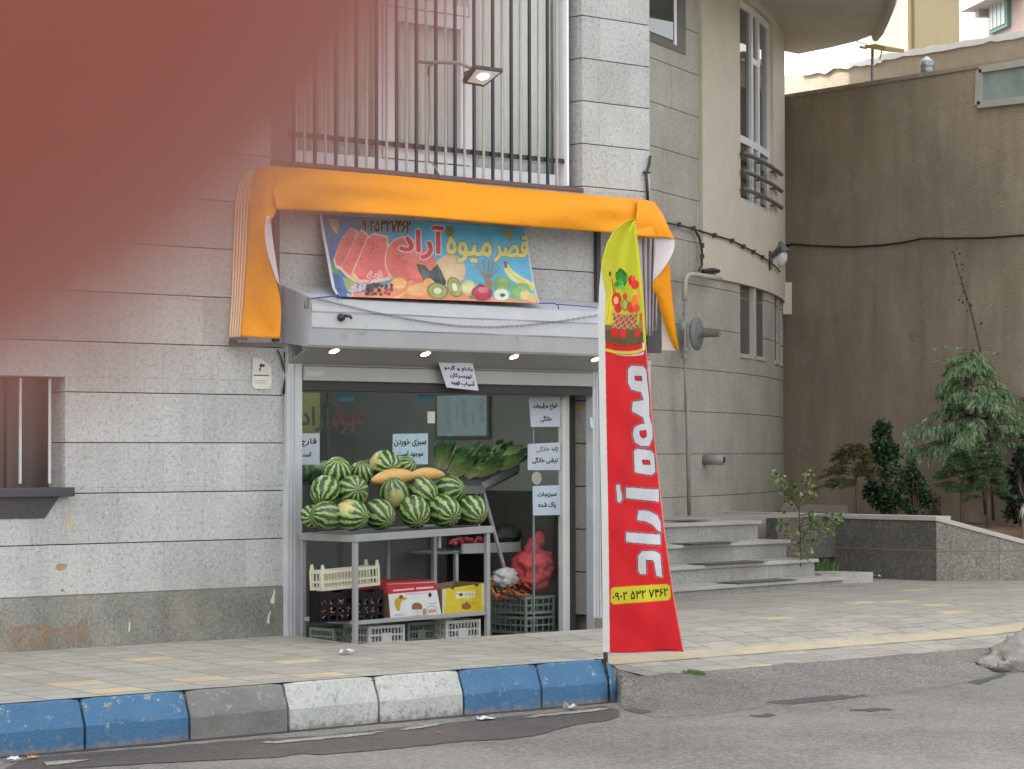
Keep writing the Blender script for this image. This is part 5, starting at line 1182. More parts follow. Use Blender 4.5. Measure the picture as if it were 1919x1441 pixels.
# yellowish partition and far goods seen through the left glass
MB().box(1.55, 2.35, 2.7, 2.74, .55, 2.2).build('partition', plain('yellow_partition', (.36, .34, .16), .7, var=.2), None)
tag(bpy.data.objects['partition'], 'yellowish partition seen through the left glass at the back of the shop', 'partition')
t = thing('greens_shelf', W(640, 860, 'Y', 1.2), 'dim shelf of dark greens behind the left glass', 'shelf'); rs = random.Random(12)
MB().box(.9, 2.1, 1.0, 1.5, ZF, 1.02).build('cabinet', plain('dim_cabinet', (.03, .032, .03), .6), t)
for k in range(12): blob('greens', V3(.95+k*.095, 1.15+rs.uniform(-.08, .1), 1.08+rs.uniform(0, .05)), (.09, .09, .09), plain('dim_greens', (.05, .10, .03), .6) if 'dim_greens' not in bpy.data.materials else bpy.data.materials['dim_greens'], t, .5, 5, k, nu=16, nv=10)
# crates, red sack and carrot bag behind the right pane
gx = W(985, 1160, 'Y', .28).x
for k, lb in enumerate(('lower of two sage green crates behind the right glass pane', 'upper of two sage green crates, under the carrot bag')):
    t = crate(lb, .30, .42, .135, M_GCR, 5, 'green crates behind the right pane', feet=True, rails=(.5,)); t.location = (gx, .28, ZF+.02+.155*k)
    hd = MB(); hd.tube([(.10, -.004, .085), (.11, -.012, .06), (.15, -.014, .055), (.19, -.012, .06), (.20, -.004, .085)], .009, 8); hd.build('handle', plain('sage_handle', (.27, .32, .26), .5) if 'sage_handle' not in bpy.data.materials else bpy.data.materials['sage_handle'], t, smooth=True)
M_SACK = plain('red_net', (.62, .075, .085), .6, var=.35, vs=9, bs=70, bst=.7, bd=.01)
sk = thing('red_sack', W(1003, 1100, 'Y', .45), 'red net sack tied at the top behind the right glass pane', 'sack')
pf_ = lambda z: (math.sqrt(max(0, 1-z*z))*.35+.75*max(0, 1-abs(z+.15)**2.2)) if z < .45 else .30*(1-(z-.45)/.8)+.14
blob('net', W(1000, 1058, 'Y', .45), (.165, .14, .205), M_SACK, sk, .34, 3.0, 2, pf_, 44, 34)
blob('neck', W(1010, 1010, 'Y', .44), (.05, .045, .06), M_SACK, sk, .4, 4, 8)
cb_ = thing('carrot_bag', W(965, 1120, 'Y', .40), 'clear plastic bag of carrots lying on the green crates', 'bag')
M_CAR = plain('carrot', (.36, .125, .05), .5, var=.25, vs=20); rs = random.Random(5)
for k in range(34):
    c = W(930+rs.uniform(-6, 62), 1096+rs.uniform(-12, 24), 'Y', .36+rs.uniform(-.03, .10)); d = V3(rs.uniform(.2, 1), rs.uniform(-.3, .3), rs.uniform(-.8, .2)).normalized()*.055
    MB().tube([c-d, c-d*.6, c+d*.4, c+d], [.009, .015, .010, .003], 8).build('carrot', M_CAR, cb_, smooth=True)
blob('wrap', W(946, 1082, 'Y', .36), (.115, .06, .075), plain('milky_plastic', (.42, .42, .40), .35), cb_, .5, 4, 9)
# ------------------------------------------------------------------ feather flag at the kerb
YF = YK-.03
def lat(x, y, dz=0): return W(x, y, 'Y', YF+dz)
FL = [(1190, 411), (1170, 417), (1150, 432), (1137, 456), (1128, 490), (1123, 540), (1121, 600), (1122, 680), (1124, 800), (1127, 950), (1129, 1100), (1130, 1221)]
FR = [(1191, 411), (1193, 432), (1197, 468), (1202, 515), (1207, 570), (1211, 640), (1217, 710), (1224, 790), (1236, 905), (1248, 1010), (1262, 1110), (1282, 1223)]
def by_y(P_, y):
    for (xa, ya), (xb, yb) in zip(P_[:-1], P_[1:]):
        if y <= yb: 
            t = (y-ya)/(yb-ya) if yb > ya else 0; return xa+(xb-xa)*max(0, t)
    return P_[-1][0]
cv = Canvas(1112, 404, 1290, 1230, 2.6, (204, 34, 40)); ZD = lambda x, y: (1100+x/4.504, 400+y/4.504); ZE = lambda x, y: (1100+x/2.573, 680+y/2.573)
cv.poly([(1112, 404), (1290, 404), (1290, 640), (1112, 640)], (186, 184, 44)); cv.poly([ZD(100, 330), ZD(220, 420), ZD(230, 700), ZD(170, 900), ZD(90, 900)], (196, 190, 60), .6)
cv.poly([ZD(150, 940), ZD(500, 940), ZD(500, 1085), ZD(490, 1110), ZD(330, 1112), ZD(165, 1086), ZD(150, 1080)], (96, 80, 52)); cv.poly([ZD(150, 940), ZD(520, 940), ZD(520, 985), ZD(150, 985)], (120, 96, 60))
# printed bananas, greens, peppers and basket
cv.poly([ZD(195, 490), ZD(215, 560), ZD(222, 660), ZD(208, 800), ZD(195, 920), ZD(175, 930), ZD(150, 900), ZD(160, 800), ZD(185, 660), ZD(190, 560)], (214, 200, 50)); cv.poly([ZD(200, 520), ZD(240, 620), ZD(250, 690), ZD(222, 720), ZD(210, 600)], (170, 130, 40)); cv.ell(*ZD(195, 510), 2.2, 5, (90, 56, 30)); cv.line([ZD(200, 560), ZD(190, 760), ZD(172, 900)], .9, (160, 140, 30))
rs = random.Random(2)
for k in range(40):
    a, r = rs.uniform(0, 6.28), rs.uniform(0, 1); cv.ell(*ZD(285+48*r*math.cos(a), 565+90*r*math.sin(a)), 4.2, 5, rs.choice([(52, 132, 44), (70, 160, 56), (40, 104, 36), (110, 180, 80)]))
cv.line([ZD(300, 580), ZD(320, 700)], 2.2, (120, 180, 90)); cv.ell(*ZD(378, 565), 7, 10, (206, 40, 36)); cv.ell(*ZD(405, 600), 8, 9, (214, 60, 44)); cv.ell(*ZD(390, 545), 4, 5, (226, 90, 70)); cv.poly([ZD(370, 700), ZD(400, 640), ZD(440, 660), ZD(430, 770), ZD(380, 800)], (196, 190, 70))
cv.ell(*ZD(250, 730), 9.5, 14, (206, 66, 44), shade=(160, 36, 34)); cv.ell(*ZD(245, 735), 4.5, 7, (232, 170, 120)); cv.ell(*ZD(262, 800), 7, 9, (196, 44, 40)); cv.ell(*ZD(322, 770), 6, 12, (100, 130, 50)); cv.ell(*ZD(322, 770), 4, 9, (170, 180, 90)); cv.ell(*ZD(320, 700), 4.5, 6, (210, 70, 40)); cv.ell(*ZD(375, 790), 9, 11, (206, 70, 52)); cv.ell(*ZD(405, 740), 7, 12, (224, 130, 50)); cv.ell(*ZD(420, 800), 6, 8, (214, 84, 60))
cv.poly([ZD(215, 835), ZD(320, 858), ZD(425, 835), ZD(418, 955), ZD(400, 970), ZD(250, 970), ZD(232, 950)], (150, 84, 56))
for k in range(9):
    y = 848+k*14
    for j in range(12):
        x = 222+j*17+(8 if k % 2 else 0); cv.ell(*ZD(x, y+10*math.sin((x-215)/66)), 1.9, 1.1, (206, 150, 112) if (j+k) % 3 else (110, 58, 40))
cv.line([ZD(215, 838), ZD(320, 860), ZD(425, 838)], 2.4, (190, 126, 92)); cv.ell(*ZD(235, 1005), 7.5, 9, (214, 40, 40), shade=(170, 24, 30)); cv.ell(*ZD(305, 1015), 6.4, 9, (220, 52, 46), shade=(176, 28, 32)); cv.ell(*ZD(425, 1010), 5, 7, (206, 44, 40)); cv.poly([ZD(440, 850), ZD(470, 830), ZD(490, 1000), ZD(450, 1000)], (214, 80, 50)); cv.ell(*ZD(447, 935), 3.4, 8, (140, 150, 70)); cv.ell(*ZD(440, 700), 4, 12, (226, 150, 60))
cv.poly([ZD(140, 1080), ZD(250, 1108), ZD(380, 1112), ZD(480, 1085), ZD(530, 1060), ZD(560, 1300), ZD(140, 1300)], (200, 36, 40)); cv.line([ZD(150, 1086), ZD(250, 1112), ZD(380, 1116), ZD(470, 1092), ZD(530, 1075)], .9, (70, 40, 20))
cv.poly([ZD(150, 1138), ZD(250, 1160), ZD(360, 1164), ZD(440, 1150), ZD(470, 1130), ZD(474, 1160), ZD(440, 1180), ZD(360, 1190), ZD(250, 1186), ZD(150, 1160)], (204, 190, 70)); cv.line([ZD(150, 1165), ZD(250, 1188), ZD(360, 1192), ZD(440, 1180), ZD(474, 1162)], .9, (60, 40, 24)); cv.poly([ZD(240, 1190), ZD(360, 1196), ZD(440, 1184), ZD(480, 1165), ZD(478, 1190), ZD(420, 1200), ZD(330, 1204)], (220, 200, 190)); cv.poly([ZD(466, 1092), ZD(490, 1085), ZD(492, 1150), ZD(472, 1160)], (226, 214, 170))
# upright lettering reads from the top down: heavy strokes drawn after the flag
BLK, GRY, REDF = (40, 14, 18), (198, 196, 200), (204, 34, 40)
strokes = [ZE(x, y) for x, y in [(200, 30), (215, 14), (270, 18), (284, 34), (290, 95), (298, 170), (300, 260), (312, 300), (316, 360), (300, 398), (262, 400), (232, 382), (222, 345), (230, 312), (256, 298), (282, 296), (272, 262), (218, 232), (222, 188), (276, 182), (262, 140), (215, 128), (200, 95)]]
strokes2 = [ZE(x, y) for x, y in [(228, 425), (240, 416), (308, 424), (322, 440), (328, 525), (312, 540), (274, 534), (232, 526)]]
letters = [[ZE(x, y) for x, y in P_] for P_ in ([(142, 590), (158, 588), (160, 612), (168, 636), (168, 662), (158, 674), (146, 664), (146, 640)], [(190, 602), (344, 612), (346, 668), (190, 650)], [(250, 712), (300, 716), (340, 736), (354, 770), (356, 815), (340, 806), (318, 780), (286, 764), (244, 756)], [(190, 818), (352, 830), (354, 876), (190, 862)],
           [(268, 908), (330, 910), (352, 924), (362, 1032), (336, 1026), (326, 962), (318, 950), (282, 948), (284, 1016), (258, 1018), (248, 1000), (248, 930)])]
for P_ in [strokes, strokes2]+letters:
    m = cv.dil(cv.pmask(P_), .8); cv.put(cv.dil(m, 2.6), (238, 200, 200), .35) ; cv.put(cv.dil(m, 1.9), BLK); cv.put(m, GRY)
for P_ in ([(232, 64), (262, 66), (264, 84), (234, 82)], [(256, 330), (284, 326), (286, 352), (272, 362), (258, 350)], [(268, 470), (300, 472), (304, 490), (272, 488)]):
    m = cv.pmask([ZE(*p) for p in P_]); cv.put(cv.dil(m, 1.4), BLK); cv.put(m, REDF)
m = cv.pmask([ZE(x, y) for x, y in [(118, 1092), (130, 1084), (385, 1068), (398, 1076), (402, 1130), (392, 1142), (130, 1162), (116, 1154)]]); cv.put(cv.dil(m, 1.2), (214, 150, 40)); cv.put(m, (196, 190, 50))
cv.text('۰۹۰۲ ۵۳۲ ۷۴۶۲', [ZE(124, 1108), ZE(390, 1086), ZE(390, 1124), ZE(124, 1148)], (24, 20, 20), .55)
# white sleeve along the pole, pale hem on the free edge
for k in range(700):
    y = 404+k*1.18
    if y > 1226: break
    xl, xr = by_y(FL, y), by_y(FR, y); ws = 12.5 if y > 560 else 12.5*sm(495, 560, y)
    if ws > 0: cv.poly([(xl-3, y-.7), (xl+ws, y-.7), (xl+ws, y+.7), (xl-3, y+.7)], (206, 206, 200))
    if y < 500: cv.poly([(xl-3, y-.7), (xl+2.2, y-.7), (xl+2.2, y+.7), (xl-3, y+.7)], (206, 204, 60))
    cv.poly([(xr-(2 if y > 640 else 5), y-.7), (xr+3, y-.7), (xr+3, y+.7), (xr-(2 if y > 640 else 5), y+.7)], (216, 130, 120) if y > 640 else (204, 200, 50))
fl = thing('feather_flag', W(1134, 1302, 'Z', ZR+.02), 'tall red and yellow feather flag with white sleeve standing at the kerb', 'flag')
def fpx(s_, t_):
    y0 = 411+(1222-411)*t_; return by_y(FL, y0)*(1-s_)+by_y(FR, y0)*s_, y0+(1.5 if t_ > .995 else 0)*math.sin(s_*6)
def ffw(s_, t_):
    x, y = fpx(s_, t_); k = .3+.7*t_; r = .030*math.sin(s_*5.2+t_*7)*k*s_+.032*math.sin(s_*2.6-t_*5+1)*k*s_-.05*s_*t_+.009*math.sin(s_*14+t_*22)*s_+.006*math.sin(s_*6-t_*40)*s_*(1-s_)*4
    return lat(x, y, r-.012)
M_FLAG = attrmat('flag_fabric', .7, .80, .15, fold=6); cv.blur()
sheet('cloth', cv, 210, 760, fpx, ffw, M_FLAG, fl, .0015)
mb = MB(); pp = [W(1135, 1304, 'Z', ZR), lat(1135, 1235, .01), lat(1131, 1100, .01), lat(1128, 900, .01), lat(1125, 700, .01), lat(1124, 560, .01), lat(1131, 480, .01), lat(1150, 432, .01), lat(1190, 412, .01)]
mb.tube(pp, [.016, .015, .013, .011, .010, .008, .007, .006, .004], 10); mb.build('pole', plain('dark_pole', (.07, .068, .068), .4), fl, smooth=True)

# ------------------------------------------------------------------ set-back curved building on the right
GF = Vector((math.sin(YAW), math.cos(YAW), 0)); GR = Vector((math.cos(YAW), -math.sin(YAW), 0)); G0 = Vector((CAM.x, CAM.y, 0))
PH0, D0, RAD = rad(24.8), 26.4, 16.2
L0 = (1313-959.5)/FPX*D0
CPTS = []                                                             # (s, point, outward normal)
for i in range(-26, 0): 
    s = i*.18; p = G0+GR*(L0+s*math.sin(PH0))+GF*(D0+s*math.cos(PH0)); CPTS.append((s, p, (GR*math.cos(PH0)-GF*math.sin(PH0))))
for i in range(0, 75):
    ph = PH0-rad(i*.7); s = RAD*(PH0-ph); p = G0+GR*(L0+RAD*(math.cos(ph)-math.cos(PH0)))+GF*(D0+RAD*(math.sin(PH0)-math.sin(ph))); CPTS.append((s, p, GR*math.cos(ph)-GF*math.sin(ph)))
def cs(s):
    for (s0, p0, n0), (s1, p1, n1) in zip(CPTS[:-1], CPTS[1:]):
        if s <= s1: t = (s-s0)/(s1-s0); return p0.lerp(p1, t), n0.lerp(n1, t).normalized()
    return CPTS[-1][1], CPTS[-1][2]
def c_of(px_, off=0):
    """arc length where the sight line of a photo column meets the wall"""
    best = None
    for (s0, p0, n0), (s1, p1, n1) in zip(CPTS[:-1], CPTS[1:]):
        a, b_ = p0+n0*off-G0, p1+n1*off-G0; x0 = a.dot(GR)/a.dot(GF)*FPX+959.5; x1 = b_.dot(GR)/b_.dot(GF)*FPX+959.5
        if x0 <= px_ <= x1: return s0+(s1-s0)*(px_-x0)/(x1-x0)
    return 4.9
def CW(px_, py_, off=0):
    s = c_of(px_, off); p, n = cs(s); p = p+n*off; d = ray(px_, py_); t = (p-G0).dot(GF)/d.dot(GF); q = CAM+d*t; return Vector((p.x, p.y, q.z))
CB0, CBH = 1.25, .4376
M_CGR = granite('warm_grey_granite', (.375, .35, .305), (.20, .188, .165), (.50, .47, .415), 40, warm=(.28, .24, .18), warmamt=.2)
M_TRAV = plain('travertine', (.56, .505, .41), .7, var=.1, vs=3, bs=30, bst=.15, dirt=((.36, .32, .25), 9, .66))
def strip(mb, s0, s1, z0, z1, off, th):
    n_ = max(1, int((s1-s0)/.12)); A = [cs(s0+(s1-s0)*i/n_) for i in range(n_+1)]
    rows = [[p+n*off+V3(0, 0, z0) for p, n in A], [p+n*off+V3(0, 0, z1) for p, n in A], [p+n*(off-th)+V3(0, 0, z1) for p, n in A], [p+n*(off-th)+V3(0, 0, z0) for p, n in A], [p+n*off+V3(0, 0, z0) for p, n in A]]
    mb.grid(rows)
    for e in (0, -1): mb.poly([rows[k][e] for k in range(4)])
cu = thing('curved_building', tuple(cs(0)[0]+V3(0, 0, .6)), 'set back curved entrance building, beige upper storey over grey granite', 'building')
ZT = .62; ZB_ = 3.10; s_b = c_of(1313)
slots = [(c_of(1388), c_of(1411)), (c_of(1416), c_of(1435.5)), (c_of(1452.5), c_of(1460)), (c_of(1462.5), c_of(1466.5))]
zs0 = CW(1398, 666).z; 
gm, gj = MB(), MB()
k = -2
while True:
    za, zb = CB0+CBH*k, CB0+CBH*(k+1); k += 1
    if za > 18: break  # walls carried high out of view to shade the yard
    if zb < ZT: continue
    if za < zs0 < zb: strip(gm, -4.6, 8.0, za+.004, zs0, 0, .10); za = zs0-.004
    segs = [(-4.6, 8.0 if zb <= ZB_+.45 else s_b)]
    if za < ZB_ and zb > zs0:
        for a, b_ in slots: segs = [q for s0, s1 in segs for q in ((s0, min(s1, a)), (max(s0, b_), s1)) if q[1]-q[0] > 1e-3]
    per = 1.3; 
    for s0, s1 in segs:
        cutp = [s0]+[c for c in [(-4+j*per+(k % 2)*.6) for j in range(12)] if s0+.08 < c < s1-.08]+[s1]
        for a, b_ in zip(cutp[:-1], cutp[1:]): strip(gm, a+.002, b_-.002, max(ZT-.05, za)+.004, zb-.004, 0, .10)
gm.build('lower_wall', M_CGR, cu, fix=True)
strip(gj, -4.6, 8.0, ZT-.05, zs0, -.012, .3); strip(gj, -4.6, slots[0][0]+.0, zs0, 18, -.012, .3); strip(gj, -4.6, 8.0, ZB_+.05, 18, -.05, .3); gj.build('backing', M_MORTAR, cu)
sm_ = MB(); strip(sm_, slots[0][0]-.0, slots[3][1]+.3, zs0, ZB_+.05, -.035, .03); sm_.build('slot_panel', granite('dark_slot_granite', (.085, .08, .07), (.03, .028, .025), (.16, .15, .135), 34), cu)
for (a, b_) in slots:
    m_ = MB(); strip(m_, a-.01, b_+.01, zs0-.03, zs0+.012, .015, .17)
    for q in (1.35, 2.1): jm_ = MB(); strip(jm_, a, b_, zs0+q*.4376*1.05, zs0+q*.4376*1.05+.010, -.030, .012); jm_.build('slot_joint', M_MORTAR, cu)
    m_.build('slot_sill', plain('pale_sill', (.44, .42, .37), .6) if 'pale_sill' not in bpy.data.materials else bpy.data.materials['pale_sill'], cu)
mm = MB(); strip(mm, slots[0][1], slots[1][0], zs0, ZB_, .012, .1); mm.build('slot_post', bpy.data.materials['pale_sill'], cu)
wa, wb_ = c_of(1384), c_of(1446.5); wz0, wz1 = 3.98, 6.24
tb = MB(); strip(tb, s_b, wa, ZB_, 18, .035, .08); strip(tb, wb_, 8.0, ZB_, 18, .035, .08); strip(tb, wa, wb_, ZB_, wz0, .035, .08); strip(tb, wa, wb_, wz1, 18, .035, .08); tb.build('upper_wall', M_TRAV, cu)
# tall window door
fr = MB(); ws = [wa, c_of(1414.5), c_of(1427), wb_]
for i, s in enumerate(ws): strip(fr, max(wa, s-.05), min(wb_, s+.05), wz0, wz1, -.01 , .06)
zm = CW(1384, 255).z
for z in (wz0, zm-.04, wz1-.08): strip(fr, wa, wb_, z, z+.08, -.014, .05)
zq = zm+.95; strip(fr, ws[1], ws[2], wz1-.62, wz1-.55, -.014, .05)
fw_ = fr.build('window', M_PVC, cu)
gp_ = MB(); strip(gp_, wa, wb_, wz0, wz1, -.04, .01)
mg, nt, n_, l_, b_ = newmat('mirror_window'); b_.inputs['Base Color'].default_value = (.10, .11, .11, 1); b_.inputs['Roughness'].default_value = .03; b_.inputs['Metallic'].default_value = .55
gp_.build('pane', mg, fw_)
hb = thing('window_rails', tuple(CW(1415, 330)), 'three brown tubular rails curving across the lower part of the tall window', 'railing'); M_TUBE = plain('brown_tube', (.15, .125, .10), .45)
for pya in (278, 312, 346):
    zz = CW(1384, pya+2, .10).z; pts = []
    for i in range(13): s = wa-.05+(wb_+.36-wa)*i/12; p, n = cs(s); pts.append(p+n*.085+V3(0, 0, zz))
    MB().tube(pts, .025, 10).build('rail', M_TUBE, hb, smooth=True)
    for i in (0, 6, 12): p, n = cs(wa+(wb_-wa)*i/12); MB().tube([p-n*.02+V3(0, 0, zz), p+n*.085+V3(0, 0, zz)], .014, 6).build('bracket', M_TUBE, hb)
# balcony slab with moulded rim
def pl_(px_, d): return G0+GR*((px_-959.5)/FPX*d)+GF*d
zs = 6.33; inner = [cs(s)[0] for s in np.linspace(c_of(1330), c_of(1464)+1.4, 12)]
rim = [pl_(1500, 32.2), pl_(1560, 31.7), pl_(1610, 31.2), pl_(1640, 30.75), pl_(1652, 30.2), pl_(1663, 29.3), pl_(1674, 28.2), pl_(1682, 26.8), pl_(1680, 25.2), pl_(1660, 23.8), pl_(1600, 22.6), pl_(1480, 22.2), pl_(1380, 23.5)]
M_SOF = plain('balcony_render', (.62, .57, .48), .8, var=.12, vs=2.5, dirt=((.26, .24, .21), 5, .66))
MB().prism([p+V3(0, 0, zs) for p in inner+rim], (0, 0, .28)).build('balcony_slab', M_SOF, cu)
m_ = MB(); rp = rim[3:]
prof_ = [(0, 0), (.02, -.07), (.07, -.08), (.10, .0), (.13, .05), (.14, .22), (.20, .26), (.22, .45), (0, .45)]
rows = []
for i, p in enumerate(rp):
    d = (rp[min(i+1, len(rp)-1)]-rp[max(0, i-1)]).normalized(); nn = Vector((d.y, -d.x, 0)); nn = -nn if nn.dot(GR) < 0 and i < 6 else nn
    if i and nn.dot(pn) < 0: nn = -nn
    pn = nn; rows.append([p+nn*(a-.02)+V3(0, 0, zs+b_) for a, b_ in prof_])
m_.grid(rows); m_.poly(rows[0]); m_.build('balcony_rim', M_SOF, cu)
# small boxed projection and lantern on the curved wall
q = [W(1469, 530, 'X', 0)]
d_ = 31.2
def bx3(x0, x1, y0, y1, d, th): return [D(x0, y0, d), D(x1, y0, d), D(x1, y1, d), D(x0, y1, d)]
bp = bx3(1467, 1484, 529, 589, 31.0, 0); o = MB().prism(bp, GF*.7).build('wall_box', M_TRAV, bevel=.004); tag(o, 'cream box jutting from the curved wall beside the brown wall', 'box')
ln = thing('wall_lantern', D(1463, 480, 29.9), 'small wall lantern with a conical cap and white glass on the curved wall', 'lamp')
p0 = D(1463, 485, 29.85); ppx = 29.85/FPX
MB().lathe([(.055*.6, -.10), (.075, -.02), (.082, .04), (.07, .09), (.03, .10)], p0, n=16).build('globe', plain('frosted_globe', (.62, .64, .66), .3), ln, smooth=True)
MB().lathe([(.12, .085), (.115, .10), (.03, .19), (.004, .21)], p0, n=16).build('cap', plain('lantern_cap', (.13, .13, .13), .5), ln, smooth=True)
MB().beam(p0+V3(0, 0, .12), CW(1446, 480, .04), .05, .06).build('arm', M_FR, ln); m_ = MB(); c_ = CW(1445, 488, .05); m_.obox(c_, GR*.012, GF*.03, V3(0, 0, .11)); m_.build('back_plate', M_FR, ln)
# gas pipe, regulator
M_BPIPE = plain('beige_pipe', (.45, .40, .30), .5, var=.15); M_GPIPE = plain('grey_pipe', (.27, .265, .25), .5, var=.2); M_REG = plain('regulator_grey', (.17, .175, .18), .45, var=.15)
gp = thing('gas_pipe', tuple(CW(1285, 760, .1)), 'gas pipe with beige elbow and round regulator running down the curved wall', 'pipe')
mb = MB(); mb.tube([CW(1352, 523, .12), CW(1330, 519, .13), CW(1300, 514, .15), CW(1290, 515.5, .15), CW(1285.5, 522, .15), CW(1284.5, 535, .15), CW(1283.5, 563, .15)], .026, 10); mb.build('beige_elbow', M_BPIPE, gp, smooth=True)
mb = MB(); mb.tube([CW(1283.5, 560, .15), CW(1284, 700, .15), CW(1284.5, 770, .15)], .012, 8); mb.build('upper_pipe', M_GPIPE, gp, smooth=True)
mb = MB(); mb.tube([CW(1287, 733, .14), CW(1289, 850, .14), CW(1291, 966, .14)], .022, 10); mb.build('lower_pipe', M_GPIPE, gp, smooth=True)
for y_, r_ in ((575, .018), (588, .020), (640, .018), (655, .030), (668, .034), (676, .020)): MB().tube([CW(1284, y_-4, .15), CW(1284, y_+4, .15)], r_, 10).build('coupling', M_GPIPE, gp)
MB().lathe([(.05, -.03), (.06, 0), (.045, .03)], CW(1278, 612, .15), -GR+V3(0, 0, .2), 12).build('valve', M_GPIPE, gp)
c_ = CW(1306, 625, .17); axn = (GR*.86-GF*.42).normalized()
MB().lathe([(.03, -.05), (.13, -.03), (.172, -.008), (.175, .008), (.13, .03), (.05, .042), (.045, .06)], c_, axn, 26).build('regulator', M_REG, gp, smooth=False, bevel=.003)
MB().tube([c_+axn*.02, c_+axn*.25], .042, 14).build('regulator_barrel', plain('barrel', (.20, .185, .16), .5), gp)
pst = c_+axn*-.032-GR*.03+V3(0, 0, -.045); MB().lathe([(.045, 0), (.045, .004), (.004, .005)], c_-axn*.046+V3(0, 0, -.03), -axn, 14).build('sticker', plain('pale_blue_label', (.12, .2, .34), .5), gp)
# drain spout
t = thing('drain_spout', tuple(CW(1322, 862, .1)), 'short grey drain spout sticking out of the curved granite wall', 'pipe'); a = CW(1318, 862, .0); mb = MB(); mb.tube([a, a+(-GF*.05+GR*.10), a+(-GF*.08+GR*.2)], [.055, .052, .055], 14); mb.build('spout', M_GPIPE, t, smooth=True); m_ = MB(); m_.tube([a+(-GF*.081+GR*.202), a+(-GF*.083+GR*.205)], .035, 12); m_.build('mouth', M_DARK, t)
# cable with clips along the beige wall, cable on the pillar corner
mb = MB(); cpx = [(1205, 412), (1240, 416), (1272, 421), (1302, 429), (1312, 445), (1317, 470), (1316, 498), (1311, 507)]; mb.tube([CW(x, y, .05) for x, y in cpx], .012, 6)
mb.tube([CW(x, y, .05) for x, y in [(1302, 429), (1310, 432), (1320, 436)]], .009, 6)
cp2 = [(1312, 432), (1341, 441), (1374, 451), (1395, 462), (1414, 472), (1431, 482), (1446, 492), (1455, 500), (1463, 509)]; mb.tube([CW(x, y, .06) for x, y in cp2], .010, 6)
for x, y in [(1341, 441), (1374, 451), (1395, 462), (1414, 472), (1431, 482), (1446, 491), (1274, 421), (1301, 428), (1317, 460), (1317, 480)]: mb.obox(CW(x, y, .06), GR*.022, GF*.012, V3(0, 0, .024))
mb.tube([CW(1318, 508, .05), CW(1336, 507, .06), CW(1348, 508, .06)], [.02, .032, .02], 8)
tag(mb.build('cable', M_BLK), 'black cable with clips crossing the beige curved wall to the lantern', 'cable')
mb = MB(); mb.tube([V3(W(x, y, 'Y', -.02).x, -.02, W(x, y, 'Y', -.02).z) for x, y in [(1219, 292), (1217, 308), (1211, 326), (1213, 350), (1214, 376)]], .012, 7); mb.tube([W(1206, 323, 'Y', -.02), W(1218, 323, 'Y', -.02)], .010, 6)
tag(mb.build('cable', M_BLK, smooth=True), 'thick black cable bending round the pillar corner above the awning', 'cable')
# small upper window of the curved wall at the top edge
m_ = MB(); a_, b2 = c_of(1219), c_of(1286); strip(m_, a_-.3, b2, 5.35, 7.0, .012, .05); uw = m_.build('upper_window', plain('brown_frame', (.10, .085, .07), .5), cu)
m_ = MB(); strip(m_, a_-.3, c_of(1262), 5.44, 7.0, .022, .02); m_.build('pane', mg, uw)
m_ = MB(); strip(m_, c_of(1262), c_of(1266), 5.40, 7.0, .03, .03); m_.build('mullion', M_PVC, uw)

# ------------------------------------------------------------------ terrace, steps, planter
XBW = 13.3
M_TERR = plain('terrace_stone', (.36, .315, .265), .8, var=.2, vs=2, bs=25, bst=.2)
MB().prism([V3(2.5, 3.05, ZT-.3), V3(9.2, 3.3, ZT-.3), V3(9.2, 6.5, ZT-.3), V3(XBW+.3, 6.5, ZT-.3), V3(XBW+.3, 12, ZT-.3), V3(2.5, 12, ZT-.3)], (0, 0, .3)).build('terrace', M_TERR); tag(bpy.data.objects['terrace'], kind='structure')
M_TREAD = granite('step_tread', (.42, .40, .36), (.24, .23, .21), (.52, .50, .45), 60, rough=.6); M_RISE = granite('step_riser', (.31, .305, .285), (.13, .13, .125), (.45, .44, .41), 48)
stp = thing('entrance_steps', (8.0, 2.0, 0), 'four pale granite entrance steps rising behind the red flag', 'steps')
dl = Vector((-math.cos(rad(8)), -math.sin(rad(8)), 0)); db = Vector((-math.sin(rad(8)), math.cos(rad(8)), 0))
M_MAT = plain('dark_rubber', (.12, .108, .095), .8, var=.3)
zprev = -.02; SP = [(1588, 1080.5, .085), (1535, 1047, .245), (1482, 1011.5, .42), (1428, 975.5, .60)]
for i, (x, y, z) in enumerate(SP):
    p = W(x, y, 'Z', z); Lw = 4.6; ex = .03
    MB().prism([p+V3(0, 0, -.032), p+dl*Lw+V3(0, 0, -.032), p+dl*Lw+db*1.0+V3(0, 0, -.032), p+db*1.0+V3(0, 0, -.032)], (0, 0, .032)).build('tread', M_TREAD, stp, bevel=.004)
    pr = p+db*.03+dl*.035; MB().prism([V3(pr.x, pr.y, zprev-.3), *( [V3(pr.x+dl.x*(Lw-.1), pr.y+dl.y*(Lw-.1), zprev-.3), V3(pr.x+dl.x*(Lw-.1)+db.x*.9, pr.y+dl.y*(Lw-.1)+db.y*.9, zprev-.3), V3(pr.x+db.x*.9, pr.y+db.y*.9, zprev-.3)])], (0, 0, z-.033-zprev+.3)).build('riser', M_RISE, stp)
    zprev = z
mats_ = [((1310, 1494), 1086, .085, 'lowest dark rubber mat on the entrance steps'), ((1258, 1440), 1052, .245, 'second dark rubber mat from the bottom of the steps'), ((1240, 1385), 1016, .42, 'third dark rubber mat from the bottom of the steps'), ((1236, 1334), 975, .605, 'topmost dark rubber mat on the entrance steps')]
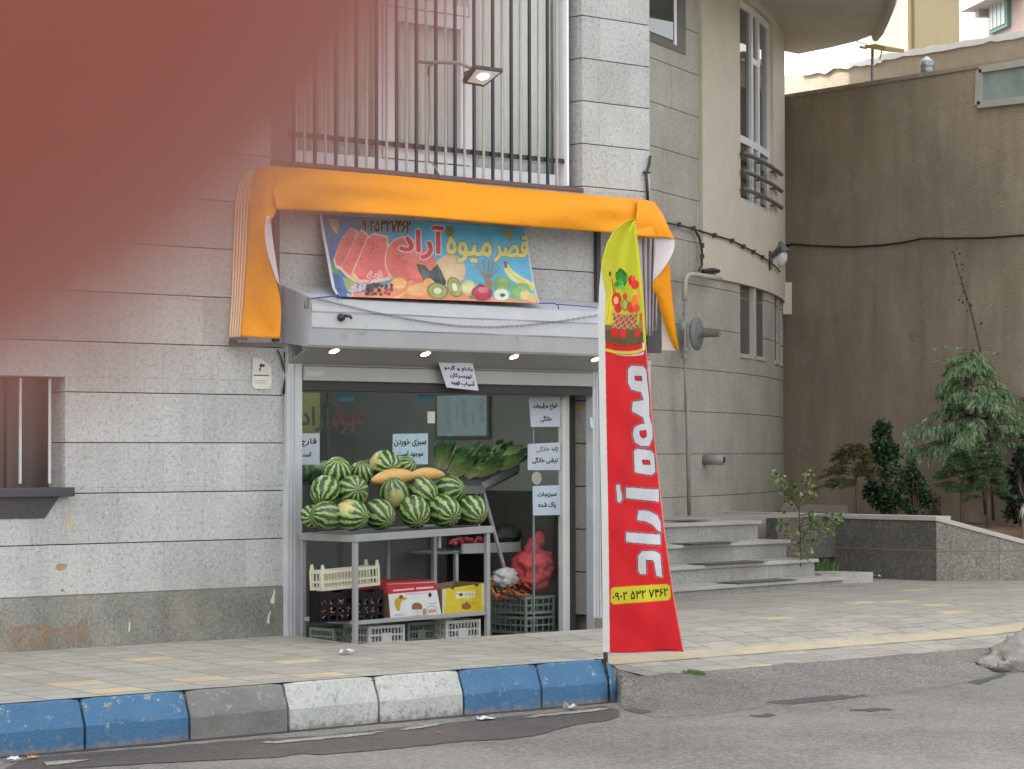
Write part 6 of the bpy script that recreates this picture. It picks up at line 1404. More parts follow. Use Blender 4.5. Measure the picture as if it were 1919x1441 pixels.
for (xa_, xb_), y, z, lb in mats_:
    pb = W(xb_, y, 'Z', z+.006); L_ = (xb_-xa_)*(23.0/FPX)/.99*1.05
    o = MB().prism([pb, pb+dl*L_, pb+dl*L_+db*.24, pb+db*.24], (0, 0, .006)).build('step_mat', M_MAT, bevel=.002); tag(o, lb, 'mat', 'rubber mats on the entrance steps')
# planter of dark granite, shade and light put into side and front colours
M_PLA = granite('shaded_planter_granite', (.095, .09, .078), (.03, .028, .026), (.22, .21, .185), 34, (.95, .35, .30, .0, 'Y'), warm=(.22, .18, .12), warmamt=.25); M_COP = plain('pale_coping', (.44, .42, .37), .7, var=.15)
XA = 9.13; pc = V3(XA, 1.70, 0); dB = V3(.80, -.60, 0); 
pt = thing('planter_wall', tuple(pc), 'low dark granite planter wall with pale coping and a sloping right arm', 'planter')
MB().prism([pc+V3(0, 0, -.1), V3(XA, 6.4, -.1), V3(XA, 6.4, ZT-.03), pc+V3(0, 0, ZT-.03)], (.16, 0, 0)).build('side_wall', M_PLA, pt)
e_ = pc+dB*.9; f_ = pc+dB*2.2
m_ = MB(); m_.prism([pc+V3(.0, 0, -.1), f_+V3(0, 0, -.1), f_+V3(0, 0, .12), e_+V3(0, 0, .35), pc+V3(0, 0, ZT-.03)], V3(.6, .8, 0)*.16); m_.build('front_wall', granite('lit_planter_granite', (.175, .165, .14), (.05, .048, .042), (.36, .34, .29), 32, warm=(.30, .24, .15), warmamt=.25), pt)
m_ = MB(); cp_ = [V3(XA-.02, 6.4, ZT-.03), V3(XA-.02, 1.68, ZT-.03)]; m_.prism([cp_[0], cp_[1], cp_[1]+V3(0, 0, .045), cp_[0]+V3(0, 0, .045)], (.22, 0, 0))
w2 = V3(.6, .8, 0)*.2
for a, b_, za, zb in ((pc-dB*.0, e_, ZT-.03, .35), (e_, f_, .35, .12)):
    a = a-V3(.6, .8, 0)*.02; b_ = b_-V3(.6, .8, 0)*.02; m_.idx([a+V3(0, 0, za), b_+V3(0, 0, zb), b_+w2+V3(0, 0, zb), a+w2+V3(0, 0, za), a+V3(0, 0, za+.045), b_+V3(0, 0, zb+.045), b_+w2+V3(0, 0, zb+.045), a+w2+V3(0, 0, za+.045)], [(0, 1, 2, 3), (4, 5, 6, 7), (0, 1, 5, 4), (1, 2, 6, 5), (2, 3, 7, 6), (3, 0, 4, 7)])
m_.build('coping', M_COP, pt, bevel=.004)
m_ = MB()
for k in range(3): pass
m_.box(XA-.004, XA, 1.7, 4.4, .29, .302); m_.idx([pc-V3(.6, .8, 0)*.004+V3(0, 0, .29), f_-V3(.6, .8, 0)*.004+V3(0, 0, .29), f_-V3(.6, .8, 0)*.004+V3(0, 0, .302), pc-V3(.6, .8, 0)*.004+V3(0, 0, .302)], [(0, 1, 2, 3)])
for u in (.62, ): a = pc+dB*u-V3(.6, .8, 0)*.004; m_.idx([a, a+dB*.012, a+dB*.012+V3(0, 0, .45), a+V3(0, 0, .45)], [(0, 1, 2, 3)])
m_.build('joint', plain('brown_joint', (.24, .17, .09), .8), pt)
M_SOIL = plain('soil', (.15, .085, .05), .95, var=.35, vs=8, bs=20, bst=.8, bd=.03, dirt=((.055, .05, .035), 6, .58))
m_ = MB(); rows = []
for i in range(44):
    y = -.4+i*.165; row = []
    for j in range(14):
        x = XA+.1+j*.36; d_ = (V3(x, y, 0)-pc).dot(dB); z = .53-.19*max(0, min(2.2, d_))*(1 if y < 1.7 else .35)+.05*N3(x*2, y*2, 4)+.02*N3(x*7, y*7, 1)
        if (V3(x, y, 0)-pc).dot(V3(.6, .8, 0)) < .1: z = min(z, -.25)
        row.append(V3(x, y, z))
    rows.append(row)
ok_ = lambda p: (p-pc).dot(V3(.6, .8, 0)) > .08
for i in range(len(rows)-1):
    for j in range(len(rows[0])-1):
        c4 = [rows[i][j], rows[i][j+1], rows[i+1][j+1], rows[i+1][j]]
        if all(ok_(V3(p.x, p.y, 0)) for p in c4): m_.poly(c4)
tag(m_.build('soil', M_SOIL, smooth=True), kind='structure')
# ledge left of the planter, low slab by the first step
m_ = MB(); a = W(1540, 1075, 'Z', .10); b2 = W(1636, 1072, 'Z', .10); m_.prism([a, b2, b2+V3(-.1, .5, 0), a+V3(-.1, .5, 0)], (0, 0, -.2)); tag(m_.build('kerb_slab', M_TREAD), 'pale low slab between the first step and the planter', 'slab')
litter(1635, 1082, .02, .07, 'white scrap of paper at the foot of the planter wall', seed=9)
m_ = MB(); a = W(1432, 966, 'Z', .62); m_.prism([V3(8.2, 2.95, .2), V3(XA, 3.0, .2), V3(XA, 3.15, .2), V3(8.2, 3.1, .2)], (0, 0, .41)); tag(m_.build('terrace_edge', M_PLA), 'granite upstand joining the top step to the planter wall', 'wall')

# ------------------------------------------------------------------ brown rendered wall and what rises behind it
def render_mat():
    m, nt, n, l, b = newmat('brown_render'); co = wpos(n); mp = n.new('ShaderNodeMapping'); mp.inputs['Scale'].default_value = (1, 1, .22); l.new(co, mp.inputs['Vector'])
    f1 = nnoise(n, l, mp.outputs[0], .9, 6, .65); f2 = nnoise(n, l, mp.outputs[0], 4.5, 5, .7); f3 = nnoise(n, l, co, .6, 5, .6); f4 = nnoise(n, l, co, 40, 4)
    c = nramp(n, l, f1, [(.28, (.25, .205, .15)), (.5, (.34, .285, .21)), (.72, (.42, .355, .27))])
    c = nmix(n, l, 1, c, nramp(n, l, f2, [(.3, (.84, .83, .82)), (.65, (1.04, 1.03, 1.03))]), 'MULTIPLY'); c = nmix(n, l, 1, c, nramp(n, l, f3, [(.35, (.82, .84, .84)), (.65, (1.08, 1.06, 1.05))]), 'MULTIPLY')
    vo = n.new('ShaderNodeTexVoronoi'); vo.feature = 'DISTANCE_TO_EDGE'; vo.inputs['Scale'].default_value = .8; wv = n.new('ShaderNodeVectorMath'); wv.operation = 'ADD'; l.new(co, wv.inputs[0]); nz = n.new('ShaderNodeTexNoise'); nz.inputs['Scale'].default_value = 2.2; nz.inputs['Detail'].default_value = 6; l.new(co, nz.inputs['Vector']); l.new(nz.outputs['Color'], wv.inputs[1]); l.new(wv.outputs[0], vo.inputs['Vector'])
    cr = nmath(n, l, 'MULTIPLY', nramp(n, l, vo.outputs['Distance'], [(.0, (1,)*3), (.006, (0,)*3)]), nramp(n, l, f3, [(.5, (0,)*3), (.6, (.5,)*3)])); c = nmix(n, l, cr, c, (.08, .065, .05))
    dp = n.new('ShaderNodeMapping'); dp.inputs['Scale'].default_value = (1, 3.2, .12); l.new(co, dp.inputs['Vector']); fd_ = nnoise(n, l, dp.outputs[0], 2.4, 4, .7); c = nmix(n, l, nramp(n, l, fd_, [(.56, (0,)*3), (.72, (.35,)*3)]), c, (.12, .10, .08))
    fp_ = nnoise(n, l, co, 1.1, 7, .75); c = nmix(n, l, nramp(n, l, fp_, [(.53, (0,)*3), (.62, (.42,)*3)]), c, (.40, .345, .27))
    l.new(c, b.inputs['Base Color']); b.inputs['Roughness'].default_value = .92; bump(n, l, b, f4, .5, .03); return m
bw2 = thing('rendered_wall', (XBW, 6, .3), 'tall brown rendered wall with a frosted window, closing the yard on the right', 'wall')
za = W(1465, 186, 'X', XBW); zb = W(1840, 127, 'X', XBW); sl_ = (zb.z-za.z)/(zb.y-za.y); zz_ = lambda y: za.z+sl_*(y-za.y)
MB().prism([V3(XBW, -6, -.4), V3(XBW, 16, -.4), V3(XBW, 16, zz_(16)), V3(XBW, -6, zz_(-6))], (.3, 0, 0)).build('render', render_mat(), bw2)
MB().prism([V3(XBW-.02, -6, zz_(-6)), V3(XBW-.02, 16, zz_(16)), V3(XBW-.02, 16, zz_(16)+.05), V3(XBW-.02, -6, zz_(-6)+.05)], (.34, 0, 0)).build('coping', plain('rough_coping', (.35, .30, .23), .9, var=.3), bw2)
q = [W(x, y, 'X', XBW) for x, y in [(1839, 131), (1960, 112), (1960, 183), (1836, 197)]]
m_ = MB()
def xbeam(a, b_, w): m_.beam(a+V3(-.02, 0, 0), b_+V3(-.02, 0, 0), .06, w, (1, 0, 0))
for i in range(4): m_.obox(((q[i]+q[(i+1) % 4])/2)+V3(-.01, 0, 0), (q[(i+1) % 4]-q[i])/2, V3(.04, 0, 0), (V3(0, 0, .04) if i % 2 == 0 else V3(0, .04, 0)))
wf2 = m_.build('window', M_COP, bw2); MB().prism([p+V3(-.012, 0, 0) for p in q], (.005, 0, 0)).build('pane', plain('frosted_glass', (.33, .40, .36), .25, var=.3, vs=3), wf2)
mb = MB(); cb2 = [(1470, 462), (1484, 458), (1530, 461), (1590, 463), (1650, 460), (1690, 455), (1728, 447), (1780, 447), (1850, 446), (1930, 440), (2000, 436), (2200, 428), (2500, 424)]; mb.tube([W(x, y, 'X', XBW-.04) for x, y in cb2], .014, 6); tag(mb.build('cable', M_BLK, smooth=True), 'dark cable sagging along the brown rendered wall', 'cable')
# parapet of the roof behind
XP2 = 15.6; up_ = [(1440, 146), (1505, 137), (1580, 122), (1640, 116), (1660, 106), (1750, 92), (1830, 79), (1900, 67), (2010, 48)]
pw = thing('roof_parapet', (XP2, 8, 5), 'beige plastered roof parapet with ragged white sheeting on top', 'wall')
P_ = [W(x, y, 'X', XP2) for x, y in up_]; m_ = MB(); m_.prism([V3(XP2, P_[0].y, 1), *P_, V3(XP2, P_[-1].y, 1)], (.3, 0, 0)); m_.build('plaster', plain('beige_plaster', (.40, .335, .25), .9, var=.2, vs=3, bs=20, bst=.5, bd=.02, dirt=((.22, .17, .12), 3.5, .64)), pw)
m_ = MB(); rs = random.Random(6)
for i in range(1, len(P_)-1):
    a, b_ = P_[i], P_[i+1]; n2 = 5
    for k in range(n2):
        p, r_ = a.lerp(b_, k/n2), a.lerp(b_, (k+1)/n2); q0, q1 = i*n2+k, i*n2+k+1; hh = lambda q: .035+.035*N3(q*.9, 3, 0)+.02*N3(q*2.3, 7, 0); dd_ = lambda q: .045+.05*N3(q*1.3, 9, 0); m_.prism([p+V3(-.03, 0, -dd_(q0)), r_+V3(-.03, 0, -dd_(q1)), r_+V3(-.03, 0, hh(q1)), p+V3(-.03, 0, hh(q0))], (.36, 0, 0))
m_.build('sheeting', plain('white_sheet', (.78, .78, .78), .6), pw)
# ventilation cowl, mast with a yellowish lamp
c_ = W(1737, 138, 'X', XBW+.9); vt = thing('roof_vent', tuple(c_), 'ribbed metal roof vent with a conical cap above the brown wall', 'vent'); k_ = (c_-CAM).dot(FW)/FPX
MB().lathe([(.088, -.25), (.088, .0), (.086, .02), (.092, .035), (.086, .05), (.086, .085), (.092, .10), (.086, .115), (.086, .15)], c_, n=18).build('pipe', plain('galvanised', (.27, .285, .29), .4, .6), vt, smooth=True)
MB().lathe([(.075, .15), (.07, .165), (.02, .21), (.004, .215)], c_, n=18).build('cap', plain('pale_cap', (.55, .56, .55), .5), vt, smooth=True)
c_ = W(1634, 156, 'X', XBW+.2); ms = thing('roof_lamp', tuple(c_), 'flat yellowish lamp on a thin mast above the brown wall', 'lamp')
tp = W(1635, 90, 'X', XBW+.2); MB().tube([c_+V3(0, 0, -.2), tp], .018, 8).build('mast', plain('mast_grey', (.25, .23, .21), .5), ms)
a, b_ = W(1612, 84, 'X', XBW+.1), W(1661, 90, 'X', XBW+.3); m_ = MB(); m_.prism([W(x, y, 'X', XBW+.05) for x, y in [(1619, 85), (1640, 82), (1661, 87), (1658, 93), (1635, 92), (1624, 90)]], (.35, 0, 0)); m_.build('head', plain('yellowed_plastic', (.50, .36, .17), .5), ms)
m_ = MB(); m_.tube([W(1600, 75, 'X', XBW+.2), W(1628, 85, 'X', XBW+.2)], .008, 5); m_.tube([W(1653, 92, 'X', XBW+.2), W(1649, 112, 'X', XBW+.2)], .008, 5); m_.tube([W(1612, 88, 'X', XBW+.2), W(1624, 90, 'X', XBW+.2)], .02, 6); m_.build('bracket', bpy.data.materials['yellowed_plastic'], ms)
# yellow panelled tower far behind, older flat block at the right edge
def tower():
    t = thing('panelled_tower', tuple(pl_(1705, 85)), 'pale yellow panelled tower block rising behind the roof parapet', 'building')
    c = pl_(1706, 80); l_ = pl_(1636, 84); r2 = pl_(1852, 82); bk = pl_(1780, 92)
    m_ = MB(); m_.prism([l_, c, r2, bk], (0, 0, 30)); m_.build('cladding', plain('yellow_cladding', (.37, .29, .16), .5, var=.05), t)
    m_ = MB(); n1 = (c-l_).cross(V3(0, 0, 1)).normalized(); n2 = (r2-c).cross(V3(0, 0, 1)).normalized()
    for px_, pp in ((1706, None),): 
        for u in (.06, .68): p = c.lerp(r2, u); m_.obox(p+n2*.02+V3(0, 0, 15), (r2-c).normalized()*.035, n2*.03, V3(0, 0, 15))
    for z in (6.4, 9.6, 12.75, 15.9, 19.0):
        m_.obox((c+r2)/2+n2*.02+V3(0, 0, z), (r2-c)/2, n2*.03, V3(0, 0, .035)); m_.obox((c+l_)/2+n1*.02+V3(0, 0, z), (c-l_)/2, n1*.03, V3(0, 0, .035))
    m_.build('panel_joint', plain('joint_brown', (.20, .13, .07), .7), t)
    a = c.lerp(r2, .30); b_ = c.lerp(r2, .63); m_ = MB(); m_.obox((a+b_)/2+n2*.04+V3(0, 0, 13.1), (b_-a)/2, n2*.05, V3(0, 0, .42)); m_.build('opening', plain('dark_red_opening', (.10, .02, .015), .7), t)
    m_ = MB(); m_.beam(a+n2*.3+V3(0, 0, 13.2), b_+n2*.3+V3(0, 0, 13.5), .07, .07); m_.beam(a+n2*.3+V3(0, 0, 12.9), a.lerp(b_, .5)+n2*.3+V3(0, 0, 13.6), .07, .07); m_.build('orange_bar', plain('orange_pipe', (.55, .2, .08), .5), t)
tower()
t = thing('old_block', tuple(pl_(1890, 60)), 'old pinkish block with a green framed window at the upper right edge', 'building')
c = pl_(1858, 58); r2 = pl_(1990, 54); bk = pl_(1900, 70); M_OLD = plain('pinkish_render', (.33, .25, .22), .9, var=.15, vs=1)
MB().prism([c, r2, r2+GF*12, pl_(1864, 72)], (0, 0, 24)).build('wall', M_OLD, t)
n2 = (r2-c).cross(V3(0, 0, 1)).normalized(); d2 = (r2-c).normalized(); hz = lambda y: 1.249+(852-y)/FPX*58
m_ = MB(); m_.obox(c+d2*.9+n2*.25+V3(0, 0, hz(8)), d2*1.25, n2*.30, V3(0, 0, .12)); m_.obox(c+d2*.0+n2*.12+V3(0, 0, hz(20)), d2*.10, n2*.16, V3(0, 0, .14)); m_.build('ledge', plain('ledge_grey', (.36, .33, .31), .8), t)
m_ = MB(); a = c+d2*.28; m_.obox(a+d2*.55+n2*.05+V3(0, 0, hz(38)), d2*.55, n2*.05, V3(0, 0, .36)); wo = m_.build('window', plain('green_frame', (.10, .20, .16), .5), t)
m_ = MB()
for k in range(4): m_.obox(a+d2*(.20+.24*k)+n2*.11+V3(0, 0, hz(39)), d2*.10, n2*.02, V3(0, 0, .27))
m_.build('pane', plain('pale_pane', (.32, .37, .35), .2), wo)
# floodlight on its arm in front of the upper window
fd = thing('floodlight', W(905, 145, 'Y', -.45), 'black LED floodlight on a grey arm in front of the window bars', 'light'); M_ARM = plain('arm_grey', (.25, .235, .21), .5)
MB().tube([W(783, 115, 'Y', .05), W(800, 117, 'Y', -.05), W(835, 117, 'Y', -.28), W(862, 118, 'Y', -.40), W(877, 125, 'Y', -.45), W(890, 129, 'Y', -.47)], .013, 8).build('arm', M_ARM, fd, smooth=True)
hq = [W(867, 156, 'Y', -.44), W(907, 163, 'Y', -.47), W(943, 135, 'Y', -.68), W(888, 128, 'Y', -.65)]
nn = (hq[1]-hq[0]).cross(hq[3]-hq[0]).normalized(); nn = nn if nn.z < 0 else -nn
MB().prism(hq, -nn*.03).build('housing', M_BLK, fd, bevel=.003)
cc = sum(hq, Vector())/4; li = [cc+(p-cc)*.80+nn*.001+((hq[2]+hq[3])/2-cc)*.12 for p in hq]
MB().prism(li, nn*.004).build('lens', plain('flood_lens', (.45, .50, .52), .2, emit=(.85, .95, 1), es=.06), fd)
m_ = MB(); m_.lathe([(.045, 0), (.04, .008), (.004, .012)], cc+((hq[2]+hq[3])/2-cc)*.25+nn*.005, nn, 16); m_.build('led', plain('led', (1, 1, 1), .3, emit=(.95, 1, 1), es=1.2), fd)
mb = MB(); mb.tube([W(872, 150, 'Y', -.47), W(872, 136, 'Y', -.47), W(882, 132, 'Y', -.46)], .010, 6); mb.build('bracket', M_BLK, fd)
mb = MB(); mb.tube([W(x, y, 'Y', c) for x, y, c in [(812, 120, -.10), (805, 125, -.08), (804, 150, .0), (806, 200, .02), (805, 240, .02), (802, 272, .03), (804, 300, .02), (815, 312, 0), (824, 330, -.02)]], .006, 6); mb.tube([W(812, 119, 'Y', -.11), W(803, 124, 'Y', -.09), W(803, 140, 'Y', -.02)], .012, 6); mb.build('cable', M_ARM, fd, smooth=True)
# ------------------------------------------------------------------ plants
def leafmat(name, c1, c2, rough=.5, sc=3.0):
    m, nt, n, l, b = newmat(name); co = wpos(n); f = nnoise(n, l, co, sc*3, 3, .7); g = nnoise(n, l, co, sc*22, 2, .7)
    c = nramp(n, l, f, [(.35, c1), (.65, c2)]); c = nmix(n, l, 1, c, nramp(n, l, g, [(.3, (.55,)*3), (.7, (1.35,)*3)]), 'MULTIPLY')
    l.new(c, b.inputs['Base Color']); b.inputs['Roughness'].default_value = rough; b.inputs['Specular IOR Level'].default_value = .3
    b.inputs['Subsurface Weight'].default_value = 0
    return m
def leaf(mb, c, d, nrm, L, w, fold=.0):
    d = d.normalized(); s = d.cross(nrm)
    if s.length < 1e-4: s = d.cross(Vector((.3, .5, .8)))
    s.normalize(); u = s.cross(d)
    mb.idx([c, c+d*L*.45+s*w-u*fold*w, c+d*L, c+d*L*.45-s*w-u*fold*w], [(0, 1, 2, 3)])
def rv(rs): 
    while True:
        v = Vector((rs.uniform(-1, 1), rs.uniform(-1, 1), rs.uniform(-1, 1)))
        if .05 < v.length < 1: return v.normalized()
M_BARK = plain('bark', (.16, .115, .08), .9, var=.3, vs=12, bs=40, bst=.6, bd=.01)
M_BARKR = plain('reddish_bark', (.22, .13, .08), .9, var=.3, vs=12)
# cedar with drooping sprays
def cedar():
    rs = random.Random(21); base = D(1850, 965, 28.6); t = thing('cedar_tree', tuple(base), 'drooping blue green cedar rising against the brown wall at the right edge', 'tree')
    top = D(1812, 660, 28.6); P_ = [base, base.lerp(top, .35)+V3(.03, 0, 0), base.lerp(top, .7)+V3(.04, 0, 0), top]
    tr = MB(); tr.tube(P_, [.035, .026, .016, .005], 8); lf = MB(); tw = []
    for k in range(74):
        u = rs.uniform(.40, 1.0); o = base.lerp(top, u)+V3(.03, 0, 0); az = rs.uniform(0, 6.283); L = 1.08*(1-u)**.72+.12
        L *= rs.uniform(.55, 1.25); d = GR*math.cos(az)+GF*math.sin(az); pts = []
        for i in range(9):
            v = i/8; pts.append(o+d*L*v+V3(0, 0, (.42*v-.60*v*v)*L+.03*N3(v*3, k, 0)))
        tr.tube(pts, [.009*(1-.8*i/8)+.0015 for i in range(9)], 5, False)
        for i in range(int(22+36*L)):
            v = rs.uniform(.18, 1.0); j = min(7, int(v*8)); p = pts[j].lerp(pts[j+1], v*8-j); bd = (pts[j+1]-pts[j]).normalized(); sd = (bd.cross(V3(0, 0, 1))*rs.choice((-1, 1))+bd*.7+V3(0, 0, rs.uniform(-.8, .1))).normalized(); tl = rs.uniform(.06, .16)*(1.15-v*.5)
            for q in range(11):
                w = q/10; pp = p+sd*tl*w+V3(0, 0, -.45*tl*w*w); nd = (sd+V3(0, 0, -.75-.5*w)+rv(rs)*.5).normalized(); leaf(lf, pp, nd, rv(rs), rs.uniform(.045, .085), rs.uniform(.0032, .0055))
    for k in range(3):                                                  # nodding top sprays
        o = top+V3(0, 0, rs.uniform(-.1, .05)); d = -GR if k < 2 else GR
        for i in range(70):
            w = rs.uniform(0, 1); p = o+d*.36*w+V3(0, 0, .10*w-.10*w*w); leaf(lf, p, (d*.5+V3(0, 0, -.6)+rv(rs)*.7), rv(rs), .05, .006)
    tr.build('trunk', M_BARK, t, smooth=True, fix=False); lf.build('crown', leafmat('cedar_needles', (.10, .18, .08), (.28, .41, .20), .5, 2.2), t, fix=False)
cedar()
def tuft_tree(name, bx, by, tx, ty, d, crown, n, mat, label, seed, nl=.045, droop=.1, group=None, bark=M_BARK, r=.016):
    """small tree: thin bare stem, spreading frond-like crown; crown = (px0, px1, y0, y1)"""
    rs = random.Random(seed); base = D(bx, by, d); top = D(tx, ty, d); t = thing(name, tuple(base), label, 'tree', group); k_ = d/FPX
    tr = MB(); tr.tube([base-V3(0, 0, .1), base.lerp(top, .5)+V3(.01, 0, 0), top], [r, r*.8, r*.4], 8); lf = MB(); x0, x1, y0, y1 = crown
    for k in range(n):
        u = rs.uniform(0, 1)**.8; y = y1+(y0-y1)*u; wd = (1-u)**.7*.98+.10; o = D(tx+rs.uniform(-3, 3), y+rs.uniform(0, 12), d); az = rs.uniform(0, 6.283)
        side = math.cos(az); R_ = ((x1-tx) if side > 0 else (tx-x0))*k_*wd*rs.uniform(.6, 1.05); dd = GR*side+GF*math.sin(az)*.8; pts = [o+dd*R_*(i/6)+V3(0, 0, .10*R_*math.sin(i/6*2.6)-droop*R_*(i/6)**2) for i in range(7)]
        tr.tube(pts, [.006*(1-.8*i/6)+.001 for i in range(7)], 4, False)
        for i in range(int(20+70*R_)):
            v = rs.uniform(.22, 1); j = min(5, int(v*6)); p = pts[j].lerp(pts[j+1], v*6-j); bd = (pts[j+1]-pts[j]).normalized(); sd = (bd.cross(V3(0, 0, 1))*rs.choice((-1, 1))*.8+bd*.8+V3(0, 0, rs.uniform(-.35, .3))).normalized(); tl = rs.uniform(.04, .11)*(1.2-v*.6)
            for q in range(6): pp = p+sd*tl*q/5; leaf(lf, pp, (sd+rv(rs)*.7), rv(rs), nl*rs.uniform(.6, 1.1), nl*.10)
    tr.build('trunk', bark, t, smooth=True, fix=False); lf.build('crown', mat, t, fix=False); return t
M_PINE = leafmat('pine_needles', (.03, .07, .022), (.09, .15, .05), .55); M_PINEB = leafmat('browned_needles', (.06, .06, .022), (.15, .138, .058), .6)
tuft_tree('pine_sapling', 1606, 962, 1602, 850, 26.6, (1532, 1656, 824, 905), 46, M_PINEB, 'sparse yellowish young pine left of the dark shrubs', 31, group='young pines in the planter')
tuft_tree('pine_sapling', 1803, 985, 1800, 850, 26.9, (1738, 1856, 842, 918), 44, M_PINE, 'left of two dark young pines with bare stems below the cedar', 32, .04, group='young pines in the planter', bark=M_BARKR, r=.022)
tuft_tree('pine_sapling', 1852, 994, 1850, 830, 26.7, (1786, 1900, 822, 928), 52, M_PINE, 'right of two dark young pines with bare stems below the cedar', 33, .04, group='young pines in the planter', r=.022)
def shrub(label, px0, px1, y0, y1, d, n, mat, seed, L=.06, wf=.32, group=None, name='shrub', dep=.8, cat='shrub', clump=26):
    rs = random.Random(seed); k_ = d/FPX; base = D((px0+px1)/2, y1, d); t = thing(name, tuple(base), label, cat, group); rx, rz = (px1-px0)/2*k_, (y1-y0)*k_; st_, lf = MB(), MB()
    cl = []
    for i in range(clump):
        u = rs.uniform(.06, 1.0); w = math.sin(math.pi*min(1, .20+u*.76))**.7; a = rs.uniform(0, 6.283); q = rs.uniform(.1, 1)**.5; c = base+GR*(rx*w*q*math.cos(a)*.92)+GF*(rx*dep*w*q*math.sin(a))+V3(0, 0, rz*u*.97); cl.append((c, rs.uniform(.16, .34)*rx))
        st_.tube([base+V3(rs.uniform(-.05, .05)*rx, 0, -.05), base.lerp(c, .5)+V3(0, 0, .08*rz), c], [.010, .006, .003], 5, False)
    for i in range(n):
        c, r_ = cl[rs.randrange(len(cl))]; v = rv(rs); p = c+Vector((v.x, v.y, v.z*1.15))*r_*rs.uniform(.3, 1.05); leaf(lf, p, (v+rv(rs)*.9+V3(0, 0, -.1)), (v+V3(0, 0, .8)+rv(rs)*.6), L*rs.uniform(.6, 1.15), L*wf*rs.uniform(.7, 1.1), .25)
    st_.build('stem', M_BARK, t, fix=False); lf.build('foliage', mat, t, fix=False); return t
M_SHR = leafmat('dark_glossy_leaves', (.018, .042, .018), (.05, .098, .046), .32); M_SHR2 = leafmat('dark_small_leaves', (.028, .052, .024), (.066, .11, .054), .5); M_SHR3 = leafmat('blackish_leaves', (.014, .024, .014), (.038, .058, .034), .5)
shrub('tall dark glossy shrub behind the planter wall', 1619, 1692, 794, 965, 27.8, 4200, M_SHR, 41, .062, group='dark shrubs by the brown wall', clump=44)
shrub('lower dark shrub right of the tall glossy one', 1682, 1742, 864, 968, 28.3, 2800, M_SHR2, 42, .045, group='dark shrubs by the brown wall', clump=30)
shrub('low straggly dark plant at the foot of the brown wall', 1722, 1768, 922, 972, 28.6, 500, M_SHR2, 43, .04, .2, group='dark shrubs by the brown wall', clump=16)
shrub('blackish shrub under the cedar at the right edge', 1872, 1960, 845, 985, 27.6, 4000, M_SHR3, 44, .055, group='dark shrubs by the brown wall', clump=40)
shrub('blackish shrub partly cut by the right edge behind the cedar', 1895, 1990, 740, 900, 29.0, 2600, M_SHR3, 45, .06, group='dark shrubs by the brown wall', clump=26)
# rose bush beside the steps
def rose():
    rs = random.Random(51); d = 24.2; base = D(1500, 1062, d); t = thing('rose_bush', tuple(base), 'lanky rose bush with yellowing leaves and white blooms beside the steps', 'rose bush')
    st_, lf, ly = MB(), MB(), MB(); heads = [(1452, 893, 0), (1470, 905, 1), (1486, 918, 1), (1480, 940, 1), (1512, 898, 0), (1505, 930, 1), (1520, 920, 0), (1478, 1000, 2), (1497, 1020, 2), (1520, 1010, 2), (1530, 985, 1), (1548, 970, 1), (1575, 968, 1), (1545, 1000, 2), (1520, 968, 1), (1560, 985, 2), (1470, 985, 1), (1510, 1040, 2)]
    node = D(1497, 955, d); st_.tube([base, base.lerp(node, .5)+GR*.01, node], [.010, .008, .006], 6)
    for x, y, c in heads:
        p = D(x, y, d+rs.uniform(-.2, .2)); o = node if y < 960 else base.lerp(node, rs.uniform(.3, .9)); st_.tube([o, o.lerp(p, .5)+V3(0, 0, .04), p], [.006, .004, .002], 5, False)
        for k in range(19):
            q = p+rv(rs)*rs.uniform(.0, .10); m_ = ly if (c == 2 and rs.random() < .7) or (c == 0 and rs.random() < .4) or rs.random() < .15 else lf; leaf(m_, q, rv(rs)+V3(0, 0, -.25), V3(0, 0, 1)+rv(rs)*.7, rs.uniform(.04, .075), rs.uniform(.013, .022), .2)
    st_.build('stem', plain('rose_stem', (.10, .085, .05), .8), t, fix=False); lf.build('foliage', leafmat('rose_leaves', (.04, .10, .025), (.12, .22, .06), .45), t, fix=False); ly.build('yellow_leaves', leafmat('yellow_leaves', (.16, .17, .04), (.32, .29, .09), .55), t, fix=False)
    M_BL = plain('white_petals', (.66, .60, .50), .7)
    for x, y, r_ in ((1453, 887, .030), (1514, 892, .018), (1502, 927, .016)):
        p = D(x, y, d); m_ = MB()
        for k in range(18): v = rv(rs); leaf(m_, p, v+V3(0, 0, .5), rv(rs), r_*1.5, r_*.55, .3)
        m_.build('bloom', M_BL, t, fix=False)
rose()
def weeds(label, x, y, d, wpx, hpx, n, mat, seed, name='weed_tuft', base=None, w=.004):
    rs = random.Random(seed); k_ = d/FPX; b0 = base if base else D(x, y, d); mb = MB()
    for i in range(n):
        a = rs.uniform(-1, 1); p = b0+GR*(a*wpx/2*k_)+GF*rs.uniform(-.06, .06); h = hpx*k_*(1-.5*abs(a))*rs.uniform(.5, 1.1); lean = GR*(a*.6+rs.uniform(-.4, .4))+GF*rs.uniform(-.5, .5); s = GR*w; q = p+V3(0, 0, h*.6)+lean*h*.35; e = p+V3(0, 0, h)+lean*h*.8
        mb.idx([p-s, p+s, q+s*.8, q-s*.8, e], [(0, 1, 2, 3), (3, 2, 4)])
    return tag(mb.build(name, mat, fix=False), label, 'weeds')
M_WEED = leafmat('weed_green', (.03, .07, .02), (.09, .15, .045), .6)
weeds('green weeds growing between the steps and the planter wall', 1548, 1070, 24.4, 44, 32, 70, M_WEED, 61)
b0 = W(1297, 1266, 'Y', YK-.02); weeds('small grass tuft at the edge of the pavement and driveway ramp', 1297, 1264, 14, 54, 16, 260, leafmat('grass_green', (.05, .09, .02), (.12, .16, .05), .7), 62, 'grass_tuft', b0, .003)
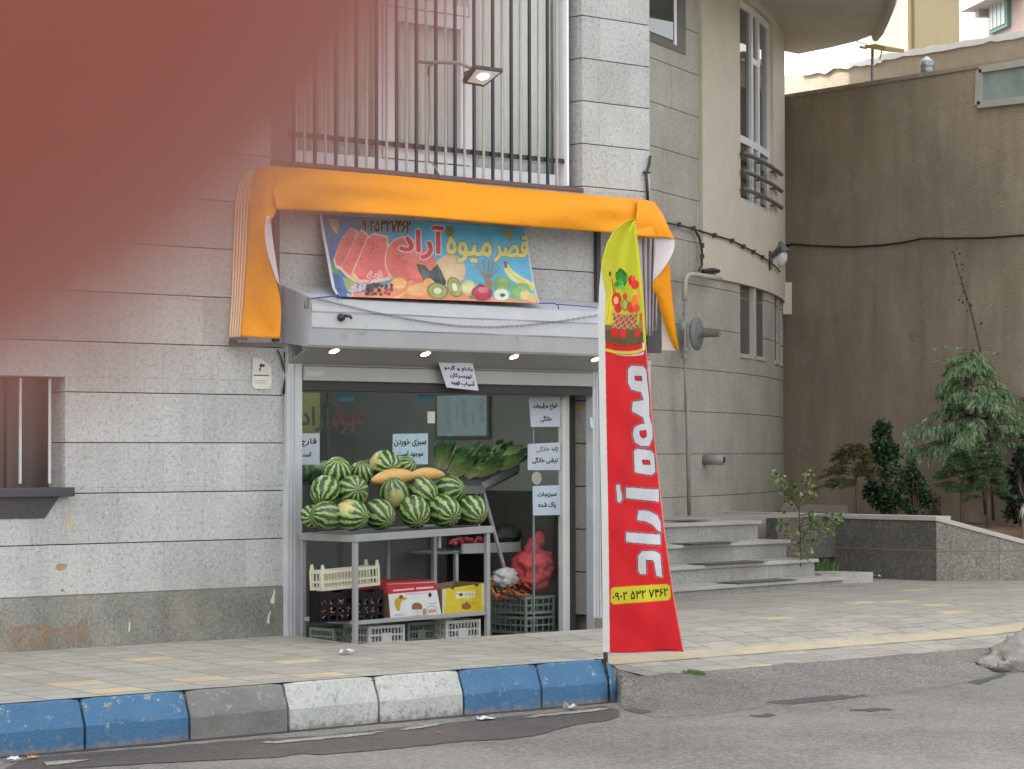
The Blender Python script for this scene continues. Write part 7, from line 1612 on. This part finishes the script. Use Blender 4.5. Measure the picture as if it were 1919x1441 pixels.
# long bare flower stalk above the cedar
def stalk():
    rs = random.Random(71); d = 28.9; t = thing('bare_stalk', tuple(D(1862, 975, d)), 'long thin reddish dead stalk leaning above the cedar', 'plant'); P_ = [D(x, y, d) for x, y in [(1862, 975), (1852, 800), (1838, 660), (1822, 590), (1808, 545), (1797, 510), (1788, 480), (1784, 466)]]
    MB().tube(P_, [.014, .012, .011, .010, .008, .006, .004, .002], 6).build('stalk', plain('reddish_stalk', (.10, .05, .035), .7), t, smooth=True); m_ = MB()
    for k in range(46):
        u = rs.uniform(.28, 1)*(len(P_)-1); j = min(len(P_)-2, int(u)); p = P_[j].lerp(P_[j+1], u-j)+(GR*rs.uniform(-.09, .09) if rs.random() < .7 else V3(0, 0, 0)); leaf(m_, p, rv(rs), rv(rs), rs.uniform(.03, .07), rs.uniform(.008, .016))
    m_.build('seed_pod', plain('dark_pod', (.05, .03, .022), .8), t, fix=False)
stalk()
def drystump():
    rs = random.Random(81); d = 25.6; b0 = D(1922, 1018, d); t = thing('dry_yucca', tuple(b0), 'pale dried up yucca stump at the right edge of the planter', 'plant'); m_ = MB()
    MB().tube([b0, b0+V3(0, 0, .40)], [.05, .035], 8).build('stump', plain('grey_stump', (.20, .16, .13), .9), t)
    for k in range(26):
        v = rv(rs); v.z = -1.2-abs(v.z) if k % 4 else 2.2; leaf(m_, b0+V3(0, 0, .42), v, rv(rs), rs.uniform(.12, .26), .008)
    m_.build('dry_leaves', plain('straw', (.42, .36, .25), .8), t, fix=False)
drystump()

# ------------------------------------------------------------------ the photographer's hand, one finger lying in front of the lens
def hand():
    hp = lambda x, y, z: CAM+RT*x+UP*y+FW*z
    J = [(-.118, -.012, -.030, .019), (-.128, -.045, -.050, .021), (-.150, -.13, -.09, .028), (-.17, -.24, -.13, .034)]
    E = [(0, 1), (1, 2), (2, 3)]
    def chain(root, pts):
        prev = root
        for p in pts: J.append(p); E.append((prev, len(J)-1)); prev = len(J)-1
    chain(0, [(-.098, .036, -.002, .0165), (-.082, .050, .014, .0135), (-.054, .043, .040, .0128), (-.032, .0295, .0480, .0124), (-.0121, .0119, .0465, .0130), (-.0033, .0027, .0455, .0123)])
    chain(0, [(-.100, .018, -.004, .0140), (-.092, .024, .012, .0100), (-.064, .016, .032, .0086), (-.046, .009, .024, .0078), (-.037, .005, .010, .0068)])
    chain(0, [(-.104, .000, -.008, .0140), (-.098, .002, .008, .0098), (-.070, -.010, .028, .0082), (-.052, -.015, .020, .0074), (-.043, -.018, .006, .0064)])
    chain(0, [(-.110, -.014, -.012, .0130), (-.104, -.020, .002, .0090), (-.080, -.034, .020, .0074), (-.064, -.038, .013, .0066), (-.056, -.040, .001, .0056)])
    chain(0, [(-.098, .010, -.034, .0135), (-.074, .030, -.038, .0110), (-.050, .034, -.034, .0098), (-.032, .030, -.027, .0082)])
    me = bpy.data.meshes.new('hand_skeleton'); me.from_pydata([tuple(hp(*j[:3])-CAM) for j in J], E, []); o = bpy.data.objects.new('hand_skeleton', me); COL.objects.link(o)
    sk_ = o.modifiers.new('skin', 'SKIN'); sk_.use_smooth_shade = True
    for v, j in zip(me.skin_vertices[0].data, J): v.radius = (j[3], j[3])
    me.skin_vertices[0].data[0].use_root = True
    sb = o.modifiers.new('sub', 'SUBSURF'); sb.levels = sb.render_levels = 3
    m2 = bpy.data.meshes.new_from_object(o.evaluated_get(bpy.context.evaluated_depsgraph_get())); bpy.data.objects.remove(o)
    m, nt, n, l, b = newmat('skin'); co = n.new('ShaderNodeTexCoord').outputs['Object']; f = nnoise(n, l, co, 60, 4)
    l.new(nramp(n, l, f, [(.3, (.205, .045, .034)), (.7, (.235, .055, .041))]), b.inputs['Base Color']); b.inputs['Roughness'].default_value = .5; b.inputs['Subsurface Weight'].default_value = .15; b.inputs['Subsurface Radius'].default_value = (.004, .0012, .0008); b.inputs['Subsurface Scale'].default_value = 1.0
    bump(n, l, b, nnoise(n, l, co, 900, 3), .15, .0004)
    m2.name = 'person'; m2.materials.clear(); m2.materials.append(m); m2.polygons.foreach_set('use_smooth', [True]*len(m2.polygons))
    p = bpy.data.objects.new('person', m2); p.location = CAM; COL.objects.link(p); tag(p, 'blurred reddish finger of a person held before the lens, covering the upper left corner', 'person')
hand()
